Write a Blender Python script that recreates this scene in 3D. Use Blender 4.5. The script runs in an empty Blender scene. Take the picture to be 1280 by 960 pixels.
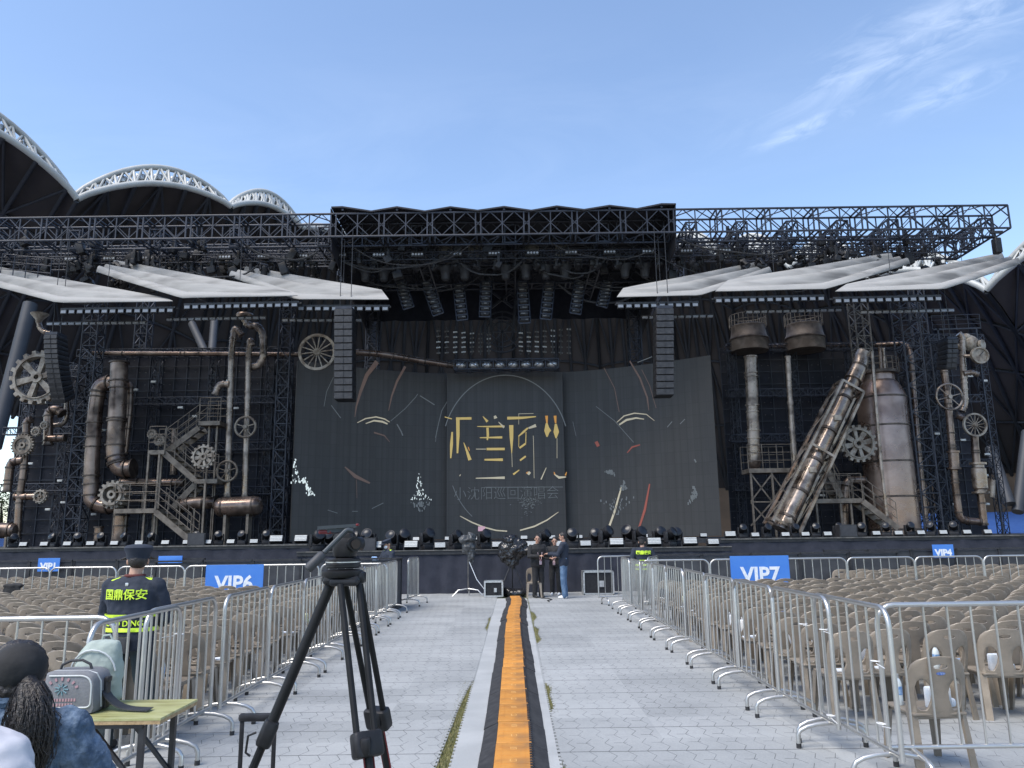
import bpy, bmesh, math, random
from mathutils import Vector, Matrix, Euler
random.seed(7)
R = math.radians
sc = bpy.context.scene
COL = sc.collection
V = Vector
# ------------------------------------------------------------------ camera
FPX, CX, CY = 967.0, 640.0, 480.0
CAMZ = 1.72
PITCH, ROLL = R(11.12), R(0.75)
_f = V((0, math.cos(PITCH), math.sin(PITCH)))
_u0 = V((0, -math.sin(PITCH), math.cos(PITCH)))
_r0 = V((1, 0, 0))
_r = _r0*math.cos(ROLL) - _u0*math.sin(ROLL)
_u = _u0*math.cos(ROLL) + _r0*math.sin(ROLL)
CAM = V((0, 0, CAMZ))
def ray(px, py):
    return _f*FPX + _r*(px-CX) - _u*(py-CY)
def P(px, py, Y):
    """survey point of the photograph at real distance Y in front of the camera"""
    d = ray(px, py)
    return CAM + d*(Y/d.y)
def G(px, py, z=0.0):
    d = ray(px, py)
    return CAM + d*((z-CAMZ)/d.z)
def PX(p):
    q = V(p)-CAM
    zc = q.dot(_f)
    return (CX+FPX*q.dot(_r)/zc, CY-FPX*q.dot(_u)/zc)
def S(Y, z=5.0):
    """metres per photo pixel at distance Y"""
    return (Y*math.cos(PITCH)+(z-CAMZ)*math.sin(PITCH))/FPX

# ------------------------------------------------------------------ mesh builder
class MB:
    def __init__(s):
        s.v, s.f, s.m = [], [], []
        s.mi = 0
    def add(s, vs, fs):
        b = len(s.v)
        s.v.extend([tuple(p) for p in vs])
        for f in fs:
            s.f.append(tuple(b+i for i in f)); s.m.append(s.mi)
    def box(s, c, size, M=None, taper=None):
        hx, hy, hz = size[0]/2, size[1]/2, size[2]/2
        c = V(c)
        vs = []
        for z in (-1, 1):
            t = taper if (taper and z > 0) else (1, 1)
            for x, y in ((-1, -1), (1, -1), (1, 1), (-1, 1)):
                p = V((x*hx*t[0], y*hy*t[1], z*hz))
                if M is not None: p = M @ p
                vs.append(p+c)
        s.add(vs, [(3, 2, 1, 0), (4, 5, 6, 7), (0, 1, 5, 4), (1, 2, 6, 5), (2, 3, 7, 6), (3, 0, 4, 7)])
    def rbox(s, c, size, r=0.02, M=None, n=3):
        """box with rounded vertical edges and a softened top and bottom"""
        hx, hy, hz = size[0]/2, size[1]/2, size[2]/2
        r = min(r, hx*.99, hy*.99, hz*.99)
        def ring(ins, z):
            out = []
            for cx, cy, a0 in ((hx-r, hy-r, 0), (-hx+r, hy-r, 90), (-hx+r, -hy+r, 180), (hx-r, -hy+r, 270)):
                for k in range(n+1):
                    a = R(a0+90*k/n); rr = r-ins
                    out.append(V((cx+rr*math.cos(a), cy+rr*math.sin(a), z)))
            return out
        rings = [ring(r*.7, -hz), ring(r*.2, -hz+r*.3), ring(0, -hz+r), ring(0, hz-r), ring(r*.2, hz-r*.3), ring(r*.7, hz)]
        N = len(rings[0]); vs = []
        for g in rings:
            for p in g:
                vs.append((M @ p if M is not None else p)+V(c))
        fs = []
        for k in range(len(rings)-1):
            for i in range(N):
                j = (i+1) % N
                fs.append((k*N+i, k*N+j, (k+1)*N+j, (k+1)*N+i))
        fs.append(tuple(reversed(range(N)))); fs.append(tuple((len(rings)-1)*N+i for i in range(N)))
        s.add(vs, fs)
    def bar(s, a, b, w, h=None, w2=None):
        a, b = V(a), V(b); h = h or w
        d = (b-a)
        if d.length < 1e-6: return
        d.normalize()
        up = V((0, 0, 1)) if abs(d.z) < .95 else V((0, 1, 0))
        x = d.cross(up).normalized(); y = x.cross(d).normalized()
        k = (w2/w) if w2 else 1
        vs = []
        for p, q in ((a, 1), (b, k)):
            for i, j in ((-1, -1), (1, -1), (1, 1), (-1, 1)):
                vs.append(p+x*(i*w/2*q)+y*(j*h/2*q))
        s.add(vs, [(3, 2, 1, 0), (4, 5, 6, 7), (0, 1, 5, 4), (1, 2, 6, 5), (2, 3, 7, 6), (3, 0, 4, 7)])
    def tube(s, pts, r, n=8, closed=False, caps=True):
        pts = [V(p) for p in pts]
        N = len(pts)
        rs = r if isinstance(r, (list, tuple)) else [r]*N
        T = []
        for i in range(N):
            if closed: t = pts[(i+1) % N]-pts[i-1]
            else: t = pts[min(i+1, N-1)]-pts[max(i-1, 0)]
            T.append(t.normalized() if t.length > 1e-9 else V((0, 0, 1)))
        up = V((0, 0, 1)) if abs(T[0].z) < .9 else V((0, 1, 0))
        x = T[0].cross(up).normalized()
        vs, fs = [], []
        for i in range(N):
            x = (x - T[i]*x.dot(T[i]))
            if x.length < 1e-6: x = T[i].orthogonal()
            x.normalize(); y = T[i].cross(x)
            for k in range(n):
                a = 2*math.pi*k/n
                vs.append(pts[i]+(x*math.cos(a)+y*math.sin(a))*rs[i])
        L = N if closed else N-1
        for i in range(L):
            j = (i+1) % N
            for k in range(n):
                l = (k+1) % n
                fs.append((i*n+k, i*n+l, j*n+l, j*n+k))
        if caps and not closed:
            fs.append(tuple(reversed(range(n)))); fs.append(tuple((N-1)*n+k for k in range(n)))
        s.add(vs, fs)
    def lathe(s, prof, n=20, M=None, cap=True):
        """prof: (radius, z) from bottom to top about local Z"""
        vs, fs = [], []
        for r, z in prof:
            for k in range(n):
                a = 2*math.pi*k/n
                p = V((r*math.cos(a), r*math.sin(a), z))
                vs.append(M @ p if M is not None else p)
        for i in range(len(prof)-1):
            for k in range(n):
                l = (k+1) % n
                fs.append((i*n+k, i*n+l, (i+1)*n+l, (i+1)*n+k))
        if cap:
            if prof[0][0] > 1e-6: fs.append(tuple(reversed(range(n))))
            if prof[-1][0] > 1e-6: fs.append(tuple((len(prof)-1)*n+k for k in range(n)))
        s.add(vs, fs)
    def cyl(s, a, b, r, n=16, r2=None):
        s.tube([a, b], [r, r2 if r2 is not None else r], n)
    def ell(s, c, rad, M=None, n=14, m=9):
        vs, fs = [], []
        for i in range(m+1):
            t = math.pi*i/m
            for k in range(n):
                a = 2*math.pi*k/n
                p = V((rad[0]*math.sin(t)*math.cos(a), rad[1]*math.sin(t)*math.sin(a), -rad[2]*math.cos(t)))
                vs.append((M @ p if M is not None else p)+V(c))
        for i in range(m):
            for k in range(n):
                l = (k+1) % n
                fs.append((i*n+k, i*n+l, (i+1)*n+l, (i+1)*n+k))
        s.add(vs, fs)
    def prism(s, poly, depth, M=None):
        """poly in local XZ, extruded along +Y by depth"""
        n = len(poly); vs = []
        for y in (0, depth):
            for x, z in poly:
                p = V((x, y, z)); vs.append(M @ p if M is not None else p)
        fs = [tuple(range(n)), tuple(reversed(range(n, 2*n)))]
        for i in range(n):
            j = (i+1) % n
            fs.append((j, i, n+i, n+j))
        s.add(vs, fs)
    def sheet(s, rows, thick=0.0, both=True):
        """grid of points; with thickness it becomes a closed slab"""
        n, m = len(rows), len(rows[0])
        vs = [V(p) for r_ in rows for p in r_]
        fs = []
        for i in range(n-1):
            for j in range(m-1):
                fs.append((i*m+j, i*m+j+1, (i+1)*m+j+1, (i+1)*m+j))
        if thick:
            nr = (vs[1]-vs[0]).cross(vs[m]-vs[0]).normalized()
            k = len(vs)
            vs += [p-nr*thick for p in vs]
            fs += [tuple(k+i for i in reversed(f)) for f in fs]
            edge = [i for i in range(m)]+[i*m+m-1 for i in range(1, n)]+[(n-1)*m+j for j in range(m-2, -1, -1)]+[i*m for i in range(n-2, 0, -1)]
            for a in range(len(edge)):
                b = edge[(a+1) % len(edge)]; a_ = edge[a]
                fs.append((b, a_, k+a_, k+b))
        s.add(vs, fs)
    def build(s, name, mat, parent=None, smooth=35, origin=None):
        me = bpy.data.meshes.new(name)
        if parent is not None: off = V(parent.get('_loc', (0, 0, 0)))
        elif origin is not None: off = V(origin)
        elif s.v:
            xs, ys, zs = zip(*s.v)
            off = V(((min(xs)+max(xs))/2, (min(ys)+max(ys))/2, min(zs)))
        else: off = V((0, 0, 0))
        me.from_pydata([(a-off.x, b-off.y, c-off.z) for a, b, c in s.v], [], s.f)
        mats = mat if isinstance(mat, (list, tuple)) else [mat]
        for m in mats: me.materials.append(m)
        if len(mats) > 1: me.polygons.foreach_set('material_index', s.m)
        if smooth:
            me.polygons.foreach_set('use_smooth', [True]*len(me.polygons))
            me.set_sharp_from_angle(angle=R(smooth))
        me.update()
        o = bpy.data.objects.new(name, me); COL.objects.link(o)
        if parent is not None:
            o.parent = parent; o['_loc'] = tuple(off)
        else:
            o.location = off; o['_loc'] = tuple(off)
        return o

def tag(o, label=None, cat=None, group=None, kind=None):
    if label: o['label'] = label
    if cat: o['category'] = cat
    if group: o['group'] = group
    if kind: o['kind'] = kind
    return o
def thing(name, label, cat, loc=(0, 0, 0), group=None):
    o = bpy.data.objects.new(name, None); COL.objects.link(o)
    o.empty_display_size = .2
    o.location = loc; o['_loc'] = tuple(loc)
    return tag(o, label, cat, group)
def kids(o):
    return [c for c in CH.get(o.name, [])] if False else list(o.children)
def copy_tree(o, parent=None):
    c = o.copy(); COL.objects.link(c)
    if parent is not None: c.parent = parent
    for ch in list(o.children): copy_tree(ch, c)
    return c
def place(o, loc, rz=0.0, label=None, group=None, scale=None, rot=None):
    o.location = loc
    o.rotation_euler = rot if rot is not None else (0, 0, rz)
    if scale: o.scale = (scale,)*3 if not isinstance(scale, (tuple, list)) else scale
    if label: o['label'] = label
    if group: o['group'] = group
    return o
ORD = ['zeroth', 'first', 'second', 'third', 'fourth', 'fifth', 'sixth', 'seventh', 'eighth', 'ninth', 'tenth', 'eleventh',
       'twelfth', 'thirteenth', 'fourteenth', 'fifteenth', 'sixteenth', 'seventeenth', 'eighteenth', 'nineteenth', 'twentieth',
       'twenty-first', 'twenty-second', 'twenty-third', 'twenty-fourth', 'twenty-fifth', 'twenty-sixth', 'twenty-seventh', 'twenty-eighth']
def text_mesh(name, txt, size, M, mat, parent, extrude=0.002, align='CENTER', bold=0.0, sx=1.0):
    cu = bpy.data.curves.new(name, 'FONT'); cu.body = txt; cu.size = size
    cu.align_x = align; cu.align_y = 'CENTER'; cu.extrude = extrude; cu.offset = bold
    cu.resolution_u = 3
    t = bpy.data.objects.new(name, cu); COL.objects.link(t)
    dg = bpy.context.evaluated_depsgraph_get()
    me = bpy.data.meshes.new_from_object(t.evaluated_get(dg))
    bpy.data.objects.remove(t); bpy.data.curves.remove(cu)
    me.transform(Matrix.Diagonal((sx, 1, 1, 1)))
    me.transform(M)
    off = V(parent.get('_loc', (0, 0, 0))) if parent is not None else V((0, 0, 0))
    me.transform(Matrix.Translation(-off))
    me.materials.clear(); me.materials.append(mat)
    o = bpy.data.objects.new(name, me); COL.objects.link(o); o.parent = parent
    o['_loc'] = tuple(off)
    return o
def FRONT(c, ang=0.0):
    """matrix that stands a drawing (x right, y up) at c facing the camera side (-Y)"""
    return Matrix.Translation(V(c)) @ Matrix.Rotation(ang, 4, 'Z') @ Matrix.Rotation(R(90), 4, 'X')
def evalmesh(o):
    dg = bpy.context.evaluated_depsgraph_get(); dg.update()
    return bpy.data.meshes.new_from_object(o.evaluated_get(dg))

# ------------------------------------------------------------------ materials
def mat(name, base, rough=.6, metal=0.0, var=None, scale=6.0, bump=0.0, bscale=30.0, spec=.5, detail=4, rvar=0.0, coord='Object', var2=None, scale2=1.0, thr=(.42, .62), emis=None):
    m = bpy.data.materials.new(name); m.use_nodes = True
    nt = m.node_tree; N = nt.nodes; L = nt.links
    b = N['Principled BSDF']
    b.inputs['Roughness'].default_value = rough; b.inputs['Metallic'].default_value = metal
    b.inputs['Specular IOR Level'].default_value = spec
    b.inputs['Base Color'].default_value = (*base, 1)
    tc = N.new('ShaderNodeTexCoord')
    if var or rvar:
        no = N.new('ShaderNodeTexNoise'); no.inputs['Scale'].default_value = scale; no.inputs['Detail'].default_value = detail
        no.inputs['Roughness'].default_value = .62
        L.new(tc.outputs[coord], no.inputs['Vector'])
        mr = N.new('ShaderNodeMapRange'); mr.inputs['From Min'].default_value = thr[0]; mr.inputs['From Max'].default_value = thr[1]
        L.new(no.outputs['Fac'], mr.inputs['Value'])
    if var:
        mx = N.new('ShaderNodeMix'); mx.data_type = 'RGBA'
        mx.inputs['A'].default_value = (*base, 1); mx.inputs['B'].default_value = (*var, 1)
        L.new(mr.outputs['Result'], mx.inputs['Factor'])
        last = mx.outputs['Result']
        if var2:
            n2 = N.new('ShaderNodeTexNoise'); n2.inputs['Scale'].default_value = scale2; n2.inputs['Detail'].default_value = 3
            L.new(tc.outputs[coord], n2.inputs['Vector'])
            m2 = N.new('ShaderNodeMapRange'); m2.inputs['From Min'].default_value = .5; m2.inputs['From Max'].default_value = .68
            L.new(n2.outputs['Fac'], m2.inputs['Value'])
            mx2 = N.new('ShaderNodeMix'); mx2.data_type = 'RGBA'; mx2.inputs['B'].default_value = (*var2, 1)
            L.new(last, mx2.inputs['A']); L.new(m2.outputs['Result'], mx2.inputs['Factor'])
            last = mx2.outputs['Result']
        L.new(last, b.inputs['Base Color'])
    if rvar:
        r2 = N.new('ShaderNodeMapRange'); r2.inputs['To Min'].default_value = max(.05, rough-rvar); r2.inputs['To Max'].default_value = min(1, rough+rvar)
        L.new(mr.outputs['Result'], r2.inputs['Value']); L.new(r2.outputs['Result'], b.inputs['Roughness'])
    if bump:
        nb = N.new('ShaderNodeTexNoise'); nb.inputs['Scale'].default_value = bscale; nb.inputs['Detail'].default_value = 5
        L.new(tc.outputs[coord], nb.inputs['Vector'])
        bp = N.new('ShaderNodeBump'); bp.inputs['Strength'].default_value = bump; bp.inputs['Distance'].default_value = .02
        L.new(nb.outputs['Fac'], bp.inputs['Height']); L.new(bp.outputs['Normal'], b.inputs['Normal'])
    if emis:
        b.inputs['Emission Color'].default_value = (*emis[0], 1); b.inputs['Emission Strength'].default_value = emis[1]
    return m
def vary(m, amt):
    '''each copy of an object gets its own slightly lighter or darker tone'''
    nt = m.node_tree; b = nt.nodes['Principled BSDF']; oi = nt.nodes.new('ShaderNodeObjectInfo'); hs = nt.nodes.new('ShaderNodeHueSaturation')
    mr = nt.nodes.new('ShaderNodeMapRange'); mr.inputs['To Min'].default_value = 1-amt; mr.inputs['To Max'].default_value = 1+amt
    nt.links.new(oi.outputs['Random'], mr.inputs['Value']); nt.links.new(mr.outputs[0], hs.inputs['Value'])
    src = b.inputs['Base Color'].links[0].from_socket; nt.links.new(src, hs.inputs['Color']); nt.links.new(hs.outputs[0], b.inputs['Base Color'])
M_ = {}
M_['chrome'] = mat('brushed_steel', (.56, .55, .53), .36, .85, var=(.45, .44, .42), scale=2.5, rvar=.08)
M_['chair'] = mat('beige_plastic', (.25, .208, .163), .38, var=(.20, .168, .131), scale=5, bump=.08, bscale=60, rvar=.1)
vary(M_['chair'], .13)
M_['rubber'] = mat('black_rubber', (.018, .018, .02), .75, var=(.035, .035, .037), scale=12)
M_['black'] = mat('black_paint', (.014, .014, .017), .5, var=(.03, .03, .033), scale=8)
M_['blackplastic'] = mat('black_plastic', (.014, .014, .016), .45, spec=.3, var=(.024, .024, .027), scale=14, bump=.05)
M_['drape'] = mat('black_drape', (.017, .020, .032), .9, var=(.026, .029, .043), scale=3, bump=.3, bscale=14)
M_['truss'] = mat('dark_truss_paint', (.030, .035, .050), .5, .25, var=(.018, .021, .031), scale=3)
M_['trussgrey'] = mat('worn_and_sunlit_steel', (.15, .14, .13), .5, .4, var=(.07, .07, .07), scale=4)  # worn steel; also the painted sunlit tower and the ladder glints
M_['pipe'] = mat('bronzed_pipe', (.16, .112, .09), .36, .7, var=(.29, .23, .195), scale=1.5, var2=(.045, .032, .027), scale2=1.1, bump=.3, bscale=4, rvar=.13, thr=(.42, .7))
M_['pipepale'] = mat('worn_bronze_pipe', (.21, .165, .135), .36, .7, var=(.37, .315, .275), scale=2.0, var2=(.05, .037, .03), scale2=1.4, bump=.25, bscale=9, rvar=.14)
M_['gear'] = mat('weathered_cog_paint', (.30, .27, .23), .6, .2, var=(.14, .11, .085), scale=3.5, bump=.2, bscale=18)
M_['geardark'] = mat('dark_cog_paint', (.115, .09, .07), .55, .35, var=(.23, .2, .165), scale=3.5, bump=.2, bscale=18)
M_['flange'] = mat('dark_flange', (.045, .034, .029), .45, .5, var=(.11, .085, .07), scale=4)
M_['stair'] = mat('taupe_steel', (.19, .16, .13), .55, .3, var=(.1, .082, .066), scale=3)
M_['white'] = mat('white_paint', (.40, .41, .40), .45, var=(.31, .315, .305), scale=.35)
M_['lampface'] = mat('strobe_face', (.50, .51, .50), .35, var=(.40, .42, .42), scale=20)
M_['lens'] = mat('dark_lens', (.008, .010, .015), .3, 0, spec=.4)
M_['silver'] = mat('aluminium_edge', (.6, .6, .6), .35, .8, var=(.45, .45, .45), scale=20)
M_['skin'] = mat('skin', (.45, .27, .19), .55, var=(.38, .2, .14), scale=9)
M_['hair'] = mat('black_hair', (.012, .010, .010), .45, var=(.028, .022, .02), scale=30, bump=.4, bscale=90)
M_['whitecloth'] = mat('white_cotton', (.56, .56, .60), .9, var=(.47, .47, .52), scale=4, bump=.3, bscale=7)
M_['paper'] = mat('white_paper', (.78, .79, .8), .7, var=(.62, .68, .75), scale=12)
M_['greenpaper'] = mat('printed_leaflet', (.62, .64, .33), .7, var=(.8, .8, .7), scale=25)
M_['bluepaper'] = mat('blue_leaflet', (.12, .28, .55), .6, var=(.5, .6, .75), scale=20)
M_['blue'] = mat('blue_sign_vinyl', (.05, .19, .60), .45, var=(.065, .215, .60), scale=2, bump=.25, bscale=3)
M_['vest'] = mat('lime_reflective', (.62, .86, .05), .5, emis=None)
# ================================================================== ground
def ground_tile_mat():
    m = bpy.data.materials.new('grey_floor_tile'); m.use_nodes = True
    nt = m.node_tree; N = nt.nodes; L = nt.links; b = N['Principled BSDF']
    b.inputs['Roughness'].default_value = .62
    tc = N.new('ShaderNodeTexCoord'); sp = N.new('ShaderNodeSeparateXYZ'); L.new(tc.outputs['Object'], sp.inputs[0])
    def mth(op, a, c=None, d=None):
        n = N.new('ShaderNodeMath'); n.operation = op
        for i, q in enumerate((a, c, d)):
            if q is None: continue
            if isinstance(q, (int, float)): n.inputs[i].default_value = q
            else: L.new(q, n.inputs[i])
        return n.outputs[0]
    X, Y = sp.outputs[0], sp.outputs[1]
    nz = N.new('ShaderNodeTexNoise'); nz.inputs['Scale'].default_value = 1.1; L.new(tc.outputs['Object'], nz.inputs['Vector'])
    warp = mth('MULTIPLY', mth('SUBTRACT', nz.outputs['Fac'], .5), .035)
    Yw = mth('ADD', Y, warp)
    row = mth('FLOOR', mth('DIVIDE', Yw, .78))
    fy = mth('FRACT', mth('DIVIDE', Yw, .78))
    seam = mth('LESS_THAN', mth('ABSOLUTE', mth('SUBTRACT', fy, .5)), .009)       # long cross seam
    zig = mth('PINGPONG', mth('MULTIPLY', Y, 1.0), .13)                              # running zigzag of the interlocking panels
    Xz = mth('ADD', mth('ADD', X, mth('MULTIPLY', zig, .42)), mth('MULTIPLY', row, .047))
    fx = mth('FRACT', mth('DIVIDE', Xz, .155))
    lin = mth('LESS_THAN', mth('ABSOLUTE', mth('SUBTRACT', fx, .5)), .016)
    fy2 = mth('FRACT', mth('DIVIDE', Y, .26))
    tick = mth('MULTIPLY', mth('LESS_THAN', mth('ABSOLUTE', mth('SUBTRACT', fy2, .5)), .016), mth('LESS_THAN', mth('FRACT', mth('DIVIDE', Xz, .31)), .34))
    n2 = N.new('ShaderNodeTexNoise'); n2.inputs['Scale'].default_value = 1.7; n2.inputs['Detail'].default_value = 5; L.new(tc.outputs['Object'], n2.inputs['Vector'])
    gate = N.new('ShaderNodeMapRange'); gate.inputs['From Min'].default_value = .36; gate.inputs['From Max'].default_value = .58
    gate.inputs['To Min'].default_value = .45; L.new(n2.outputs['Fac'], gate.inputs['Value'])
    lines = mth('MAXIMUM', mth('MULTIPLY', mth('MAXIMUM', lin, tick), mth('MULTIPLY', gate.outputs[0], .85)), mth('MULTIPLY', seam, .85))
    wn = N.new('ShaderNodeTexWhiteNoise'); wn.noise_dimensions = '2D'
    cb = N.new('ShaderNodeCombineXYZ'); L.new(row, cb.inputs[0]); L.new(mth('FLOOR', mth('DIVIDE', X, 1.24)), cb.inputs[1]); L.new(cb.outputs[0], wn.inputs['Vector'])
    n3 = N.new('ShaderNodeTexNoise'); n3.inputs['Scale'].default_value = .8; n3.inputs['Detail'].default_value = 7; n3.inputs['Roughness'].default_value = .65; L.new(tc.outputs['Object'], n3.inputs['Vector'])
    n4 = N.new('ShaderNodeTexNoise'); n4.inputs['Scale'].default_value = 55; n4.inputs['Detail'].default_value = 3; L.new(tc.outputs['Object'], n4.inputs['Vector'])
    tone = mth('ADD', mth('MULTIPLY', wn.outputs['Value'], .13), mth('ADD', mth('MULTIPLY', n3.outputs['Fac'], .46), mth('MULTIPLY', n4.outputs['Fac'], .22)))
    cr = N.new('ShaderNodeValToRGB'); e = cr.color_ramp.elements
    e[0].position = .2; e[0].color = (.20, .21, .213, 1); e[1].position = .58; e[1].color = (.385, .395, .395, 1)
    L.new(tone, cr.inputs[0])
    mx = N.new('ShaderNodeMix'); mx.data_type = 'RGBA'; L.new(cr.outputs[0], mx.inputs['A']); mx.inputs['B'].default_value = (.035, .035, .037, 1)
    L.new(lines, mx.inputs['Factor']); L.new(mx.outputs['Result'], b.inputs['Base Color'])
    bp = N.new('ShaderNodeBump'); bp.inputs['Strength'].default_value = .5; bp.inputs['Distance'].default_value = .006
    L.new(mth('SUBTRACT', mth('MULTIPLY', n4.outputs['Fac'], .25), lines), bp.inputs['Height']); L.new(bp.outputs['Normal'], b.inputs['Normal'])
    return m
M_['tile'] = ground_tile_mat()
M_['strip'] = mat('pale_strip_tile', (.33, .34, .342), .6, var=(.39, .40, .40), scale=1.3, bump=.25, bscale=55, detail=7)
M_['turf'] = mat('worn_turf', (.10, .115, .055), .95, var=(.17, .16, .09), scale=9, bump=.6, bscale=60)
M_['grass'] = mat('grass_blade', (.17, .17, .06), .7, var=(.27, .24, .11), scale=14)
M_['concrete'] = mat('dark_track', (.12, .12, .12), .9, var=(.17, .165, .155), scale=.4, bump=.3)

b = MB(); b.add([(-400, -300, -.01), (400, -300, -.01), (400, 900, -.01), (-400, 900, -.01)], [(0, 1, 2, 3)])
tag(b.build('ground', M_['concrete'], smooth=0), kind='structure')
b = MB(); b.add([(-24, -6, 0), (24, -6, 0), (24, 27, 0), (-24, 27, 0)], [(0, 1, 2, 3)])
tag(b.build('turf', M_['turf'], smooth=0), kind='structure')

def flat_slab(name, poly, z, m, t=.02, teeth=None):
    """floor panels: a slab with a small interlocking tab every few centimetres along its inner edge"""
    b = MB(); n = len(poly)
    vs = [(x, y, z) for x, y in poly]+[(x, y, z-t) for x, y in poly]
    b.add(vs, [tuple(range(n)), tuple(reversed(range(n, 2*n)))]+[(i, n+i, n+(i+1) % n, (i+1) % n) for i in range(n)])
    if teeth:
        sgn, pts = teeth
        for (x0, y0), (x1, y1) in zip(pts, pts[1:]):
            L = math.hypot(x1-x0, y1-y0); k = int(L/.105)
            for i in range(k):
                f = (i+.5)/k
                b.box((x0+(x1-x0)*f+sgn*.007, y0+(y1-y0)*f, z-t/2), (.022, .05, t*.98))
    return tag(b.build(name, m, smooth=0, origin=(0, 0, 0)), kind='structure')
LE = [(-.665, 2), (-.645, 5), (-.625, 6.4), (-.60, 8.2), (-.57, 9.2), (-.512, 9.9), (-.512, 14.6), (-.585, 15.3), (-.56, 16.4), (-.58, 17.0), (-.512, 17.5), (-.512, 25)]
RE = [(.335, 2), (.335, 6.0), (.40, 6.05), (.345, 6.5), (.342, 8.0), (.395, 8.35), (.38, 8.9), (.41, 9.3), (.345, 9.7), (.36, 13), (.45, 13.5), (.42, 14.3), (.46, 15.0), (.38, 15.5), (.40, 16.4), (.48, 17.1), (.45, 18.1), (.38, 18.6), (.38, 25)]
flat_slab('floor_tiles', [(-23, 2)]+LE+[(-23, 25)], .022, M_['tile'], teeth=(1, LE))
flat_slab('floor_tiles', [(23, 25)]+RE[::-1]+[(23, 2)], .022, M_['tile'], teeth=(-1, RE))
flat_slab('floor_strip', [(-.50, 2), (-.02, 2), (-.02, 22.3), (-.50, 22.3)], .018, M_['strip'], t=.018, teeth=(-1, [(-.5, 2), (-.5, 22)]))
flat_slab('floor_strip', [(.0, 2), (.325, 2), (.325, 22.3), (.0, 22.3)], .0185, M_['strip'], t=.0185, teeth=(1, [(.325, 2), (.325, 22)]))
b = MB()
rg = random.Random(3)
def tuft(x, y, h):
    a = rg.random()*6.28; w = .004
    dx, dy = math.cos(a)*w, math.sin(a)*w
    b.add([(x-dx, y-dy, 0), (x+dx, y+dy, 0), (x+rg.uniform(-.012, .012), y+rg.uniform(-.012, .012), h)], [(0, 1, 2)])
for x0, x1, y0, y1, n in ((-.64, -.505, 4.5, 9.8, 7000), (-.59, -.505, 14.7, 17.4, 1000), (.33, .41, 8.05, 9.6, 1300), (.34, .47, 13, 15.4, 1100), (.36, .48, 16.6, 18.4, 700), (-2.4, -.6, 24.0, 24.7, 1800), (1.2, 3, 24.1, 24.8, 1200)):
    for _ in range(n): tuft(rg.uniform(x0, x1), rg.uniform(y0, y1), rg.uniform(.012, .032))
tag(b.build('grass', M_['grass'], smooth=0), 'thin worn grass showing in the open gaps between floor tiles', 'grass', kind='stuff')

# ================================================================== cable ramp
M_['orange'] = mat('orange_lid_plastic', (.58, .26, .055), .5, var=(.50, .215, .045), scale=5, var2=(.34, .17, .06), scale2=3.2, bump=.12, bscale=50)
vary(M_['orange'], .12)
M_['orangemark'] = mat('worn_lid_mark', (.68, .42, .16), .6, var=(.55, .27, .06), scale=30)
def ramp_x(y):      # the run bends a little before the stage
    return -.025+.06*math.exp(-((y-20.6)/2.0)**2)*1.2 - (.0 if y < 20 else .0)
def make_ramp():
    t = thing('cable_ramp', '', 'cable ramp')
    L = .735
    b = MB()
    sec = [(-.27, 0), (-.265, .008), (-.15, .060), (-.145, .062), (-.145, .050), (.145, .050), (.145, .062), (.15, .060), (.265, .008), (.27, 0)]
    n = len(sec)
    for y0, y1 in ((-L/2, L/2-.006),):
        b.add([(x, y, z) for y in (y0, y1) for x, z in sec],
              [tuple(range(n)), tuple(reversed(range(n, 2*n)))]+[(i, n+i, n+(i+1) % n, (i+1) % n) for i in range(n)])
    b.build('rubber_base', M_['rubber'], t, smooth=0)
    b = MB(); b.rbox((0, -.003, .062), (.284, L-.026, .022), .006)
    for k in (-.22, .0, .22): b.box((0, k, .0735), (.25, .004, .003))
    for k in (-.09, .09): b.box((k, 0, .0735), (.003, L*.8, .003))
    b.build('lid', M_['orange'], t, smooth=30)
    b = MB()
    for k in (-.16, .17):
        b.box((0, k, .0745), (.05, .006, .0025)); b.box((0, k+.05, .0745), (.05, .006, .0025)); b.box((-.022, k+.025, .0745), (.006, .045, .0025)); b.box((.022, k+.025, .0745), (.006, .03, .0025))
    b.build('lid_mark', M_['orangemark'], t, smooth=0)
    b = MB()
    for k in range(10):
        b.box((.1365, -L/2+.05+k*.07, .0705), (.026, .034, .018))
    b.box((.1295, 0, .060), (.006, L-.04, .02)); b.build('hinge_teeth', M_['black'], t, smooth=0)
    return t
r0 = make_ramp()
for i in range(25):
    o = r0 if i == 0 else copy_tree(r0)
    y = 4.05+.74*i
    place(o, (ramp_x(y)+rg.uniform(-.009, .009), y+rg.uniform(-.006, .006), .0195+.0015*(i % 2)+.004*rg.random()), -(ramp_x(y+.3)-ramp_x(y-.3))/.6+rg.uniform(-.006, .006),
          'orange and black cable ramp section on the aisle floor, %s from the camera end' % ORD[i+1], 'cable ramp sections')

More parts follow.
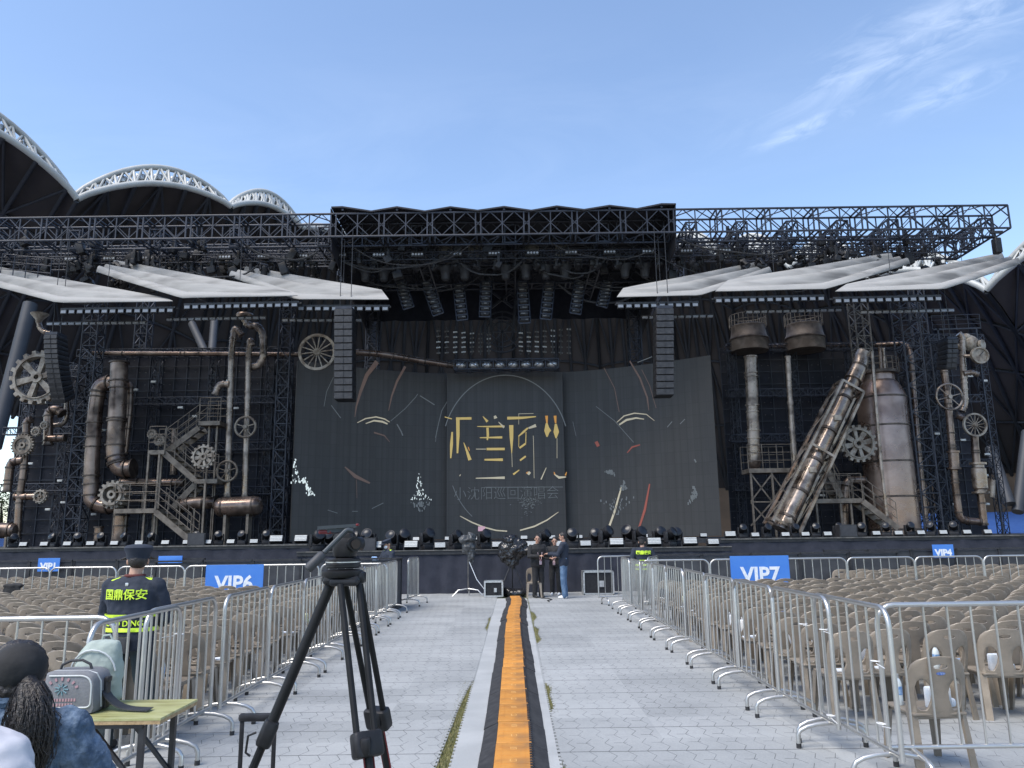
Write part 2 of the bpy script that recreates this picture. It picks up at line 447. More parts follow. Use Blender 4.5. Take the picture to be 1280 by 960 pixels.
# ================================================================== barricades
FL, FH = 1.38, 1.17
def rounded_frame(L, H, z0, r, n=5):
    pts = [(-L/2, 0, .02), (-L/2, 0, H-r)]
    for k in range(1, n+1):
        a = R(180-90*k/n); pts.append((-L/2+r+r*math.cos(a), 0, H-r+r*math.sin(a)))
    for k in range(0, n+1):
        a = R(90-90*k/n); pts.append((L/2-r+r*math.cos(a), 0, H-r+r*math.sin(a)))
    pts.append((L/2, 0, .02))
    return pts
def make_barricade():
    t = thing('barricade', '', 'barricade')
    b = MB()
    p = rounded_frame(FL, FH, .2, .13)
    p[0] = (-FL/2, 0, .17); p[-1] = (FL/2, 0, .17)
    b.tube(p, .0185, 10); b.tube([(-FL/2, 0, .20), (FL/2, 0, .20)], .0165, 8)
    b.build('frame', M_['chrome'], t, smooth=50)
    for k in range(7):
        x = -FL/2+FL*(k+1)/8
        b = MB(); b.tube([(x, 0, .20), (x, 0, FH)], .0095, 6, caps=False); b.build('bar', M_['chrome'], t, smooth=60)
    for s in (-1, 1):
        b = MB(); pts = [(s*(FL/2-.16), -.27, 0.012)]
        for k in range(9):
            a = R(180-180*k/8); c = math.cos(a); s_ = math.sin(a)
            pts.append((s*(FL/2-.16), .27*c*(1 if abs(c) < .95 else 1), .10+.085*s_))
        pts.append((s*(FL/2-.16), .27, 0.012))
        b.tube(pts, .0175, 8); b.bar((s*(FL/2-.16), 0, .18), (s*(FL/2-.16), 0, .205), .03)
        f = b.build('foot', M_['chrome'], t, smooth=50)
        for q in (-.27, .27): b = MB(); b.cyl((s*(FL/2-.16), q, 0), (s*(FL/2-.16), q, .035), .0215, 8); b.build('rubber_cap', M_['rubber'], f)
    return t
bar0 = make_barricade(); bar_used = [False]
def barricade(x, y, rz, label, group):
    o = bar0 if not bar_used[0] else copy_tree(bar0)
    bar_used[0] = True
    return place(o, (x, y, .022), rz, label, group)
RB = [5.6, 6.5, 7.87, 9.24, 10.6, 11.97, 13.34, 14.7, 16.07, 17.43]
for i, y in enumerate(RB):
    barricade(2.54+(.05 if i == 0 else 0)+rg.uniform(-.015, .015), y+FL/2, R(90)+rg.uniform(-.012, .012), 'steel barricade panel lining the right side of the aisle, %s from the camera' % ORD[i+1], 'barricades along the right of the aisle')
LB = [5.18, 6.1, 7.57, 8.95, 10.33, 11.7, 13.08, 14.46, 15.83, 17.2]
for i, y in enumerate(LB):
    barricade(-2.74+(-.05 if i == 1 else 0)+rg.uniform(-.015, .015), y+FL/2, R(90)+rg.uniform(-.012, .012), 'steel barricade panel lining the left side of the aisle, %s from the camera' % ORD[i+1], 'barricades along the left of the aisle')
barricade(3.32, 5.86, 0, 'nearest steel barricade across the chair block at right, closing it towards the camera', 'barricades across the chair blocks')
barricade(4.72, 5.80, -.02, 'steel barricade at the right edge, beside the one that closes the chair block', 'barricades across the chair blocks')
barricade(-3.5, 5.66, .02, 'near steel barricade behind the seated woman with the ponytail', 'barricades across the chair blocks')
barricade(-4.9, 5.6, .01, 'steel barricade at the far left edge beside the seated woman', 'barricades across the chair blocks')
for i in range(8):
    barricade(-3.35-1.405*i, 16.55+rg.uniform(-.03, .03), rg.uniform(-.02, .02), 'far steel barricade crossing behind the left chair block, %s left of the aisle' % ORD[i+1], 'barricades crossing behind the left chairs')
    barricade(3.3+1.405*i, 16.3+rg.uniform(-.03, .03), rg.uniform(-.02, .02), 'far steel barricade crossing behind the right chair block, %s right of the aisle' % ORD[i+1], 'barricades crossing behind the right chairs')
barricade(-2.62, 20.6, R(86), 'lone steel barricade seen edge on left of the covered lamp stand', 'barricades near the stage')
barricade(2.75, 19.9, R(12), 'steel barricade standing across the end of the right aisle row, by the flight case', 'barricades near the stage')
barricade(3.3, 18.9, R(70), 'steel barricade turned askew where the right aisle row meets the stage', 'barricades near the stage')
b = MB()
M_['tie'] = mat('white_cable_tie', (.75, .75, .75), .5)
for (x, y, z) in ((2.52, 6.6, .93), (2.52, 6.6, .27), (2.5, 7.0, .93), (-2.76, 6.62, .96), (-2.76, 6.6, .3), (2.58, 5.83, .80), (2.58, 5.83, .38)):
    q = MB(); q.tube([(x+.03*math.cos(a*.7), y+.05*math.sin(a*.7), z+.002*a) for a in range(9)], .0035, 5, closed=True)
    q.bar((x-.02, y-.05, z), (x-.02-.02, y-.22, z+rg.uniform(-.01, .03)), .004)
    tag(q.build('cable_tie', M_['tie']), 'white plastic cable tie binding two barricade posts together', 'cable tie', 'cable ties on the barricades')

# ================================================================== chairs
def sup(x0, x1, z0, z1, e=2.4, n=14, taper=0.0):
    cx, cz, rx, rz = (x0+x1)/2, (z0+z1)/2, (x1-x0)/2, (z1-z0)/2
    o = []
    for k in range(n):
        a = 2*math.pi*k/n; c, s = math.cos(a), math.sin(a)
        x = math.copysign(abs(c)**(2/e), c)*rx; z = math.copysign(abs(s)**(2/e), s)*rz
        o.append((cx+x*(1+taper*z/rz), cz+z))
    return o
def back_mesh():
    out = [(-.15, .40), (-.19, .405), (-.205, .46), (-.212, .55), (-.214, .65), (-.208, .73), (-.19, .78), (-.155, .815), (-.10, .836), (0, .845)]
    out += [(-x, z) for x, z in reversed(out[:-1])]
    hole = [(-.17, .50), (-.178, .56), (-.176, .62), (-.162, .667), (-.135, .685), (-.105, .675), (-.072, .64), (-.056, .58), (-.064, .52), (-.082, .47), (-.10, .445), (-.14, .445), (-.16, .46)]
    slot = sup(-.058, .058, .750, .792, 2.2, 12)
    cu = bpy.data.curves.new('b', 'CURVE'); cu.dimensions = '2D'; cu.fill_mode = 'BOTH'; cu.extrude = .006; cu.bevel_depth = .004; cu.bevel_resolution = 0
    for poly in (out, hole, [(-x, z) for x, z in hole][::-1], slot):
        s = cu.splines.new('POLY'); s.points.add(len(poly)-1); s.use_cyclic_u = True
        for p, (x, z) in zip(s.points, poly): p.co = (x, z, 0, 1)
    o = bpy.data.objects.new('b', cu); COL.objects.link(o)
    me = evalmesh(o); bpy.data.objects.remove(o); bpy.data.curves.remove(cu)
    bm = bmesh.new(); bm.from_mesh(me)
    bmesh.ops.remove_doubles(bm, verts=bm.verts, dist=1e-5)
    for _ in range(3):
        es = [e for e in bm.edges if e.calc_length() > .055]
        if es: bmesh.ops.subdivide_edges(bm, edges=es, cuts=1); bmesh.ops.triangulate(bm, faces=bm.faces)
    bm.to_mesh(me); bm.free()
    vs = []
    for v in me.vertices:
        x, z, w = v.co
        y = -.205-(z-.42)*.16+1.15*x*x+w
        vs.append((x, y, z))
    fs = [tuple(p.vertices) for p in me.polygons]
    bpy.data.meshes.remove(me)
    return vs, fs
_bv, _bf = back_mesh()
def chair_bits():
    out = []
    b = MB(); b.add(_bv, _bf); out.append(('backrest', b))
    b = MB(); b.rbox((0, .0, .418), (.40, .42, .022), .05); b.rbox((0, .0, .395), (.37, .39, .03), .05); out.append(('seat', b))
    for s in (-1, 1):
        b = MB()
        b.add([(s*.205, -.175, .62), (s*.165, -.195, .43), (s*.17, -.235, .0), (s*.228, -.225, .0),
               (s*.200, -.125, .62), (s*.160, -.165, .43), (s*.172, -.215, .0), (s*.222, -.195, .0), (s*.212, -.16, .43), (s*.205, -.11, .43)],
              [(0, 1, 8), (1, 2, 3, 8), (4, 9, 5), (5, 9, 7, 6), (0, 8, 9, 4), (8, 3, 7, 9), (0, 4, 5, 1), (1, 5, 6, 2), (2, 6, 7, 3)])
        out.append(('leg', b))
        b = MB()
        b.add([(s*.135, .205, .41), (s*.205, .205, .41), (s*.222, .245, 0), (s*.178, .25, 0), (s*.14, .19, .41), (s*.20, .14, .41), (s*.215, .21, 0), (s*.18, .23, 0)],
              [(0, 1, 2, 3), (4, 7, 6, 5), (0, 4, 5, 1), (1, 5, 6, 2), (2, 6, 7, 3), (3, 7, 4, 0)])
        out.append(('leg', b))
    return out
def make_chair():
    t = thing('plastic_chair', '', 'chair')
    for n, b in chair_bits(): b.build(n, M_['chair'], t, smooth=40)
    return t
M_['sticker'] = mat('blue_sticker', (.04, .10, .34), .5, var=(.25, .32, .5), scale=60)
def chair_sticker(t):
    b = MB(); n = 16
    vs = []
    for y in (0, .002):
        for k in range(n):
            a = 2*math.pi*k/n; x, z = .034*math.cos(a), .722+.012*math.sin(a)
            vs.append((x, -.205-(z-.42)*.16+1.15*x*x-.0115-y, z))
    b.add(vs, [tuple(reversed(range(n))), tuple(range(n, 2*n))]+[(i, (i+1) % n, n+(i+1) % n, n+i) for i in range(n)])
    o = b.build('sticker', M_['sticker'], None, smooth=0, origin=(0, 0, 0))
    return o
def make_far_chair():
    b = MB()
    for n, q in chair_bits(): b.add(q.v, q.f)
    o = b.build('plastic_chair', M_['chair'], None, smooth=40, origin=(0, 0, 0)); o['category'] = 'chair'
    return o
spots = []
for r_ in range(15):
    y = 7.72+.60*r_
    for c in range(20):
        x = 3.06+.475*c
        if x > .69*y+.2: break
        spots.append((x, y, 'R', r_))
for r_ in range(16):
    y = 7.1+.60*r_
    for c in range(22):
        x = -3.30-.475*c
        if -x > .69*y+.2: break
        if r_ < 1 and c > 3: break
        spots.append((x, y, 'L', r_))
for r_ in range(8):
    y = 17.3+.58*r_
    for c in range(16):
        x = 8.0+.475*c
        if x > .69*y+.2: break
        spots.append((x, y, 'RF', r_)); 
    for c in range(18):
        x = -6.6-.475*c
        if -x > .69*y+.2: break
        spots.append((x, y, 'LF', r_))
spots.sort(key=lambda s: s[0]**2+s[1]**2)
c0 = make_chair(); f0 = make_far_chair(); st0 = chair_sticker(None)
LBL = {'R': 'beige plastic chair in the %s row of the right chair block, counted from the camera',
       'L': 'beige plastic chair in the %s row of the left chair block, counted from the camera',
       'RF': 'beige plastic chair in the %s row behind the far right crossing barricades',
       'LF': 'beige plastic chair in the %s row behind the far left crossing barricades'}
GRP = {'R': 'chairs of the right block, row ', 'L': 'chairs of the left block, row ', 'RF': 'chairs beyond the far right barricades, row ', 'LF': 'chairs beyond the far left barricades, row '}
first = {'n': True, 'f': True}; stickered = []
stuff = MB(); chair_pos = []
lone = (3.02, 6.25, 'X', 0)
for i, (x, y, k, r_) in enumerate([lone]+spots):
    dx, dy, rz = rg.uniform(-.035, .035), rg.gauss(0, .042), rg.gauss(0, .085)
    if k == 'X': lab, g = 'lone beige plastic chair by the corner post before the right chair block', 'loose chairs'
    else: lab, g = LBL[k] % ORD[r_+1], GRP[k]+ORD[r_+1]
    if i < 300:
        near = math.hypot(x, y) < 12.5
        if near:
            o = c0 if first['n'] else copy_tree(c0); first['n'] = False
            hs = (k == 'X') or rg.random() < .06
            place(o, (x+dx, y+dy, .022), rz, lab, g, scale=(1, 1, .95))
            if hs: stickered.append(o)
        else:
            o = f0 if first['f'] else f0.copy()
            if not first['f']: COL.objects.link(o)
            first['f'] = False
            place(o, (x+dx, y+dy, .022), rz, lab, g, scale=(1, 1, .95))
    else:
        M = Matrix.Translation((x+dx, y+dy, .022)) @ Matrix.Rotation(rz, 4, 'Z') @ Matrix.Diagonal((1, 1, .95, 1))
        for n, q in chair_bits(): stuff.add([M @ V(p) for p in q.v], q.f)
    chair_pos.append((x+dx, y+dy, k, r_))
for i, o in enumerate(stickered):
    s = st0 if i == 0 else st0.copy()
    if i: COL.objects.link(s)
    s.location = (0, 0, 0); s.parent = o
if stuff.v:
    tag(stuff.build('plastic_chairs', M_['chair'], smooth=40), 'distant rows of beige plastic chairs beyond the far crossing barricades', 'chairs', kind='stuff')
# things lying on the seats
def make_bag():
    b = MB(); b.rbox((0, 0, .075), (.18, .07, .15), .015); b.rbox((.10, .03, .03), (.09, .07, .06), .02)
    return b
def make_leaflet():
    b = MB(); b.box((0, 0, .006), (.20, .14, .010)); b.box((.03, .01, .016), (.17, .12, .006), Matrix.Rotation(.4, 3, 'Z'))
    return b
def make_bottle():
    t = thing('water_bottle', '', 'bottle')
    b = MB(); b.lathe([(.028, 0), (.031, .006), (.031, .07), (.028, .08), (.031, .09), (.031, .15), (.022, .18), (.012, .195), (.012, .205)], 12); b.build('bottle_body', M_['bottle'], t)
    b = MB(); b.lathe([(.0318, .075), (.0318, .135)], 12); b.build('label_band', M_['bluepaper'], t)
    b = MB(); b.lathe([(.0145, .20), (.0145, .222)], 10); b.build('cap', M_['white'], t)
    return t
M_['bottle'] = mat('clear_bottle', (.62, .68, .70), .12, 0, spec=.8)
bags = [make_bag().build('paper_bag', M_['paper'], origin=(0, 0, 0)), make_leaflet().build('leaflet', M_['bluepaper'], origin=(0, 0, 0)), make_leaflet().build('leaflet', M_['paper'], origin=(0, 0, 0)), make_bag().build('paper_bag', M_['greenpaper'], origin=(0, 0, 0))]
btl = make_bottle(); bu = [False]*5
for x, y, k, r_ in chair_pos[:230]:
    if rg.random() > (.58 if k == 'R' else .46) and k != 'X': continue
    j = rg.choice((0, 0, 1, 2, 2, 3, 4, 4)) if k != 'X' else 0
    side = {'R': 'right chair block', 'L': 'left chair block', 'X': 'lone near chair'}.get(k, 'far chair block')
    px_, py_ = x+rg.uniform(-.11, .11), y+rg.uniform(-.10, .05)
    if j == 4:
        o = btl if not bu[4] else copy_tree(btl)
        lab = 'clear water bottle with blue label on a seat in the %s row, %s' % (ORD[r_+1], side)
    else:
        o = bags[j] if not bu[j] else bags[j].copy()
        if bu[j]: COL.objects.link(o)
        o['category'] = ('gift bag', 'leaflet', 'leaflet', 'gift bag')[j]
        lab = ('small white paper bag', 'blue printed leaflet', 'white folded leaflet', 'pale green printed bag')[j]+(' lying on the seat of the lone near chair' if k == 'X' else ' on a seat in the %s row, %s' % (ORD[r_+1], side))
    bu[j] = True
    place(o, (px_, py_, .022+.408), rg.uniform(-.6, .6), lab, ('white bags', 'blue leaflets', 'white leaflets', 'green bags', 'water bottles')[j]+' on the seats of the '+side+', row '+ORD[r_+1])
o = copy_tree(btl); place(o, (2.90, 6.22, .430), .3, 'clear water bottle with pale green cap standing on the lone near chair', 'water bottles on the lone chair')
for i in range(5):
    if not bu[i]: bpy.data.objects.remove((bags+[btl])[i])

# ================================================================== section signs
def vip_sign(txt, c, w, h, label, ts):
    t = thing('section_sign', label, 'sign', (c.x, c.y, c.z-h/2))
    b = MB(); b.rbox(c, (w, .012, h), .004); b.build('board', M_['blue'], t, smooth=0)
    text_mesh('lettering', txt, ts, FRONT((c.x, c.y-.009, c.z-.13*h)), M_['paper'], t, bold=.012)
    return t
vip_sign('VIP6', P(293, 722, 16.5)+V((0, 0, -.05)), 1.20, .62, 'blue sign reading VIP6 hung on the left crossing barricades', .42)
vip_sign('VIP7', P(950, 711, 16.25)+V((0, 0, -.05)), 1.20, .62, 'blue sign reading VIP7 hung on the right crossing barricades', .42)
vip_sign('VIP1', P(61, 706, 21.85), .60, .36, 'small blue sign reading VIP1 on the black barrier at far left', .24)
vip_sign('VIP4', P(1179, 689, 21.85), .58, .36, 'small blue sign reading VIP4 on the black barrier at far right', .24)
b = MB(); c = P(213, 700, 21.85); b.rbox(c, (.66, .03, .22), .008)
b.rbox(c+V((.1, -.02, -.1)), (.3, .02, .12), .008)
tag(b.build('section_sign', M_['blue']), 'small blank blue board lying over the black barrier behind the guard', 'sign')
# ================================================================== shared builders
def truss(name, label, cat, a, b_, w=.42, h=.42, pitch=None, m=None, group=None, rc=.028, rl=.014, up=None, parent=None, fancy=False):
    """box truss between two points: four chords and diagonal lacing"""
    a, b_ = V(a), V(b_); m = m or M_['truss']
    t = thing(name, label, cat, tuple((a+b_)/2), group) if parent is None else parent
    d = (b_-a); L = d.length; d.normalize()
    u = V(up) if up else (V((0, 0, 1)) if abs(d.z) < .9 else V((0, -1, 0)))
    x = d.cross(u).normalized(); y = x.cross(d).normalized()
    cs = [(-1, -1), (1, -1), (1, 1), (-1, 1)]
    off = [x*(i*w/2)+y*(j*h/2) for i, j in cs]
    for o in off:
        q = MB(); q.tube([a+o, b_+o], rc, 6); q.build('chord', m, t, smooth=60)
    n = max(1, round(L/(pitch or h*1.1)))
    q = MB()
    for i in range(n+1):
        p = a+d*(L*i/n)
        for k in range(4):
            q.bar(p+off[k], p+off[(k+1) % 4], rl*2)
        if i < n:
            p2 = a+d*(L*(i+1)/n)
            for k in range(4):
                s, e = (k, (k+1) % 4) if i % 2 == 0 else ((k+1) % 4, k)
                q.bar(p+off[s], p2+off[e], rl*2)
                if fancy and k in (2, 0): q.bar(p+off[e], p2+off[s], rl*2)
    q.build('lacing', m, t, smooth=0)
    return t
def fillet(pts, r, n=5):
    pts = [V(p) for p in pts]; out = [pts[0]]
    for i in range(1, len(pts)-1):
        a, b_, c = pts[i-1], pts[i], pts[i+1]
        rr = min(r, (b_-a).length*.49, (c-b_).length*.49)
        p, q = b_+(a-b_).normalized()*rr, b_+(c-b_).normalized()*rr
        for k in range(n+1):
            t = k/n; out.append(p*(1-t)**2+b_*(2*t*(1-t))+q*t*t)
    return out+[pts[-1]]
def along(pts, step):
    """points and directions every step along a polyline"""
    out = []; acc = step*.5
    for a, b_ in zip(pts, pts[1:]):
        L = (b_-a).length
        while acc < L:
            out.append((a+(b_-a)*(acc/L), (b_-a).normalized())); acc += step
        acc -= L
    return out
def pipe(name, label, px, Y, rpx, m='pipe', bend=3.0, flanges=True, step=1.5, ends=True, group=None, parent=None, dy=None, cat='pipe', n=14):
    """a run of pipe through survey points with elbows, collars and end flanges"""
    z = S(Y); r = rpx*z
    pts = [P(x, y, Y+(dy[i] if dy else 0)) for i, (x, y) in enumerate(px)]
    f = fillet(pts, r*bend, 6)
    t = thing(name, label, cat, tuple(pts[-1]), group) if parent is None else parent
    q = MB(); q.tube(f, r, n); q.build('pipe_run', M_[m], t, smooth=50)
    if flanges:
        A = along(f, step)
        pos = [(p, d) for p, d in A]
        if ends: pos += [(f[0], (f[1]-f[0]).normalized()), (f[-1], (f[-1]-f[-2]).normalized())]
        for i in range(1, len(pts)-1):
            rr = min(r*bend, (pts[i]-pts[i-1]).length*.49, (pts[i+1]-pts[i]).length*.49)
            for e in (pts[i-1], pts[i+1]):
                dd = (e-pts[i]).normalized(); pos.append((pts[i]+dd*rr, dd))
        for p, d in pos:
            q = MB(); q.cyl(p-d*(.028), p+d*.028, r*1.17, n); q.build('flange', M_['flange' if m == 'pipe' else m], t, smooth=50)
    return t
def ring_solid(b, c, ri, outer, th, ang0=0.0):
    """flat ring facing the camera side; outer(k)->radius list of (angle, radius)"""
    n = len(outer); vs = []
    for y in (-th/2, th/2):
        for a, ro in outer:
            vs.append((c.x+ri*math.cos(a), c.y+y, c.z+ri*math.sin(a)))
            vs.append((c.x+ro*math.cos(a), c.y+y, c.z+ro*math.sin(a)))
    fs = []
    o = 2*n
    for k in range(n):
        l = (k+1) % n
        fs.append((2*k, 2*k+1, 2*l+1, 2*l)); fs.append((o+2*k+1, o+2*k, o+2*l, o+2*l+1))
        fs.append((2*k+1, o+2*k+1, o+2*l+1, 2*l+1)); fs.append((o+2*k, 2*k, 2*l, o+2*l))
    b.add(vs, fs)
def gear(label, px, py, Y, rpx, teeth=16, spokes=6, m='gear', rim=.3, hub=.28, th=.12, group=None, twist=.1, holes=False, tooth=.13):
    c = P(px, py, Y); r = rpx*S(Y)
    t = thing('cog_wheel', label, 'cog wheel', tuple(c), group)
    out = []
    for k in range(teeth):
        a = 2*math.pi*(k+twist)/teeth; da = 2*math.pi/teeth
        out += [(a-da*.48, r*(1-tooth)), (a-da*.27, r*(1-tooth)), (a-da*.2, r), (a+da*.2, r), (a+da*.27, r*(1-tooth))]
    q = MB(); ring_solid(q, c, r*(1-rim-tooth*.5), out, th); ring_solid(q, V((c.x, c.y, c.z)), r*(1-rim-tooth*.5)*.985, [(2*math.pi*k/40, r*(1-tooth)*.9) for k in range(40)], th*1.4)
    q.build('toothed_rim', M_[m], t, smooth=30)
    if holes:
        q = MB(); ring_solid(q, c, r*.12, [(2*math.pi*k/32, r*(1-rim-tooth*.5)) for k in range(32)], th*.6); q.build('web_plate', M_[m], t, smooth=30)
        for k in range(6):
            a = 2*math.pi*k/6
            q = MB(); p = c+V((math.cos(a), 0, math.sin(a)))*r*.38; q.cyl(p-V((0, th*.33, 0)), p-V((0, th*.28, 0)), r*.09, 12); q.build('web_hole', M_['black'], t)
    else:
        for k in range(spokes):
            a = 2*math.pi*(k+.25)/spokes; d = V((math.cos(a), 0, math.sin(a)))
            q = MB(); q.bar(c+d*r*hub*.8, c+d*r*(1-rim-tooth*.4), r*.15, th*.8, w2=r*.2); q.build('spoke', M_[m], t, smooth=0)
    q = MB(); ring_solid(q, c, r*hub*.45, [(2*math.pi*k/28, r*hub) for k in range(28)], th*1.3); q.build('hub', M_[m], t, smooth=30)
    return t
def wheel(name, label, px, py, Y, rpx, spokes=5, m='pipepale', rim=.055, sp=.04, hub=.16, flat=False, group=None, parent=None):
    c = P(px, py, Y); r = rpx*S(Y)
    if parent is not None:
        t = bpy.data.objects.new(name, None); COL.objects.link(t); t.parent = parent; t['_loc'] = parent['_loc']; t['label'] = label
    else: t = thing(name, label, 'valve wheel' if not flat else 'spoked wheel', tuple(c), group)
    q = MB()
    if flat: ring_solid(q, c, r*.86, [(2*math.pi*k/48, r) for k in range(48)], .10)
    else: q.tube([c+V((math.cos(a), 0, math.sin(a)))*r*.95 for a in [2*math.pi*k/36 for k in range(36)]], r*rim*1.3, 8, closed=True)
    q.build('rim', M_[m], t, smooth=50)
    for k in range(spokes):
        a = 2*math.pi*(k+.25)/spokes; d = V((math.cos(a), 0, math.sin(a)))
        q = MB(); q.tube([c+d*r*hub*.5, c+d*r*.93], r*sp, 6); q.build('spoke', M_[m], t, smooth=60)
    q = MB(); q.cyl(c-V((0, .09, 0)), c+V((0, .07, 0)), r*hub, 14); q.build('hub', M_[m], t)
    return t

# ================================================================== stage
t = thing('stage', 'long black concert stage with a pleated black skirt, filling the background', 'stage', (0, 25, 0))
b = MB(); b.box((0, 33.1, 1.48), (50, 14.2, .12)); b.box((0, 25.18, 1.25), (13.4, 1.6, .12)); b.build('deck', M_['black'], t, smooth=0)
b = MB()
def pleats(b, x0, x1, y, z0, z1, step=.16, amp=.035):
    n = int((x1-x0)/step); rows = [[], []]
    for i in range(n+1):
        x = x0+(x1-x0)*i/n; a = amp*math.sin(i*1.9)+amp*.6*math.sin(i*.73+1)
        rows[0].append((x, y+a*.4, z1)); rows[1].append((x+.02*math.sin(i), y-.05+a*1.5, z0))
    b.sheet(rows[::-1], .01)
pleats(b, -6.7, 6.7, 24.42, .02, 1.25); b.build('front_skirt', M_['drape'], t)
for s in (-1, 1):
    b = MB(); pleats(b, min(s*6.7, s*25), max(s*6.7, s*25), 26.02, .02, 1.48, .25); b.build('wing_skirt', M_['drape'], t)
    b = MB(); b.sheet([[(s*6.7, 24.42, .02), (s*6.7, 26.0, .02)], [(s*6.7, 24.42, 1.25), (s*6.7, 26.0, 1.25)]], .01); b.build('side_skirt', M_['drape'], t)
b = MB(); b.box((0, 24.36, 1.318), (13.4, .03, .03)); b.box((-15.9, 25.97, 1.53), (18.2, .03, .04)); b.box((15.9, 25.97, 1.53), (18.2, .03, .04)); b.build('edge_rail', M_['trussgrey'], t, smooth=0)

# crowd barrier panels
M_['barrier'] = mat('dark_barrier_sheet', (.035, .037, .043), .6, .2, var=(.055, .057, .063), scale=3)
def make_barrier():
    t = thing('crowd_barrier', '', 'barrier')
    b = MB(); b.box((0, 0, .62), (1.14, .02, 1.06)); b.build('sheet', M_['barrier'], t, smooth=0)
    b = MB()
    for s in (-1, 1): b.box((s*.585, .0, .6), (.05, .06, 1.2))
    b.box((0, 0, 1.19), (1.2, .10, .04)); b.box((0, .0, .05), (1.2, .06, .06)); b.build('frame', M_['black'], t, smooth=0)
    b = MB()
    for s in (-.5, .5): b.bar((s, .04, 1.1), (s, .85, .06), .04)
    b.box((0, .45, .04), (1.1, .9, .02)); b.build('brace', M_['black'], t, smooth=0)
    b = MB(); b.box((0, -.35, .03), (1.16, .6, .015)); b.build('kick_plate', M_['barrier'], t, smooth=0)
    return t
k0 = make_barrier(); ku = False
for side, s in (('left', -1), ('right', 1)):
    for i in range(14):
        if i < 5: x, y = s*(3.45+1.22*i), 19.7+.02*(i % 2)
        else: x, y = s*(9.2+1.22*(i-5)), 22.0+.02*(i % 2)
        if s > 0 and i < 5: x += .6
        o = copy_tree(k0) if ku else k0; ku = True
        place(o, (x, y, .022), .0, 'dark crowd barrier panel in front of the %s stage wing, %s out from the aisle' % (side, ORD[i+1]), 'crowd barriers of the %s wing' % side)
o = copy_tree(k0); [bpy.data.objects.remove(c_) for c_ in list(o.children) if c_.name.startswith('kick')]; place(o, (-2.83, 19.2, .022), R(90), 'dark crowd barrier panel turned along the left edge of the aisle end', 'turned barrier')

# ================================================================== stage edge lights
def make_strobe():
    t = thing('strobe_light', '', 'strobe light')
    Mx = Matrix.Rotation(R(-20), 3, 'X')
    b = MB(); b.rbox((0, .06, .17), (.46, .20, .24), .02, M=Mx); b.build('housing', M_['blackplastic'], t)
    b = MB(); c = Mx @ V((0, -.112, .0))+V((0, .06, .17)); b.box(c, (.40, .012, .185), Mx); b.build('light_panel', M_['lampface'], t, smooth=0)
    b = MB()
    for z in (-.05, 0, .05): b.box((Mx @ V((0, -.12, z)))+V((0, .06, .17)), (.40, .006, .006), Mx)
    b.build('grille_bar', M_['blackplastic'], t, smooth=0)
    b = MB(); b.bar((-.25, .06, .01), (-.25, .06, .2), .03); b.bar((.25, .06, .01), (.25, .06, .2), .03); b.box((0, .06, .012), (.53, .12, .024)); b.build('yoke', M_['black'], t, smooth=0)
    return t
def make_head():
    t = thing('moving_head_light', '', 'stage light')
    b = MB(); b.rbox((0, 0, .085), (.40, .30, .17), .03); b.build('base', M_['blackplastic'], t)
    b = MB()
    for s in (-1, 1): b.rbox((s*.20, 0, .33), (.055, .17, .36), .02)
    b.rbox((0, 0, .19), (.44, .18, .05), .02); b.build('yoke', M_['blackplastic'], t)
    Mh = Matrix.Translation((0, 0, .42)) @ Matrix.Rotation(R(62), 4, 'X')
    b = MB(); b.lathe([(.09, -.22), (.14, -.17), (.155, -.05), (.15, .1), (.165, .17), (.165, .22), (.14, .23)], 16, Mh); h = b.build('lamp_head', M_['blackplastic'], t)
    b = MB(); b.lathe([(.138, .232), (.10, .25), (.0, .262)], 16, Mh, cap=False); b.build('lens', M_['lens'], h)
    return t
s0 = make_strobe(); h0 = make_head(); su = hu = False
def strobe(loc, rz, lab, g, sc_=1.0):
    global su
    o = copy_tree(s0) if su else s0; su = True
    return place(o, loc, rz, lab, g, scale=sc_)
def head(loc, rz, lab, g, sc_=1.0):
    global hu
    o = copy_tree(h0) if hu else h0; hu = True
    return place(o, loc, rz, lab, g, scale=sc_)
XS = [(345, 0), (376, 0), (425, 0), (469, 0), (514, 0), (550, 1), (586, 1), (622, 1), (664, 1), (700, 1), (732, 1), (771, 0), (818, 0), (863, 0), (892, 1), (914, 1)]
for i, (px, k) in enumerate(XS):
    p = P(px, 685, 24.75)
    z = 1.31 if abs(p.x) < 6.6 else 1.54
    y = 24.75 if abs(p.x) < 6.6 else 26.4
    if abs(p.x) >= 6.6: p = P(px, 685, 26.4)
    strobe((p.x, y, z), rg.uniform(-.1, .1), 'pale-faced strobe light along the front edge of the centre stage, %s from the left' % ORD[i+1], 'strobes along the centre stage edge', .8 if k else 1.0)
for i, px in enumerate([396, 408, 446, 458, 490, 502, 533, 568, 605, 680, 716, 746, 757, 789, 800, 827, 838, 848]):
    p = P(px, 685, 25.2)
    head((p.x, 25.25+.25*(i % 2), 1.31), rg.uniform(-.9, .9), 'black moving head stage light on the centre stage edge, %s from the left' % ORD[i+1], 'moving heads on the centre stage edge', rg.uniform(.95, 1.12))
for i, px in enumerate([27, 53, 82, 111, 141, 172, 205, 232, 258, 287, 316]):
    p = P(px, 681, 26.6); strobe((p.x, 26.7, 1.54), rg.uniform(-.1, .1), 'small strobe light on the edge of the left stage wing, %s from the left' % ORD[i+1], 'strobes on the left stage wing', .62)
for i, px in enumerate([945, 983, 1008, 1036, 1063, 1097, 1125, 1153, 1181, 1211, 1237]):
    p = P(px, 667, 26.6); strobe((p.x, 26.7, 1.54), rg.uniform(-.1, .1), 'small strobe light on the edge of the right stage wing, %s from the left' % ORD[i+1], 'strobes on the right stage wing', .62)
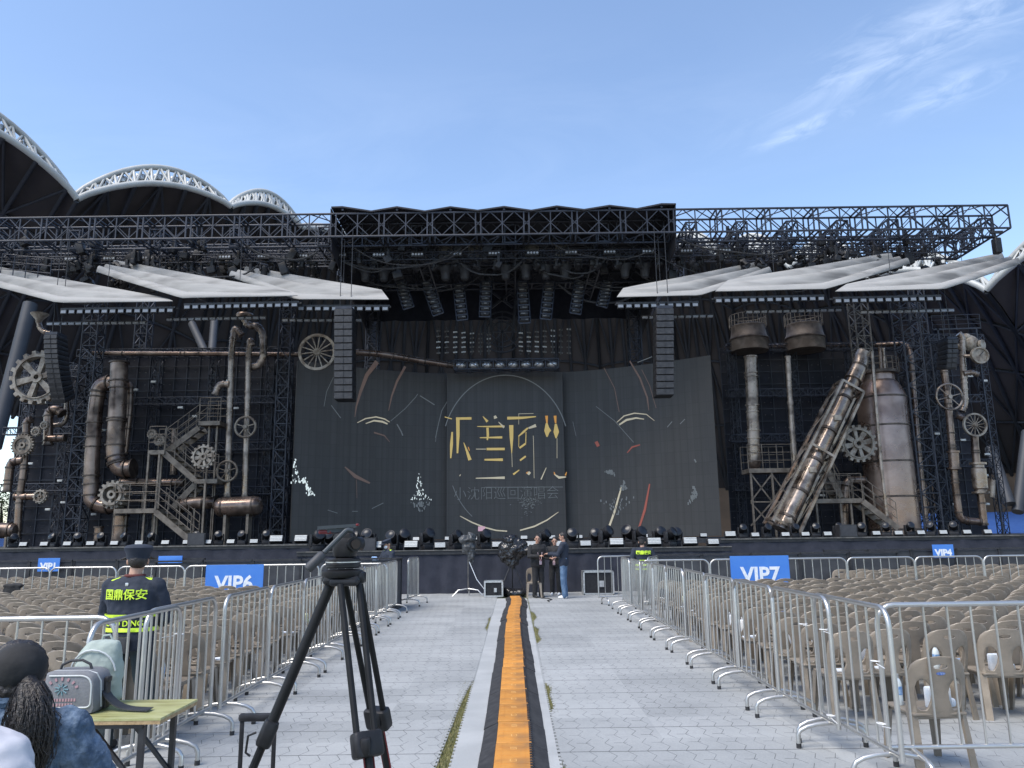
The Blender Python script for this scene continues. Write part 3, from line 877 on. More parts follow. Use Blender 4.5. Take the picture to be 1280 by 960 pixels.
for s, xs in (('left', [14, 66, 96, 126, 156, 190, 245, 272, 302, 332]), ('right', [930, 960, 995, 1022, 1050, 1080, 1111, 1140, 1167, 1196])):
    for i, px in enumerate(xs):
        p = P(px, 676, 27.4); head((p.x, 27.5, 1.54), rg.uniform(-1, 1), 'black moving head light on the %s stage wing, %s from the left' % (s, ORD[i+1]), 'moving heads on the %s stage wing' % s, .75)
for i, px in enumerate([385, 418, 520, 560, 598, 655, 690, 724, 760, 806, 846, 880]):
    p = P(px, 665, 27.6); strobe((p.x, 27.7, 1.56), rg.uniform(-.2, .2), 'strobe light in the second row behind the centre stage edge, %s from the left' % ORD[i+1], 'strobes of the second row on the centre stage', .55)
# flight cases and monitors
def case(c, size, label, stripes=True):
    t = thing('flight_case', label, 'flight case', (c[0], c[1], c[2]))
    w, d, h = size
    b = MB(); b.box((c[0], c[1], c[2]+h/2+.03), (w-.03, d-.03, h-.03)); b.build('panel', M_['blackplastic'], t, smooth=0)
    b = MB()
    for x in (-1, 1):
        for y in (-1, 1): b.box((c[0]+x*w/2, c[1]+y*d/2, c[2]+h/2+.03), (.045, .045, h))
    for z in (0, 1):
        for y in (-1, 1): b.box((c[0], c[1]+y*d/2, c[2]+.03+z*h), (w+.04, .04, .045))
        for x in (-1, 1): b.box((c[0]+x*w/2, c[1], c[2]+.03+z*h), (.04, d+.04, .045))
    b.build('edge_trim', M_['silver'], t, smooth=0)
    b = MB(); b.box((c[0]+w*.1, c[1]-d/2-.01, c[2]+h*.5), (w*.16, .03, h*.28)); b.build('latch', M_['silver'], t, smooth=0)
    b = MB()
    for x in (-1, 1):
        for y in (-1, 1): b.cyl((c[0]+x*w*.4-.02, c[1]+y*d*.4, c[2]+.02), (c[0]+x*w*.4+.02, c[1]+y*d*.4, c[2]+.02), .03, 8)
    b.build('caster', M_['rubber'], t)
    return t
p = G(617, 748); case((p.x, p.y+.3, .022), (.50, .45, .40), 'small black flight case with silver edges beside the covered camera')
p = G(525, 744); case((p.x-.15, p.y+1.0, .022), (.85, .6, .36), 'low black flight case with silver edges at the left end of the stage skirt')
case((p.x-.1, p.y+1.05, .42), (.8, .55, .38), 'black flight case stacked on a low case at the left end of the stage skirt')
p = G(745, 745); case((p.x+.1, p.y+.4, .022), (.85, .6, .62), 'tall black flight case with pale edges at the right end of the stage skirt')
for i, (px, Y, z) in enumerate([(458, 24.6, 1.31), (436, 24.9, 1.31), (245, 26.6, 1.54), (1062, 26.6, 1.54)]):
    p = P(px, 680, Y); b = MB()
    b.prism([(-.3, 0), (.3, 0), (.3, .42), (-.3, .42)], .35, Matrix.Translation((p.x, Y, z)))
    t = thing('stage_monitor', 'black stage monitor speaker on the stage edge, %s from the left' % ORD[i+1], 'monitor speaker', (p.x, Y, z), 'stage monitors')
    b.build('cabinet', M_['black'], t, smooth=0)
    b = MB(); b.box((p.x, Y-.012, z+.21), (.54, .02, .36)); b.build('grille', M_['barrier'], t, smooth=0)

# ================================================================== video screens
M_['screen'] = bpy.data.materials.new('video_screen_mesh')
def _scr():
    m = M_['screen']; m.use_nodes = True; nt = m.node_tree; N = nt.nodes; L = nt.links; b = N['Principled BSDF']
    b.inputs['Roughness'].default_value = .5; b.inputs['Specular IOR Level'].default_value = .35
    tc = N.new('ShaderNodeTexCoord'); br = N.new('ShaderNodeTexBrick')
    mp = N.new('ShaderNodeMapping'); mp.inputs['Rotation'].default_value = (R(90), 0, 0); L.new(tc.outputs['Object'], mp.inputs[0])
    br.offset = 0; br.inputs['Scale'].default_value = 1.0; br.inputs['Brick Width'].default_value = .25; br.inputs['Row Height'].default_value = .5
    br.inputs['Mortar Size'].default_value = .012
    br.inputs['Color1'].default_value = (.048, .046, .046, 1); br.inputs['Color2'].default_value = (.053, .0515, .051, 1); br.inputs['Mortar'].default_value = (.042, .041, .041, 1)
    L.new(mp.outputs[0], br.inputs['Vector'])
    no = N.new('ShaderNodeTexNoise'); no.inputs['Scale'].default_value = .5; no.inputs['Detail'].default_value = 4; L.new(tc.outputs['Object'], no.inputs['Vector'])
    mx = N.new('ShaderNodeMix'); mx.data_type = 'RGBA'; mx.blend_type = 'MULTIPLY'; mx.inputs['Factor'].default_value = .6
    m3 = N.new('ShaderNodeMapping'); m3.inputs['Scale'].default_value = (7, 7, .05); L.new(tc.outputs['Object'], m3.inputs[0]); L.new(m3.outputs[0], no.inputs['Vector']); no.inputs['Scale'].default_value = .9
    m4 = N.new('ShaderNodeMapRange'); m4.inputs['From Min'].default_value = .3; m4.inputs['From Max'].default_value = .7; m4.inputs['To Min'].default_value = .88; m4.inputs['To Max'].default_value = 1.14; L.new(no.outputs['Fac'], m4.inputs['Value'])
    mx.inputs['Factor'].default_value = 1.0; L.new(br.outputs['Color'], mx.inputs['A']); L.new(m4.outputs[0], mx.inputs['B'])
    L.new(mx.outputs['Result'], b.inputs['Base Color'])
_scr()
def lit(name, c, e): return mat(name, c, .6, emis=(c, e))
LE_ = .16
M_['gold'] = lit('lit_gold', (.50, .36, .12), LE_); M_['palegold'] = lit('lit_pale_gold', (.48, .42, .30), LE_*.8)
M_['copper'] = lit('lit_copper', (.16, .105, .085), LE_*.4); M_['dayglow'] = lit('daylight_glow', (.55, .6, .58), LE_*1.6)
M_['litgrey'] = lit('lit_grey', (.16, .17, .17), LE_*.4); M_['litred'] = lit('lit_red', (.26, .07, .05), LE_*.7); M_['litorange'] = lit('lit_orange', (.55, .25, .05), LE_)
M_['litpink'] = lit('lit_pink', (.6, .35, .4), LE_*.7)
def scr_c(px, py): return P(px, py, 34.0)
def side_pt(s, sg):
    return (sg*(2.62+6.0*s)-.32, 34.5-3.0*s**1.5)
def scr_s(px, py):
    d = ray(px, py); k = d.x/d.y; sg = -1 if px < 632 else 1
    lo, hi = 0.0, 1.0
    for _ in range(40):
        m = (lo+hi)/2; x, y = side_pt(m, sg)
        if (x/y-k)*sg < 0: lo = m
        else: hi = m
    return P(px, py, side_pt(lo, sg)[1])
ZB, ZT = 1.62, 8.93
def screen(label, sg):
    if sg == 0: t = thing('video_screen', label, 'video screen', (-.34, 34, 1.6))
    else: t = thing('video_screen', label, 'video screen', (*side_pt(.5, sg), 1.6))
    b = MB()
    if sg == 0:
        b.box((-.325, 34.06, (ZB+ZT)/2), (5.17, .10, ZT-ZB))
        b.build('screen_panel', M_['screen'], t, smooth=0)
    else:
        cols = [side_pt(k/14, sg) for k in range(15)]
        if sg < 0: cols = cols[::-1]
        b.sheet([[(x, y+.01, ZB) for x, y in cols], [(x, y+.01, ZT+.1) for x, y in cols]], .10)
        b.build('screen_panel', M_['screen'], t, smooth=30)
    return t
SC = screen('flat centre video screen showing a broken gold title in large characters', 0)
SL = screen('curved video screen left of the centre one, with faint copper arcs', -1)
SR = screen('curved video screen right of the centre one, with faint arcs and a red stroke', 1)
def ribbon(b, pts, w, f, off=.012):
    """a stroke of lit pixels on a screen: pts are survey points, w its width in photo pixels"""
    ws = w if isinstance(w, (list, tuple)) else [w]*len(pts)
    rows = [[], []]
    for i, (x, y) in enumerate(pts):
        x0, y0 = pts[max(i-1, 0)]; x1, y1 = pts[min(i+1, len(pts)-1)]
        dx, dy = x1-x0, y1-y0; L = math.hypot(dx, dy) or 1; nx, ny = -dy/L*ws[i]/2, dx/L*ws[i]/2
        for r_, s in zip(rows, (1, -1)):
            p = f(x+s*nx, y+s*ny); r_.append(p-V((0, off, 0)))
    b.sheet(rows)
def arc(cx, cy, rx, ry, a0, a1, n=16): return [(cx+rx*math.cos(R(a0+(a1-a0)*k/n)), cy-ry*math.sin(R(a0+(a1-a0)*k/n))) for k in range(n+1)]
def strokes(parent, name, m, lst, f):
    b = MB()
    for i, (pts, w) in enumerate(lst): ribbon(b, pts, w, f, .012+.0008*(i % 7))
    b.build(name, M_[m], parent, smooth=0)
Z1 = lambda X, Y: (545+X/6.4, 490+Y/6.4)
def z1(*a): return [Z1(*p) for p in a]
strokes(SC, 'lit_title', 'gold', [
    (z1((160, 213), (284, 211)), 3), (z1((175, 215), (176, 350), (172, 490)), [4.4, 4, 2]), (z1((130, 320), (124, 420), (118, 530)), [2, 3.8, 1.6]),
    (z1((222, 405), (250, 480), (272, 545)), [.8, 3, 4.4]), (z1((70, 200), (128, 216)), 1.2),
    (z1((405, 457), (550, 456)), 3), (z1((388, 542), (535, 542)), [2, 3.4]), (z1((350, 366), (530, 363)), [1, 2.8]), (z1((412, 285), (415, 350), (410, 385)), [3, 3, 1.6]),
    (z1((330, 276), (440, 277), (548, 275)), [.8, 2, 2.4]), (z1((375, 195), (412, 238)), [.6, 3.4]),
    (z1((570, 210), (690, 207), (800, 197)), [3.6, 3, 1.2]), (z1((602, 265), (604, 370), (606, 490)), [5.4, 4.4, .8]),
    (z1((660, 355), (700, 320), (735, 288)), [1.4, 2.6, 2]), (z1((668, 448), (718, 412)), 2.4), (z1((672, 548), (718, 514)), 2.2), (z1((618, 660), (666, 624)), [2.4, 1.2]),
    (z1((720, 320), (718, 410)), 1), (z1((663, 352), (662, 440)), .7),
    (z1((885, 250), (890, 310), (888, 360)), [2.4, 7.5, 1.4]), (z1((958, 255), (962, 320), (960, 370)), [2.4, 7, 1.4]), (z1((880, 320), (916, 300)), 4),
], scr_c)
strokes(SC, 'lit_title_edge', 'palegold', [
    (z1((318, 690), (440, 688), (550, 686)), [1, 2, 3.2]), (z1((320, 457), (400, 457)), .9), (z1((470, 190), (478, 212)), [2.6, 4.4]), (z1((500, 240), (545, 285)), [.8, 2.6]),
    (z1((740, 290), (800, 268)), [2, 4]), (z1((778, 350), (782, 500), (785, 690)), .6), (z1((840, 700), (882, 605)), [1.6, .8]), (z1((735, 660), (752, 640)), 3.4),
    (z1((660, 175), (780, 172)), .6), (z1((662, 175), (662, 260)), .5), (z1((606, 490), (610, 600)), .6), (z1((968, 370), (968, 530)), .6), (z1((948, 660), (985, 685), (1040, 680)), [1, 3.2, 1.4]),
    (z1((190, 665), (196, 668)), 2.4)], scr_c)
strokes(SC, 'lit_title_glow', 'litorange', [(z1((884, 190), (888, 250)), [3.6, 1.8]), (z1((952, 190), (957, 250)), [3.6, 1.8]), (z1((945, 640), (950, 662)), [.8, 2]), (z1((1045, 640), (1035, 668)), [.8, 1.8]), (z1((735, 640), (722, 650)), 1.4), (z1((258, 440), (268, 470)), 1)], scr_c)
strokes(SC, 'lit_circle', 'litgrey', [(arc(632, 566, 80, 97, 20, 160, 40), 1.2), (arc(632, 566, 73, 97, 205, 235, 10), .8)], scr_c)
strokes(SC, 'lit_lower_arc', 'palegold', [([(575, 645), (590, 653), (605, 659), (620, 663), (634, 664)], [.8, 1.6, 1.8, 1.6, 1.4]), ([(650, 663), (668, 658), (684, 650), (698, 640)], [1.6, 2, 1.6, .7])], scr_c)
strokes(SC, 'lit_dividing_line', 'litgrey', [(z1((390, 762), (1015, 760)), .7)], scr_c)
rr = random.Random(5)
b = MB()
for _ in range(150):
    x = 660+rr.gauss(0, 6); y = 622+abs(rr.gauss(0, 8)); q = scr_c(x, y); s = .03*rr.uniform(.4, 1.1)
    b.box(q-V((0, .014, 0)), (s*1.6, .004, s))
b.build('lit_speckle', M_['litgrey'], SC, smooth=0)
q = scr_c(633, 617.5)
text_mesh('lit_subtitle', '小沈阳巡回演唱会', .62, FRONT(q-V((0, .02, 0))), M_['litgrey'], SC, extrude=.003, sx=.93, bold=-.012)
b = MB(); q = scr_c(602, 661); b.box(q-V((0, .02, 0)), (.30, .01, .2)); b.build('lit_patch', M_['litpink'], SC, smooth=0)
Z2 = lambda X, Y: (340+X/3.84, 430+Y/3.84)
def z2(*a): return [Z2(*p) for p in a]
strokes(SL, 'lit_copper_arc', 'copper', [
    (z2((505, 85), (455, 150), (425, 230), (405, 300), (398, 350)), [6, 5, 3.5, 2, .8]), (z2((640, 108), (600, 180), (575, 250), (560, 320)), [3.2, 2.8, 2, .8]),
    (z2((350, 590), (400, 635), (470, 668)), [1.2, 4.6, 2.2]), (z2((405, 650), (408, 740)), .6), (z2((490, 425), (540, 440), (565, 470)), [2, 1.4, .7])], scr_s)
strokes(SL, 'lit_gold_arc', 'palegold', [(z2((410, 378), (450, 358), (500, 350), (540, 360), (565, 375)), [.8, 1.4, 1.6, 1.6, 1]), (z2((450, 382), (490, 368), (530, 373), (555, 384)), [1, 2, 2.4, 1.6])], scr_s)
strokes(SL, 'lit_thin_line', 'litgrey', [
    (z2((285, 295), (330, 355)), 1), (z2((570, 370), (640, 310), (690, 255), (700, 240)), .8), (z2((710, 248), (780, 292)), 1.2), (z2((295, 160), (262, 230), (250, 300)), .7),
    (z2((268, 797), (315, 812)), .8), (z2((385, 803), (412, 803)), .8), (z2((480, 790), (535, 763)), .9), (z2((785, 470), (790, 420), (800, 380)), .6), (z2((848, 265), (815, 320), (800, 380), (785, 450)), 1), (z2((600, 385), (620, 420), (628, 440)), 1.4)], scr_s)
strokes(SR, 'lit_copper_arc', 'copper', [([Z for Z in [(787, 451), (800, 473), (809, 497), (811, 513)]], [1.6, 2.2, 2, .8]), ([(755, 460), (768, 485), (774, 515)], .9), ([(802, 462), (812, 482), (820, 510)], .8)], scr_s)
strokes(SR, 'lit_gold_arc', 'palegold', [([(771, 528), (780, 520), (793, 516.5), (808, 518), (818, 526)], [.9, 1.5, 1.5, 1, .5]), ([(774, 531), (783, 525), (795, 522.5), (805, 524)], [2, 2.6, 2, 1]), ([(760, 662), (768, 640), (775, 615), (777, 607)], [2.6, 2.4, 2, 1])], scr_s)
strokes(SR, 'lit_red_stroke', 'litred', [([(799, 659), (806, 637), (812, 605)], [2.4, 3, 1.6]), ([(784, 566), (790, 559), (800, 556)], [1, 2, 1.4]), ([(745, 552), (748, 558)], 4)], scr_s)
strokes(SR, 'lit_thin_line', 'litgrey', [([(745, 508), (768, 526), (792, 553)], .7), ([(797, 453), (815, 446)], 1), ([(834, 534), (840, 527)], 1), ([(850, 530), (856, 524)], 1), ([(716, 527), (720, 545)], .6), ([(868, 574), (870, 578)], 1.6)], scr_s)
def dapple(parent, f, tris, n, m, smin, smax, name):  # small glowing quads painted as daylight coming through the screen mesh
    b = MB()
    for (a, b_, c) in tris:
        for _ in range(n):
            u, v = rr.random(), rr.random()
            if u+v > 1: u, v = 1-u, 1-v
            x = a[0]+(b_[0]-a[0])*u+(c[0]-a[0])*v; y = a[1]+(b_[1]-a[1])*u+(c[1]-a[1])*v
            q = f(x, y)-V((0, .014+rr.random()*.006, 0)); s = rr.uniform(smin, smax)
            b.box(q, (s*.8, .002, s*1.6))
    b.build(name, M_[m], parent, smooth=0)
dapple(SL, scr_s, [((369, 566), (364, 604), (376, 604)), ((376, 600), (382, 597), (393, 619)), ((382, 605), (383, 619), (394, 619))], 34, 'dayglow', .025, .06, 'painted_daylight')
dapple(SL, scr_s, [((524, 585), (519, 620), (531, 620)), ((511, 625), (540, 625), (525, 612))], 34, 'dayglow', .02, .05, 'painted_daylight')
dapple(SL, scr_s, [((512, 628), (541, 628), (526, 640))], 40, 'litgrey', .03, .07, 'painted_dim_daylight')
dapple(SR, scr_s, [((747, 625), (795, 620), (770, 645)), ((779, 600), (774, 612), (785, 612)), ((755, 590), (770, 595), (765, 588))], 40, 'litgrey', .03, .07, 'painted_dim_daylight')
dapple(SR, scr_s, [((867, 606), (859, 632), (872, 620))], 45, 'litgrey', .03, .08, 'painted_dim_daylight')

# ================================================================== scaffold walls behind the set
M_['net'] = mat('black_net', (.012, .014, .022), .9, var=(.02, .022, .032), scale=2, bump=.2)
def scaffold(label, x0, x1, y0, y1, Y, ups, ledg):
    c = P((x0+x1)/2, y1, Y); t = thing('scaffold_wall', label, 'scaffold', tuple(c))
    a, b_ = P(x0, y0, Y), P(x1, y1, Y); z0, z1_ = 1.54, a.z
    q = MB(); q.box(((a.x+b_.x)/2, Y+.55, (z0+z1_)/2), (b_.x-a.x, .03, z1_-z0)); q.build('backing_net', M_['net'], t, smooth=0)
    for u in ups:
        x = P(u, (y0+y1)/2, Y).x
        truss('', '', '', (x, Y, z0), (x, Y, z1_), .32, .32, .36, rc=.022, rl=.011, parent=t)
    for l in ledg:
        z = P((x0+x1)/2, l, Y).z
        truss('', '', '', (a.x, Y-.33, z), (b_.x, Y-.33, z), .3, .3, .34, rc=.022, rl=.011, parent=t)
    q = MB()
    n = int((b_.x-a.x)/.55); mz = int((z1_-z0)/.55)
    for i in range(n+1):
        x = a.x+(b_.x-a.x)*i/n
        q.bar((x, Y+.5, z0), (x, Y+.5, z1_), .035)
    for j in range(mz+1):
        z = z0+(z1_-z0)*j/mz
        q.bar((a.x, Y+.47, z), (b_.x, Y+.47, z), .035)
    q.build('scaffold_grid', M_['truss'], t, smooth=0)
    q = MB()
    for i in range(n*2):
        for j in range(mz):
            if rr.random() < .55:
                q.box((a.x+(b_.x-a.x)*(i+.5)/(n*2), Y+.44, z0+(z1_-z0)*(j+.5)/mz), (.045, .03, .02))
    q.build('clamp', M_['trussgrey'], t, smooth=0)
    for k in range(9):
        q = MB(); p = P(rr.uniform(x0+8, x1-8), rr.uniform(y0+12, y1-20), Y-.55); q.rbox(p, (.22, .08, .09), .02); q.build('work_lamp', M_['lampface'], t)
    return t
scaffold('tall dark scaffold wall behind the pipes of the left set', 104, 361, 441, 668, 33, [112, 190, 262, 335, 350], [443, 503, 560, 615])
scaffold('tall dark scaffold wall behind the tank and tilted chute of the right set', 903, 1150, 432, 660, 33, [921, 998, 1072, 1145], [436, 492, 548, 608])
scaffold('narrow dark scaffold wall behind the far left cogs', 22, 88, 455, 668, 33.4, [30, 80], [470, 540, 610])
scaffold('narrow dark scaffold wall behind the far right valves', 1153, 1243, 420, 660, 33.4, [1178, 1238], [425, 500, 580])
def tower(label, px, y0, Y, w=.55, m=None, z0=1.54):
    a = P(px, y0, Y); b_ = P(px+ (px-640)*.0, 660, Y)
    x = P(px, 560, Y).x
    truss('truss_tower', label, 'truss tower', (x, Y, z0), (x, Y, a.z), w, w, .55, m=m, rc=.04, rl=.018, group='truss towers holding the roof')
tower('dark truss tower at the left end of the pipe wall', 104, 372, 31.8, .62)
tower('dark truss tower behind the two fat left pipes', 168, 375, 34.4)
tower('dark truss tower between left scaffold and video screen', 352, 375, 32.2, .5)
tower('dark truss tower left of the big speaker column', 463, 372, 35.6)
tower('dark truss tower left of the right speaker column', 799, 370, 35.6)
tower('truss tower painted sunlit pale rising above the right tank', 1090, 375, 32.0, .6, M_['trussgrey'])  # sunlight on this tower is painted in with the paler steel
tower('stout dark truss tower right of the tall tank', 1150, 372, 31.5, .75)
tower('slim dark truss tower beside the far right valves', 1168, 360, 33.2, .45)
# ================================================================== left set
ZL = lambda X, Y: (X/3.097, 370+Y/3.097)
ZR = lambda X, Y: (900+X/3.097, 370+Y/3.097)
def zl(*a): return [ZL(*p) for p in a]
def zr(*a): return [ZR(*p) for p in a]
gear('huge pale cog wheel at the far left of the set', 48, 472, 30.5, 35, 18, 6, rim=.17, hub=.2, th=.25, tooth=.12)
pipe('bent_pipe', 'thin pipe dropping beside the huge left cog and bending left', zl((150, 100), (158, 135), (215, 150), (215, 235), (258, 300), (258, 470), (245, 497), (195, 502)), 32, 3.0, 'pipepale', 2.5, step=2.2)
p = ZL(152, 88); q = MB(); c = P(*p, 32); q.lathe([(.10, -.2), (.14, -.05), (.34, .18), (.36, .22), (.30, .2)], 16, Matrix.Translation(c)); tag(q.build('funnel', M_['gear']), 'small pale funnel on top of the far left pipe', 'funnel')
pipe('elbow_pipe', 'fat dark elbow pipe under the huge left cog', zl((240, 455), (215, 435), (188, 450), (186, 575)), 31.6, 5.5, 'pipe', 2.2, step=1.2)
pipe('stub_pipe', 'short horizontal stub pipe with flanges near the far left cogs', zl((185, 552), (250, 550)), 31.5, 4.2, 'pipe', step=.8)
pipe('standpipe', 'far left standpipe with a bent top and dark cog in front', zl((120, 478), (102, 485), (102, 560), (90, 690), (76, 780), (66, 935)), 31, 4.2, 'pipe', 1.6, step=1.3)
pipe('side_pipe', 'thick side pipe hanging from the far left standpipe', zl((92, 636), (42, 640), (34, 690), (28, 755)), 31, 4.8, 'pipe', 1.6, step=.9)
pipe('cross_pipe', 'horizontal pipe running from the far left standpipe to a small cog', zl((60, 778), (165, 775)), 31, 4.2, 'pipe', step=.9)
gear('round dark cog plate with holes over the far left standpipe', *ZL(90, 578), 30.6, 14.5, 22, 6, 'geardark', holes=True, th=.15)
gear('small dark cog, lower of the pair beside the huge left cog', *ZL(141, 525), 31, 6.3, 12, 5, 'gear', holes=True, th=.12)
gear('small dark cog, upper of the pair beside the huge left cog', *ZL(174, 501), 31, 5.6, 12, 5, 'gear', holes=True, th=.12)
gear('small pale cog at the end of the far left cross pipe', *ZL(158, 776), 30.7, 9, 12, 5, 'gear', rim=.25, th=.15)
c = P(*ZL(10, 908), 30.5); q = MB(); q.lathe([(.0, -.5), (.2, -.5), (.27, -.42), (.3, 0), (.27, .42), (.2, .5), (0, .5)], 18, Matrix.Translation(c) @ Matrix.Rotation(R(90), 4, 'Y'))
t = thing('barrel', 'bronze barrel lying on the left end of the stage', 'barrel', tuple(c)); q.build('barrel_body', M_['pipe'], t)
q = MB()
for k in (-.3, .3): q.lathe([(.315, k-.03), (.315, k+.03)], 18, Matrix.Translation(c) @ Matrix.Rotation(R(90), 4, 'Y'))
q.build('hoop', M_['flange'], t)
q = MB(); 
for k in (-.3, .3): q.box((c.x+k, c.y, (c.z-.25+1.54)/2), (.08, .5, max(.1, c.z-.25-1.54)))
q.build('cradle', M_['stair'], t, smooth=0)
pipe('fat_pipe', 'fat bronze pipe with elbows at both ends, left of its pair', zl((455, 335), (385, 338), (368, 440), (356, 640), (352, 795), (395, 815), (470, 810)), 31.2, 9.0, 'pipe', 2.0, step=1.9, n=20)
pipe('fat_pipe', 'fattest bronze pipe with an open top and curved foot, right of its pair', zl((462, 258), (456, 420), (444, 610), (462, 672), (515, 668)), 31.0, 10.6, 'pipe', 2.0, step=1.55, n=20)
pipe('thin_pipe', 'thin bronze pipe hooked behind the two fat left pipes', zl((470, 335), (505, 340), (502, 440), (484, 610)), 31.9, 3.8, 'pipe', 2.0)
pipe('overhead_pipe', 'long thin horizontal pipe along the top of the left scaffold', [(117, 441.5), (240, 442), (372, 443)], 32.2, 2.9, 'pipe', step=2.5)
pipe('overhead_pipe', 'bronze pipe sloping down from the left speaker column to the centre screen', [(417, 441), (450, 440.5), (480, 443), (520, 450), (568, 457.5)], 31.2, 3.9, 'pipe', 3, step=2.0, dy=[0, 0, .6, 1.3, 2.0])
tp1 = pipe('tall_pipe', 'tall pale pipe with an outlet bend on its left side', zl((935, 150), (908, 118), (897, 200), (890, 420), (880, 775)), 31, 3.9, 'pipepale', 2.2, step=1.6)
pipe('outlet_pipe', 'short curved outlet pipe bending down from the tall pale pipe', zl((885, 342), (848, 340), (833, 380)), 30.9, 4.0, 'pipepale', 2.0, step=2)
tp2 = pipe('tall_pipe', 'tall pale pipe looping back at its top, right of its pair', zl((975, 190), (968, 165), (962, 230), (958, 420), (947, 775)), 31.1, 3.7, 'pipepale', 2.0, step=1.6)
lp0 = pipe('loop_pipe', 'looped pipe with a flat cap at the top of the left set', zl((950, 92), (962, 120), (990, 112), (1018, 140), (1020, 240), (1000, 272), (968, 276)), 31.3, 4.3, 'pipepale', 2.0, step=1.3)
c = P(*ZL(948, 76), 31.3); q = MB(); q.lathe([(.2, -.14), (.34, -.1), (.36, .02), (.33, .08), (.0, .10)], 18, Matrix.Translation(c)); q.build('pipe_cap', M_['pipe'], lp0)
wheel('valve_wheel', 'five-spoked valve wheel on the right tall pipe of the left set', *ZL(950, 507), 30.7, 13.5, 5, 'geardark', rim=.09, sp=.06, hub=.2, parent=tp2)
wheel('valve_wheel', 'lower valve wheel in front of the left tall pipe, above the drum', *ZL(879, 678), 30.7, 13.2, 5, 'geardark', rim=.09, sp=.06, hub=.2, parent=tp1)
def drum(label, a, b_, Y, rpx):
    A, B = P(*a, Y), P(*b_, Y); r = rpx*S(Y); L = (B-A).length
    t = thing('drum_tank', label, 'tank', tuple((A+B)/2-V((0, 0, r))))
    d = (B-A).normalized(); q = MB()
    pr = [(-.02, .35), (.0, .7), (.06, .93), (.14, 1), (.86, 1), (.94, .93), (1.0, .7), (1.02, .35)]
    q.tube([A+d*(L*k) for k, _ in pr], [r*s for _, s in pr], 22); q.build('tank_body', M_['pipe'], t, smooth=60)
    for k in (.16, .84): 
        q = MB(); q.cyl(A+d*(L*k-.03), A+d*(L*k+.03), r*1.05, 22); q.build('band', M_['flange'], t)
    for k in (.25, .75):
        q = MB(); p = A+d*L*k; q.box((p.x, p.y, (1.54+p.z-r*.7)/2), (.1, r*1.1, p.z-r*.7-1.54)); q.build('leg', M_['stair'], t, smooth=0)
    return t
drum('bronze drum tank lying on legs under the tall pipes of the left set', ZL(836, 818), ZL(1010, 812), 30.6, 12)
pipe('feed_pipe', 'thick dark feed pipe running from the drum tank to the left', zl((835, 800), (760, 800), (700, 812)), 31.0, 8, 'pipe', step=.9)
pipe('feed_pipe', 'horizontal pipe behind the lower stair landing of the left set', zl((470, 722), (712, 722)), 31.8, 5.0, 'pipe', step=1.4)
pipe('short_riser', 'short riser pipe under the lower stair platform, left of the stairs', zl((470, 850), (462, 945)), 31, 8.0, 'pipe', step=.8)
pipe('short_riser', 'short riser pipe with a flared foot beside the left fat pipe', zl((383, 895), (380, 945)), 31.2, 5.0, 'pipe', step=.5)
pipe('thin_riser', 'thin riser pipe behind the upper stair flight of the left set', zl((676, 515), (672, 690)), 32, 4, 'pipe', step=1.2)
wheel('spoked_wheel', 'large white spoked wheel like a cart wheel beside the left speaker column', 396.5, 440, 30.2, 24, 14, 'gear', sp=.035, hub=.18, flat=True)
gear('thick pale cog at the foot of the left stair platform', *ZL(446, 770), 30.3, 17.5, 16, 6, 'gear', rim=.34, th=.5, hub=.3, tooth=.16)
gear('pale eight-spoked cog hanging on the left stair tower', *ZL(789, 622), 29.8, 15.5, 16, 8, 'gear', rim=.2, hub=.28, th=.14)
gear('small dark cog above the upper left stair landing, left one', *ZL(590, 535), 31, 6.4, 14, 5, 'geardark', holes=True, th=.12)
gear('small dark cog above the upper left stair landing, right one', *ZL(620, 560), 30.8, 7.4, 14, 5, 'geardark', holes=True, th=.12)

def rail(b, pts, h=.95, mid=2, r=.016):
    for a, c in zip(pts, pts[1:]):
        a, c = V(a), V(c)
        for k in range(1, mid+2): b.tube([a+V((0, 0, h*k/(mid+1))), c+V((0, 0, h*k/(mid+1)))], r, 5)
        n = max(1, round((c-a).length/.55))
        for i in range(n+1):
            p = a+(c-a)*(i/n); b.tube([p, p+V((0, 0, h))], r, 5)
def landing(t, x0, x1, py, Y, w=.9, rails=True, front=True, th=.17):
    a, c = P(x0, py, Y), P(x1, py, Y); z = (a.z+c.z)/2
    q = MB(); q.box(((a.x+c.x)/2, Y+w/2, z), (c.x-a.x, w, th)); q.build('landing', M_['stair'], t, smooth=0)
    if rails:
        zz = z+th/2
        for yy in (Y+.03, Y+w-.03): q = MB(); rail(q, [(a.x, yy, zz), (c.x, yy, zz)]); q.build('guard_rail', M_['stair'], t, smooth=60)
    return a.x, c.x, z
def flight(t, a, b_, Y, w=.8):
    A, B = P(*a, Y), P(*b_, Y)
    for y in (0, w):
        q = MB(); q.bar(A+V((0, y, 0)), B+V((0, y, 0)), .05, .22); q.build('stringer', M_['stair'], t, smooth=0)
    n = max(3, int(abs(A.z-B.z)/.2)); q = MB()
    for i in range(n):
        p = A+(B-A)*((i+.5)/n); q.box(p+V((0, w/2, .04)), (.24, w-.06, .03))
    q.build('treads', M_['stair'], t, smooth=0)
    for y in (0, w):
        q = MB(); rail(q, [A+V((0, y, .08)), B+V((0, y, .08))], .9); q.build('handrail', M_['stair'], t, smooth=60)
def column(t, px, py0, py1, Y, r=.05):
    a = P(px, py0, Y); z1_ = 1.54 if py1 is None else P(px, py1, Y).z
    q = MB(); q.bar((a.x, Y, a.z), (a.x, Y, z1_), r*1.4); q.build('post', M_['stair'], t, smooth=0)
c = P(215, 660, 30.2)
t = thing('stair_tower', 'taupe steel stair tower zigzagging up the middle of the left set', 'stairs', (c.x, 30.2, 1.54))
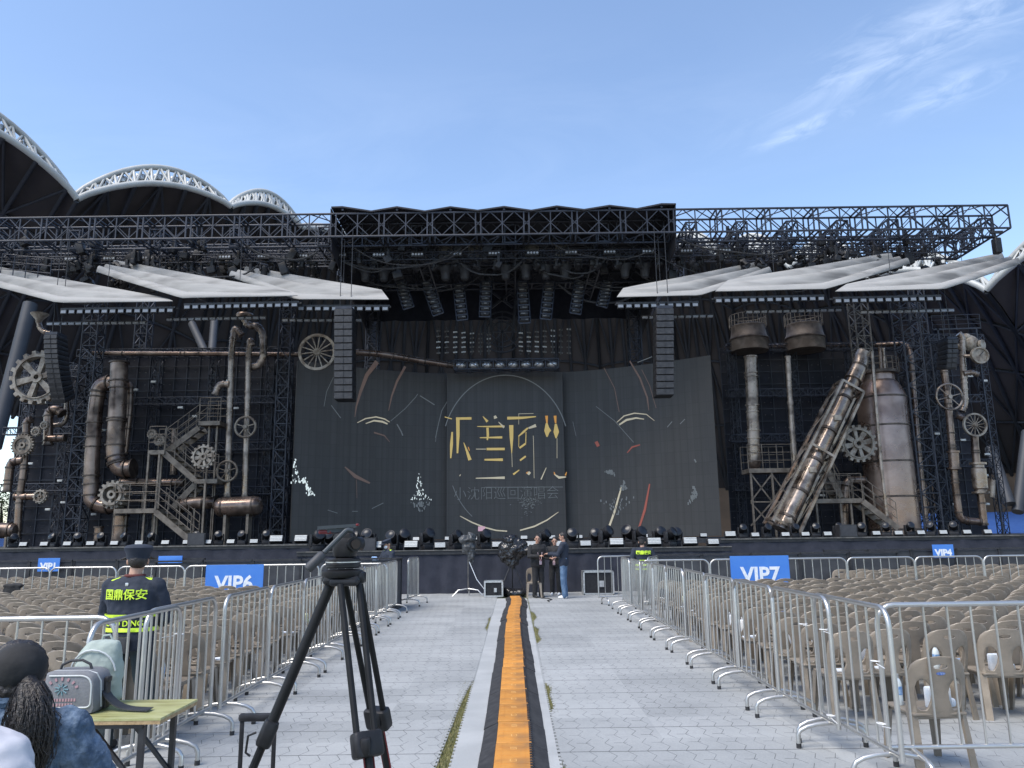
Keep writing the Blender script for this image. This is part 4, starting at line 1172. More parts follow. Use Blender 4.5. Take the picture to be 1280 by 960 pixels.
landing(t, *[ZL(x, 0)[0] for x in (768, 850)], ZL(0, 492)[1], 30.6)
landing(t, *[ZL(x, 0)[0] for x in (572, 636)], ZL(0, 605)[1], 30.4)
landing(t, *[ZL(x, 0)[0] for x in (752, 840)], ZL(0, 717)[1], 30.2)
landing(t, *[ZL(x, 0)[0] for x in (440, 605)], ZL(0, 832)[1], 29.9, 1.1)
flight(t, ZL(770, 510), ZL(640, 606), 31.2)
flight(t, ZL(634, 607), ZL(755, 714), 30.5)
flight(t, ZL(755, 730), ZL(672, 815), 31.0)
flight(t, ZL(602, 836), ZL(735, 945), 29.9)
for x, y0 in ((577, 610), (628, 610), (812, 495), (842, 495), (760, 722), (832, 722), (445, 838), (595, 838), (490, 838)): column(t, *ZL(x, y0), None, 30.9)
for x, y0 in ((577, 610), (618, 610), (795, 722)): column(t, *ZL(x, y0), None, 30.1)

# ================================================================== right set
def vat(label, px, Y, w, py0, py1):
    a, c = P(px, py0, Y), P(px, py1, Y); r = w*S(Y)/2; h = a.z-c.z
    t = thing('vat', label, 'vat', (c.x, Y+r, c.z))
    M0 = Matrix.Translation((c.x, Y+r, c.z))
    q = MB(); q.lathe([(r*1.02, 0), (r*1.04, h*.05), (r*1.03, h*.42), (r*1.06, h*.45), (r*1.05, h*.5), (r*.98, h*.58), (r*.93, h*.8), (r*.92, h*.98), (r*.86, h), (r*.84, h*.9)], 30, M0); q.build('vat_body', M_['vatm'], t, smooth=40)
    q = MB(); q.lathe([(r*1.05, h*.41), (r*1.08, h*.43), (r*1.08, h*.47), (r*1.05, h*.49)], 30, M0, cap=False); q.build('hoop', M_['flange'], t)
    q = MB(); pts = [V((c.x+r*1.0*math.cos(k*math.pi/12), Y+r+r*1.0*math.sin(k*math.pi/12), c.z+h*.93)) for k in range(24)]
    for k in range(24): q.tube([pts[k], pts[k]+V((0, 0, .5))], .014, 4)
    for z in (.0, .25, .5): q.tube([p+V((0, 0, z)) for p in pts], .014, 4, closed=True)
    q.build('guard_rail', M_['stair'], t)
    return t
M_['tankm'] = mat('bronze_tank_skin', (.23, .16, .13), .32, .78, var=(.34, .255, .215), scale=.9, var2=(.15, .10, .082), scale2=.7, bump=.5, bscale=1.6, rvar=.08)
M_['vatm'] = mat('weathered_vat', (.105, .083, .07), .55, .35, var=(.17, .14, .12), scale=2.2, var2=(.05, .04, .034), scale2=1.6, bump=.15, bscale=10)
vat('weathered brown vat on top of the right scaffold, left of the two', 944, 31.8, 47, 401, 434)
vat('weathered brown vat on top of the right scaffold, right of the two', 1016, 31.8, 48, 399, 433)
pipe('overhead_pipe', 'horizontal pipe along the right scaffold top, turning down beside the tank', [(907, 434), (1000, 432), (1100, 431), (1135, 429), (1139, 445), (1148, 560), (1158, 660)], 31.4, 3.0, 'pipe', 3.5, step=2.0, dy=[2, 2, 1.4, .6, .3, .1, 0])
tk0 = pipe('thick_pipe', 'thick rounded pipe ending in a cap at the left of the right set', zr((118, 236), (124, 380), (130, 560), (134, 640)), 31.2, 7.6, 'pipepale', step=1.35, n=18)
c = P(*ZR(134, 642), 31.2); q = MB(); q.ell(c, (.255, .255, .36)); q.build('pipe_cap', M_['pipe'], tk0)
pipe('thin_pipe', 'thin pale pipe between the thick pipe and the tilted chute', zr((262, 236), (270, 380), (281, 540), (294, 690)), 31.2, 3.4, 'pipepale', step=1.3)
t = thing('platform', 'taupe steel platform with cross braces under the thick right pipe', 'platform', tuple(P(963, 660, 30.8)))
landing(t, ZR(112, 0)[0], ZR(282, 0)[0], ZR(0, 675)[1], 30.8, 1.0)
for x in (118, 200, 278): column(t, *ZR(x, 680), None, 30.85)
q = MB()
for a, b_ in (((120, 690), (200, 795)), ((200, 690), (120, 795)), ((200, 690), (278, 795)), ((278, 690), (200, 795)), ((120, 800), (200, 890)), ((200, 800), (120, 890)), ((120, 797), (278, 797))):
    q.bar(P(*ZR(*a), 30.87), P(*ZR(*b_), 30.87), .05)
q.build('cross_brace', M_['stair'], t, smooth=0)
# tilted chute
A, B = P(*ZR(545, 262), 30.2), P(*ZR(236, 905), 29.3)
d = (B-A).normalized(); L = (B-A).length; k = S(30)
t = thing('tilted_chute', 'long tilted metal chute in a square lattice cage leaning across the right set', 'chute', tuple(B))
q = MB(); q.tube([A, A+d*L*.25, A+d*L*.6, B], [8.6*k, 8.6*k, 9.6*k, 11*k], 20); q.build('tube', M_['pipepale'], t, smooth=60)
top = P(*ZR(556, 218), 30.3)
q = MB(); q.tube([top, top+d*.25, top+d*.28, A, A+d*.8], [8.4*k, 8.4*k, 9.4*k, 9.2*k, 11*k], 20); q.build('mouth', M_['pipepale'], t, smooth=40)
for f in (.02, .22, .42, .6, .78, .93):
    q = MB(); p = A+d*L*f; q.cyl(p-d*.05, p+d*.05, (9.8+2.4*f)*k, 20); q.build('collar', M_['flange'], t)
x = d.cross(V((0, 1, 0))).normalized(); y = V((0, 1, 0))-d*d.y; y.normalize()
s0_, e0_ = A+d*L*.16, B
w0, w1 = 14.5*k, 17*k
for i, j in ((-1, -1), (1, -1), (1, 1), (-1, 1)):
    q = MB(); q.bar(s0_+x*(i*w0)+y*(j*w0*.8), e0_+x*(i*w1)+y*(j*w1*.8), .10, .10); q.build('cage_rail', M_['pipepale'], t, smooth=0)
q = MB()
for f in (.16, .55, .98):
    p = A+d*L*f; w = w0+(w1-w0)*f; cs = [p+x*(i*w)+y*(j*w*.8) for i, j in ((-1, -1), (1, -1), (1, 1), (-1, 1))]
    for a in range(4): q.bar(cs[a], cs[(a+1) % 4], .09)
q.build('cage_frame', M_['pipepale'], t, smooth=0)
q = MB(); n = 5
for i in range(n):
    f0, f1 = .16+.82*i/n, .16+.82*(i+1)/n; a, b_ = A+d*L*f0, A+d*L*f1
    for sx, sy, ex, ey in ((1, -1, 1, 1), (-1, -1, -1, 1)):
        q.bar(a+x*sx*w0+y*sy*w0*.8, b_+x*ex*w1+y*ey*w1*.8, .03)
q.build('cage_brace', M_['stair'], t, smooth=0)
for f in (.35, .66, .95):
    q = MB(); p = A+d*L*f-V((0, 9*k, 0)); q.rbox(p, (.28, .25, .22), .04); q.build('clamp_block', M_['gear'], t)
gear('pale cog with eight spokes hanging between the chute and the tall tank', *ZR(533, 572), 30.6, 23.5, 18, 8, 'gear', rim=.2, hub=.27, th=.2, tooth=.13)
# tall tank
Yt = 31.3; zt = S(Yt); c0_ = P(*ZR(688, 900), Yt); zb = 1.56
ct = P(1114, 464, Yt); xm = (P(1108, 500, Yt).x+P(1120, 650, Yt).x)/2+.0
rt = 29*zt; ztop = ct.z; zsh = P(1110, 492, Yt).z
t = thing('tall_tank', 'tall bronze riveted tank with domed shoulders in the right set', 'tank', (xm, Yt, zb))
M0 = Matrix.Translation((xm, Yt+.3, 0))
q = MB(); q.lathe([(rt*1.02, zb), (rt*1.02, zsh-.15), (rt*.98, zsh), (rt*.78, zsh+.45), (rt*.66, zsh+.58), (rt*.64, ztop-.1)], 48, M0); q.build('tank_body', M_['tankm'], t, smooth=35)
q = MB(); q.lathe([(rt*.64, ztop-.1), (rt*.82, ztop-.08), (rt*.82, ztop+.04), (rt*.3, ztop+.06)], 32, M0); q.build('tank_lid', M_['flange'], t, smooth=35)
for f in (.04, .27, .52, .78, .99):
    z = zb+(zsh-.1-zb)*f; q = MB(); q.lathe([(rt*1.02, z-.04), (rt*1.045, z-.03), (rt*1.045, z+.03), (rt*1.02, z+.04)], 40, M0, cap=False); q.build('hoop', M_['flange'], t)
q = MB(); pts = [V((xm+rt*.85*math.cos(a*math.pi/10), Yt+.3+rt*.85*math.sin(a*math.pi/10), ztop)) for a in range(20)]
for p in pts: q.tube([p, p+V((0, 0, .55))], .014, 4)
for z in (.28, .55): q.tube([p+V((0, 0, z)) for p in pts], .014, 4, closed=True)
q.build('guard_rail', M_['stair'], t)
pipe('riser_pipe', 'pair of thin risers standing on the tall tank lid', zr((618, 200), (624, 290)), 31.6, 2.2, 'pipe', step=3)
pipe('riser_pipe', 'single thin riser on the right of the tall tank lid', zr((632, 205), (638, 288)), 31.6, 2.0, 'pipepale', step=3)
pipe('slanted_pole', 'thin pale pole running down the front of the tall tank', zr((588, 218), (600, 380), (622, 640), (646, 850)), 30.0, 2.0, 'pipepale', step=1.2)
c = P(1060, 660, 30.4)
t = thing('stair_platform', 'taupe steel stair platform with railings at the foot of the right set', 'stairs', (c.x, 30.4, 1.54))
landing(t, ZR(352, 0)[0], ZR(556, 0)[0], ZR(0, 793)[1], 30.2, 1.0)
flight(t, ZR(554, 796), ZR(690, 900), 30.0)
flight(t, ZR(402, 652), ZR(470, 780), 31.3)
for x in (372, 465, 505, 550): column(t, *ZR(x, 798), None, 30.3)
pipe('low_pipe', 'short pale pipe bending down behind the right stair platform', zr((560, 712), (492, 712), (484, 760), (482, 890)), 31.6, 5, 'pipe', 1.8, step=1.3)
# far right valves
vp0 = pipe('valve_pipe', 'long bronze pipe with flanges and valve wheel at the right end of the set', zr((858, 226), (864, 262), (882, 390), (896, 560), (912, 740), (928, 868), (1004, 874)), 31, 4.3, 'pipe', 2.2, step=1.5)
wheel('valve_wheel', 'big six-spoked valve wheel on the long right pipe', *ZR(888, 390), 30.4, 17.3, 6, 'pipepale', rim=.06, sp=.035, hub=.15, parent=vp0)
pipe('valve_pipe', 'pale upright pipe carrying the round gauge at the far right', zr((925, 148), (938, 160), (940, 250), (945, 340), (950, 415), (938, 445)), 31.2, 3.6, 'pipepale', 2, step=1.4)
pipe('side_pipe', 'short side pipe sticking out right of the gauge pipe', zr((944, 300), (978, 296), (996, 304)), 31.1, 3.2, 'pipepale', 1.6, step=3)
c = P(*ZR(1005, 230), 30.8); r = 11*S(30.8)
t = thing('pressure_gauge', 'round pale pressure gauge at the upper right of the set', 'gauge', tuple(c))
q = MB(); ring_solid(q, c, r*.82, [(2*math.pi*k/36, r) for k in range(36)], .16); q.build('bezel', M_['gear'], t)
q = MB(); q.cyl(c+V((0, -.03, 0)), c+V((0, .07, 0)), r*.83, 32); q.build('dial', M_['dial'] if 'dial' in M_ else M_['gear'], t)
q = MB(); q.bar(c+V((-.02, -.045, -.02)), c+V((.14, -.045, .16)), .02); q.build('needle', M_['black'], t, smooth=0)
q = MB(); q.tube([P(*ZR(945, 232), 31.1), c+V((-r*.9, .1, 0))], .07, 8); q.build('stem', M_['pipepale'], t)
wheel('spoked_wheel', 'pale fourteen-spoked wheel at the right end of the set', *ZR(987, 499), 30.6, 15, 14, 'gear', sp=.035, hub=.16, flat=True)
pipe('valve_pipe', 'right-most upright pipe with a thick ribbed coupling', zr((985, 540), (992, 640), (1008, 760), (1022, 885)), 31, 4.4, 'pipe', step=1.4)
A, B = P(*ZR(998, 645), 30.9), P(*ZR(1010, 765), 30.9); d = (B-A); L = d.length; d.normalize(); r = 8.5*S(31)
q = MB(); q.tube([A, A+d*.08, A+d*.09, A+d*.2, A+d*.25, A+d*.5*L, A+d*(L-.2), A+d*(L-.15), A+d*(L-.09), A+d*(L-.08), B], [r*1.15, r*1.15, r*.8, r*.8, r, r*1.02, r, r*.8, r*.8, r*1.2, r*1.2], 18)
tag(q.build('pipe_coupling', M_['pipepale'], smooth=35), 'thick ribbed coupling on the right-most pipe of the set', 'pipe coupling')
A, B = P(*ZR(903, 600), 30.9), P(*ZR(908, 672), 30.9); d = (B-A); L = d.length; d.normalize(); r = 6.5*S(31)
q = MB(); q.tube([A, A+d*.08, A+d*.09, A+d*(L-.09), A+d*(L-.08), B], [r*1.15, r*1.15, r*.95, r*.95, r*1.2, r*1.2], 18)
tag(q.build('pipe_coupling', M_['pipe'], smooth=35), 'short flanged coupling on the long right pipe below the valve wheel', 'pipe coupling')
pipe('stub_pipe', 'little stub pipe behind the fourteen-spoked wheel', zr((915, 462), (950, 478)), 31, 4, 'pipe', step=.5)
c = P(*ZR(968, 185), 31.4); t = thing('junction_casting', 'lumpy pale pipe junction at the very top of the far right pipes', 'junction', tuple(c))
q = MB(); q.ell(c, (.36, .28, .36)); q.ell(c+V((-.15, 0, .25)), (.22, .2, .2)); q.tube([c+V((-.3, 0, -.1)), c+V((-.7, 0, -.12))], .11, 10); q.build('casting', M_['gear'], t)
q = MB(); q.cyl(c+V((.3, -.2, -.1)), c+V((.36, -.3, -.1)), .2, 14); q.build('blank_flange', M_['gear'], t)
q = MB(); a, e = P(1166, 412, 31.6), P(1226, 410, 31.6)
rail(q, [a, e], .6, 2); q.bar(a, e, .06)
for px in (1172, 1220): p = P(px, 411, 31.6); q.bar(p, (p.x, p.y, 1.54), .06)
tag(q.build('guard_rail', M_['truss']), 'thin dark railing frame on top of the far right pipes', 'railing')
pipe('slim_pole', 'slim leaning lamp at the right edge of the scaffold', [(1241, 600), (1240, 622)], 31, 3, 'gear', flanges=False)
def lerp_(a, b, f): return a+(b-a)*f
def ordn(n): return ORD[n] if n < len(ORD) else 'number %d' % n
# ================================================================== stage roof
zt0, zt1 = 14.0, 13.07
def big_truss(label, a, b_, w, h, mod=1.88, group=None, m=None):
    """roof truss with diamond bracing and doubled posts at every module joint"""
    m = m or M_['truss']; a, b_ = V(a), V(b_); d = (b_-a); L = d.length; d.normalize()
    x = d.cross(V((0, 0, 1))).normalized(); y = V((0, 0, 1))
    t = thing('roof_truss', label, 'roof truss', tuple((a+b_)/2-y*h/2), group)
    off = [x*(i*w/2)+y*(j*h/2) for i, j in ((-1, -1), (1, -1), (1, 1), (-1, 1))]
    for o in off:
        q = MB(); q.tube([a+o, b_+o], .042, 6); q.build('chord', m, t, smooth=60)
    n = max(1, round(L/mod)); q = MB()
    for i in range(n+1):
        for e in ((-.1, .1) if 0 < i < n else (0,)):
            p = a+d*min(max(L*i/n+e, 0), L); q = MB()
            for k in range(4): q.bar(p+off[k], p+off[(k+1) % 4], .05)
            q.build('joint_frame', m, t, smooth=0)
    q = MB()
    for i in range(n):
        p0, p1 = a+d*(L*i/n), a+d*(L*(i+1)/n); pm = (p0+p1)/2
        for s in (-1, 1):
            o = x*(s*w/2)
            q.bar(pm+o-y*h/2, pm+o+y*h/2, .04)
            for u, v in ((p0, pm), (pm, p1)):
                c = (u+v)/2
                for s2 in (-1, 1):
                    q.bar(u+o, c+o+y*(s2*h/2), .032); q.bar(v+o, c+o+y*(s2*h/2), .032)
        for s2 in (-1, 1):
            o = y*(s2*h/2); q.bar(p0+o-x*w/2, pm+o+x*w/2, .032); q.bar(pm+o+x*w/2, p1+o-x*w/2, .032)
    q.build('lacing', m, t, smooth=0)
    return t
zc_ = (zt0+zt1)/2; hh = zt0-zt1
big_truss('long front roof truss spanning the whole stage top', (-23.5, 28.5, zc_), (19.2, 28.5, zc_), 1.0, hh)
big_truss('second roof truss running behind the front one', (-22, 31.2, zc_), (19.2, 31.2, zc_), .8, hh*.8)
big_truss('third roof truss deep over the middle of the stage', (-8, 34.5, zc_), (8, 34.5, zc_), .8, hh*.8)
for i, x in enumerate([-20.5, -17.3, -14.1, -10.9, -7.4, -3.7, 0, 3.7, 7.2, 9.2, 11.2, 13.2, 15.2, 17.2, 18.9]):
    deep = 37 if abs(x) < 7.3 else 31.6
    big_truss('cross truss of the stage roof, %s from the left' % ordn(i+1), (x, 28.95, zc_-.05), (x, deep, zc_-.05), .42, hh*.8, 1.5, 'cross trusses of the stage roof')
p = P(640, 320, 29.8)
truss('lighting_truss', 'slim lighting truss with hanging lamps across the whole stage', 'lighting truss', (-21.5, 29.8, p.z), (17.2, 29.8, p.z), .32, .32, .4, rc=.022, rl=.010)
truss('lighting_truss', 'slim lighting truss hung lower behind the front lamps at the left', 'lighting truss', (-21, 30.6, p.z+.55), (-6, 30.6, p.z+.55), .32, .32, .4, rc=.022, rl=.010)
truss('lighting_truss', 'slim lighting truss hung lower behind the front lamps at the right', 'lighting truss', (6.5, 30.6, p.z+.55), (17, 30.6, p.z+.55), .32, .32, .4, rc=.022, rl=.010)
t = thing('chain_hoists', 'thin hoist chains carrying the lighting truss from the roof', 'hoist chain', (0, 29.8, p.z))
for i in range(22):
    x = -20.6+1.78*i; q = MB(); q.cyl((x, 29.8, p.z+.16), (x, 29.8, zt1+.1), .018, 5); q.build('chain', M_['black'], t)
    q = MB(); q.rbox((x, 29.8, zt1-.25), (.22, .18, .34), .03); q.build('hoist_motor', M_['blackplastic'], t)
# hanging lamps: heads upside down
for i in range(40):
    px = 62+25.4*i
    a = P(px, 324, 29.8)
    if a.x > 17: break
    head((a.x, 29.8, p.z-.14), 0, 'black moving head hanging from the front lighting truss, %s from the left' % ordn(i+1), 'moving heads hanging from the lighting truss', .72)
    o = bpy.context.scene.objects[-1] if False else None
_h = [o for o in sc.objects if o.name.startswith('moving_head_light') and o.get('group') == 'moving heads hanging from the lighting truss']
for o in _h: o.rotation_euler = (R(180), 0, rg.uniform(-1.2, 1.2))
for i, px in enumerate([457, 480, 557, 581, 632, 657, 682, 706, 781, 806]):
    a = P(px, 335, 30.4); z = p.z-.05
    t = thing('spot_lamp', 'bulky grey spot lamp hanging over mid stage, %s from the left' % ordn(i+1), 'spot lamp', (a.x, 30.4, z), 'spot lamps over mid stage')
    Mx = Matrix.Translation((a.x, 30.4, z-.75))
    q = MB(); q.lathe([(.10, 0), (.16, .05), (.2, .35), (.3, .5), (.3, .56), (.1, .6)], 14, Mx); q.build('lamp_body', M_['barrier'], t)
    q = MB(); q.box((a.x, 30.4, z-.02), (.06, .06, .4)); q.box((a.x, 30.4, z-.2), (.5, .05, .05)); q.build('bracket', M_['black'], t, smooth=0)
def blinder(x, y, z, lab, g):
    t = thing('blinder', lab, 'blinder light', (x, y, z), g)
    q = MB(); q.box((x, y, z), (.5, .12, .22)); q.build('case', M_['black'], t, smooth=0)
    for i in range(4):
        q = MB(); q.cyl((x-.18+.12*i, y-.065, z), (x-.18+.12*i, y-.05, z), .045, 10); q.build('bulb', M_['silver'], t)
for i in range(18):
    a = P(90+48*i, 322, 29.6); blinder(a.x, 29.55, p.z+.02, 'four-bulb blinder on the front lighting truss, %s from the left' % ordn(i+1), 'blinders on the lighting truss')
# upright lamps and cases clustered on the right and left roof wings
for s, n0, xs in (('left', 0, (-19, -8)), ('right', 20, (7, 17.5))):
    for i in range(20):
        x = xs[0]+(xs[1]-xs[0])*i/19+rg.uniform(-.2, .2)
        o = None
        head((x, rg.choice((29.2, 30.2, 31)), rg.uniform(12.15, 12.7)), rg.uniform(-2, 2), 'dark stage lamp clamped inside the %s roof wing, %s from the left' % (s, ordn(i+1)), 'lamps inside the %s roof wing' % s, .8)
for o in [o for o in sc.objects if str(o.get('group', '')).startswith('lamps inside the')]: o.rotation_euler = (R(rg.uniform(120, 200)), R(rg.uniform(-40, 40)), rg.uniform(-2, 2))
for i, px in enumerate([557, 594, 665, 703]):
    a = P(px, 312, 31); q = MB(); w = .26
    for e, f in (((-1, -1), (1, -1)), ((1, -1), (1, 1)), ((1, 1), (-1, 1)), ((-1, 1), (-1, -1))):
        q.bar(a+V((e[0]*w, 0, e[1]*w*1.3)), a+V((f[0]*w, 0, f[1]*w*1.3)), .06)
    q.box(a+V((0, .05, 0)), (.4, .05, .55))
    tag(q.build('access_hatch', M_['trussgrey'], smooth=0), 'small pale-framed box fixture high over mid stage, %s from the left' % ordn(i+1), 'light fixture', 'framed boxes over mid stage')
# cables slung along and under the roof
for i in range(34):
    x0 = rg.uniform(-21, 15); x1 = x0+rg.uniform(1.5, 5); y = rg.uniform(28.6, 31.4); z0, z1_ = rg.uniform(11.9, 13.2), rg.uniform(11.9, 13.2); sg = rg.uniform(.2, .9)
    q = MB(); q.tube([V((lerp_(x0, x1, k/10), y+.1*math.sin(k), lerp_(z0, z1_, k/10)-sg*4*(k/10)*(1-k/10))) for k in range(11)], rg.uniform(.02, .05), 5)
    tag(q.build('slung_cable', M_['rubber']), 'black cable sagging between the trusses of the stage roof', 'cable', 'cables slung in the stage roof')
for i in range(120):
    x = rg.uniform(-20.5, 16.5) if i < 60 else rg.uniform(-21, -7); y = rg.uniform(28.9, 31.2); z_ = rg.uniform(12.0, 13.4)
    q = MB(); q.rbox((x, y, z_), (rg.uniform(.15, .4), .3, rg.uniform(.2, .5)), .04, Matrix.Rotation(rg.uniform(-.6, .6), 3, 'Y')); q.rbox((x, y, z_+.3), (.12, .12, .4), .02)
    tag(q.build('dimmer_box', M_['blackplastic']), 'small black dimmer box clamped among the trusses of the stage roof', 'dimmer box', 'dimmer boxes in the stage roof')
# canopy
M_['tarp'] = mat('black_roof_tarp', (.012, .013, .02), .75, var=(.02, .021, .03), scale=.6, bump=.2, bscale=4)
zig = [(414, 258), (428, 257.5), (464, 263), (496, 257.6), (531, 263), (563, 257.6), (597, 262), (630, 257.2), (664, 262), (696, 256.6), (730, 261), (762, 255.8), (796, 260), (827, 253.8), (845, 254)]
fr = [P(x, y, 27.9) for x, y in zig]
t = thing('roof_canopy', 'black zigzag canopy covering the middle of the stage roof', 'canopy', (0, 28, 13))
q = MB(); q.sheet([[v for v in fr], [V((v.x, 33, v.z+.05)) for v in fr], [V((v.x, 38, v.z-.1)) for v in fr]], .06); q.build('tarp', M_['tarp'], t, smooth=0)
q = MB()
for v in fr[1::2]: q.tube([v+V((0, .05, -.12)), V((v.x, 38, v.z-.2))], .05, 6)
q.build('ridge_tube', M_['truss'], t)
for x, s in ((fr[0].x, -1), (fr[-1].x, 1)):
    q = MB(); q.sheet([[V((x, 28.2, 12.6)), V((x, 38, 11))], [V((x, 27.95, 14.2)), V((x, 38, 14.1))]], .04); q.build('side_flap', M_['tarp'], t, smooth=0)
q = MB(); pleats(q, -7.6, 7.6, 37.6, 12.4, 14.1, .3, .06); tag(q.build('back_drape', M_['drape']), 'black drape hung high at the back of the stage under the canopy', 'drape')
# hanging light ladders
LADD = [((500.5, 352), (511, 385)), ((533, 352), (548, 393)), ((573, 355), (578, 400)), ((608, 352), (606, 396)), ((653, 352), (656, 404)), ((687, 352), (682, 399)), ((725, 352), (719, 392)), ((760, 352), (752, 383))]
for i, (a_, b0) in enumerate(LADD):
    A, B = P(*a_, 31.5), P(*b0, 30.9); d = (B-A).normalized(); x = d.cross(V((0, 1, 0))).normalized()
    if x.x < 0: x = -x
    w = 7.2*S(31)
    t = thing('light_ladder', 'tilted ladder frame of lamps hanging over mid stage, %s from the left' % ordn(i+1), 'light ladder', tuple(B), 'ladder frames of lamps over mid stage')
    for s in (-1, 1):
        q = MB(); q.tube([A+x*s*w, B+x*s*w], .03, 6); q.build('ladder_rail', M_['truss'], t)
    L = (B-A).length; n = 7
    q = MB()
    for k in range(n+1): p_ = A+d*(L*k/n); q.bar(p_-x*w, p_+x*w, .05)
    q.build('rung', M_['truss'], t, smooth=0)
    for k in range(n):
        q = MB(); p_ = A+d*(L*(k+.5)/n)-V((0, .04, 0)); q.rbox(p_, (w*1.5, .16, .13), .03); lamp = q.build('lamp', M_['blackplastic'], t)
        q = MB(); q.box(p_-V((rg.uniform(-.1, .1), .085, 0)), (rg.uniform(.05, .2), .01, .045)); q.build('painted_glint', M_['trussgrey'], lamp, smooth=0)  # pale bar on the dark lamp, a glint painted in
    q = MB(); top = A+V((0, 0, .5)); q.tube([A-x*w, top, A+x*w], .015, 5); q.tube([top, (top.x, top.y, zt1)], .012, 5); q.build('hanging_wire', M_['black'], t)
# light grids
for lab, x0, x1, y0, y1, s in (('left', 548, 611, 416, 440, -1), ('right', 651, 711, 414, 440, 1)):
    t = thing('light_grid', 'grid of small pale light bars hanging %s of mid stage centre' % lab, 'light grid', tuple(P((x0+x1)/2, y1, 34)))
    fq = MB()
    for i in range(7):
        for j in range(5):
            e = abs(i-3 if True else 0); sk = (6-i if s < 0 else i)
            a = P(x0+(x1-x0)*i/6, y0+(y1-y0)*j/4+(-1)*(sk-3)*.8*(1-j*.4), 34+.05*i)
            q = MB(); q.box(a, (.19, .06, .055), Matrix.Rotation(R(s*6), 3, 'Y')); q.build('light_bar', M_['lampface' if rr.random() < .5 else 'trussgrey'], t, smooth=0)
        a0, a1 = P(x0+(x1-x0)*i/6, y0-8, 34.15), P(x0+(x1-x0)*i/6, y1+3, 34.15); fq.bar(a0, a1, .05)
    fq.build('support_frame', M_['black'], t, smooth=0)
# truss pod over the centre screen
a, b_ = P(568, 457, 33), P(698, 455.5, 33)
t = truss('lamp_pod', 'horizontal truss pod filled with round lamps above the centre screen', 'lamp pod', a, b_, .5, .42, .6, m=M_['truss'], rc=.03, rl=.014)
for i in range(8):
    c = a+(b_-a)*((i+.5)/8); q = MB(); q.tube([c-V((.2, 0, 0)), c-V((.1, 0, 0)), c+V((.1, 0, 0)), c+V((.2, 0, 0))], [.07, .15, .15, .07], 12); q.build('pod_lamp', M_['silver'], t)
q = MB(); c = P(628, 415, 35.5)
for k in range(3): q.tube([c+V((math.cos(a_)*(.5+.25*k), 0, math.sin(a_)*(.5+.25*k))) for a_ in [i*math.pi/12 for i in range(24)]], .04, 6, closed=True)
for k in range(8): q.bar(c, c+V((math.cos(k*math.pi/4), 0, math.sin(k*math.pi/4))), .05)
q.bar(c+V((-.5, 0, 0)), c+V((-.8, 0, 3)), .14); q.bar(c+V((.5, 0, 0)), c+V((.8, 0, 3)), .14); q.bar(c+V((-.5, 0, 1.2)), c+V((.5, 0, 2)), .1); q.bar(c+V((.5, 0, 1.2)), c+V((-.5, 0, 2)), .1)
tag(q.build('ring_rig', M_['truss'], smooth=0), 'dim dark ring-shaped rig hanging behind the light grids', 'ring rig')

# ================================================================== speaker columns
def array(label, px, y0, y1, Y, wpx, n, bend=.0, lean=0, depth=.7):
    k = S(Y, 9); a, b_ = P(px, y0, Y), P(px+lean, y1, Y); h = (a.z-b_.z)/n; w = wpx*k
    t = thing('speaker_column', label, 'line array speaker', tuple(b_))
    for i in range(n):
        f = (i+.5)/n; ang = bend*f*f
        c = a+(b_-a)*f+V((0, bend*.9*f*f*(a.z-b_.z)*.5, 0)); Mx = Matrix.Rotation(ang, 3, 'X')
        q = MB(); q.rbox(c+V((0, depth/2, 0)), (w, depth, h*.95), .02, M=Mx); cb = q.build('cabinet', M_['blackplastic'], t, smooth=30)
        q = MB(); q.box(c+Mx @ V((0, -.012, 0)), (w*.94, .02, h*.80), Mx); q.box(c+Mx @ V((0, -.03, 0)), (.02, .02, h*.8), Mx); q.build('grille', M_['black'], cb, smooth=0)
    q = MB(); q.box(a+V((0, depth/2, .06)), (w*.9, depth*.9, .1)); q.build('flying_frame', M_['truss'], t, smooth=0)
    q = MB()
    for s in (-.3, .3): q.tube([a+V((s*w, depth/2, .1)), V((a.x+s*w, a.y+depth/2, zt1))], .014, 5)
    q.build('hanging_wire', M_['black'], t)
    return t
array('large black line array speaker hanging in front of the left video screen', 429, 386, 499, 27, 23, 13)
array('large black line array speaker hanging in front of the right video screen', 831.5, 385, 494, 27, 22, 13)
array('small curved line array speaker hanging before the huge left cog', 63, 418, 496, 27.5, 17, 13, .5)
array('small line array speaker hanging beside the round gauge at far right', 1191, 424, 459, 28, 13, 6, .2)

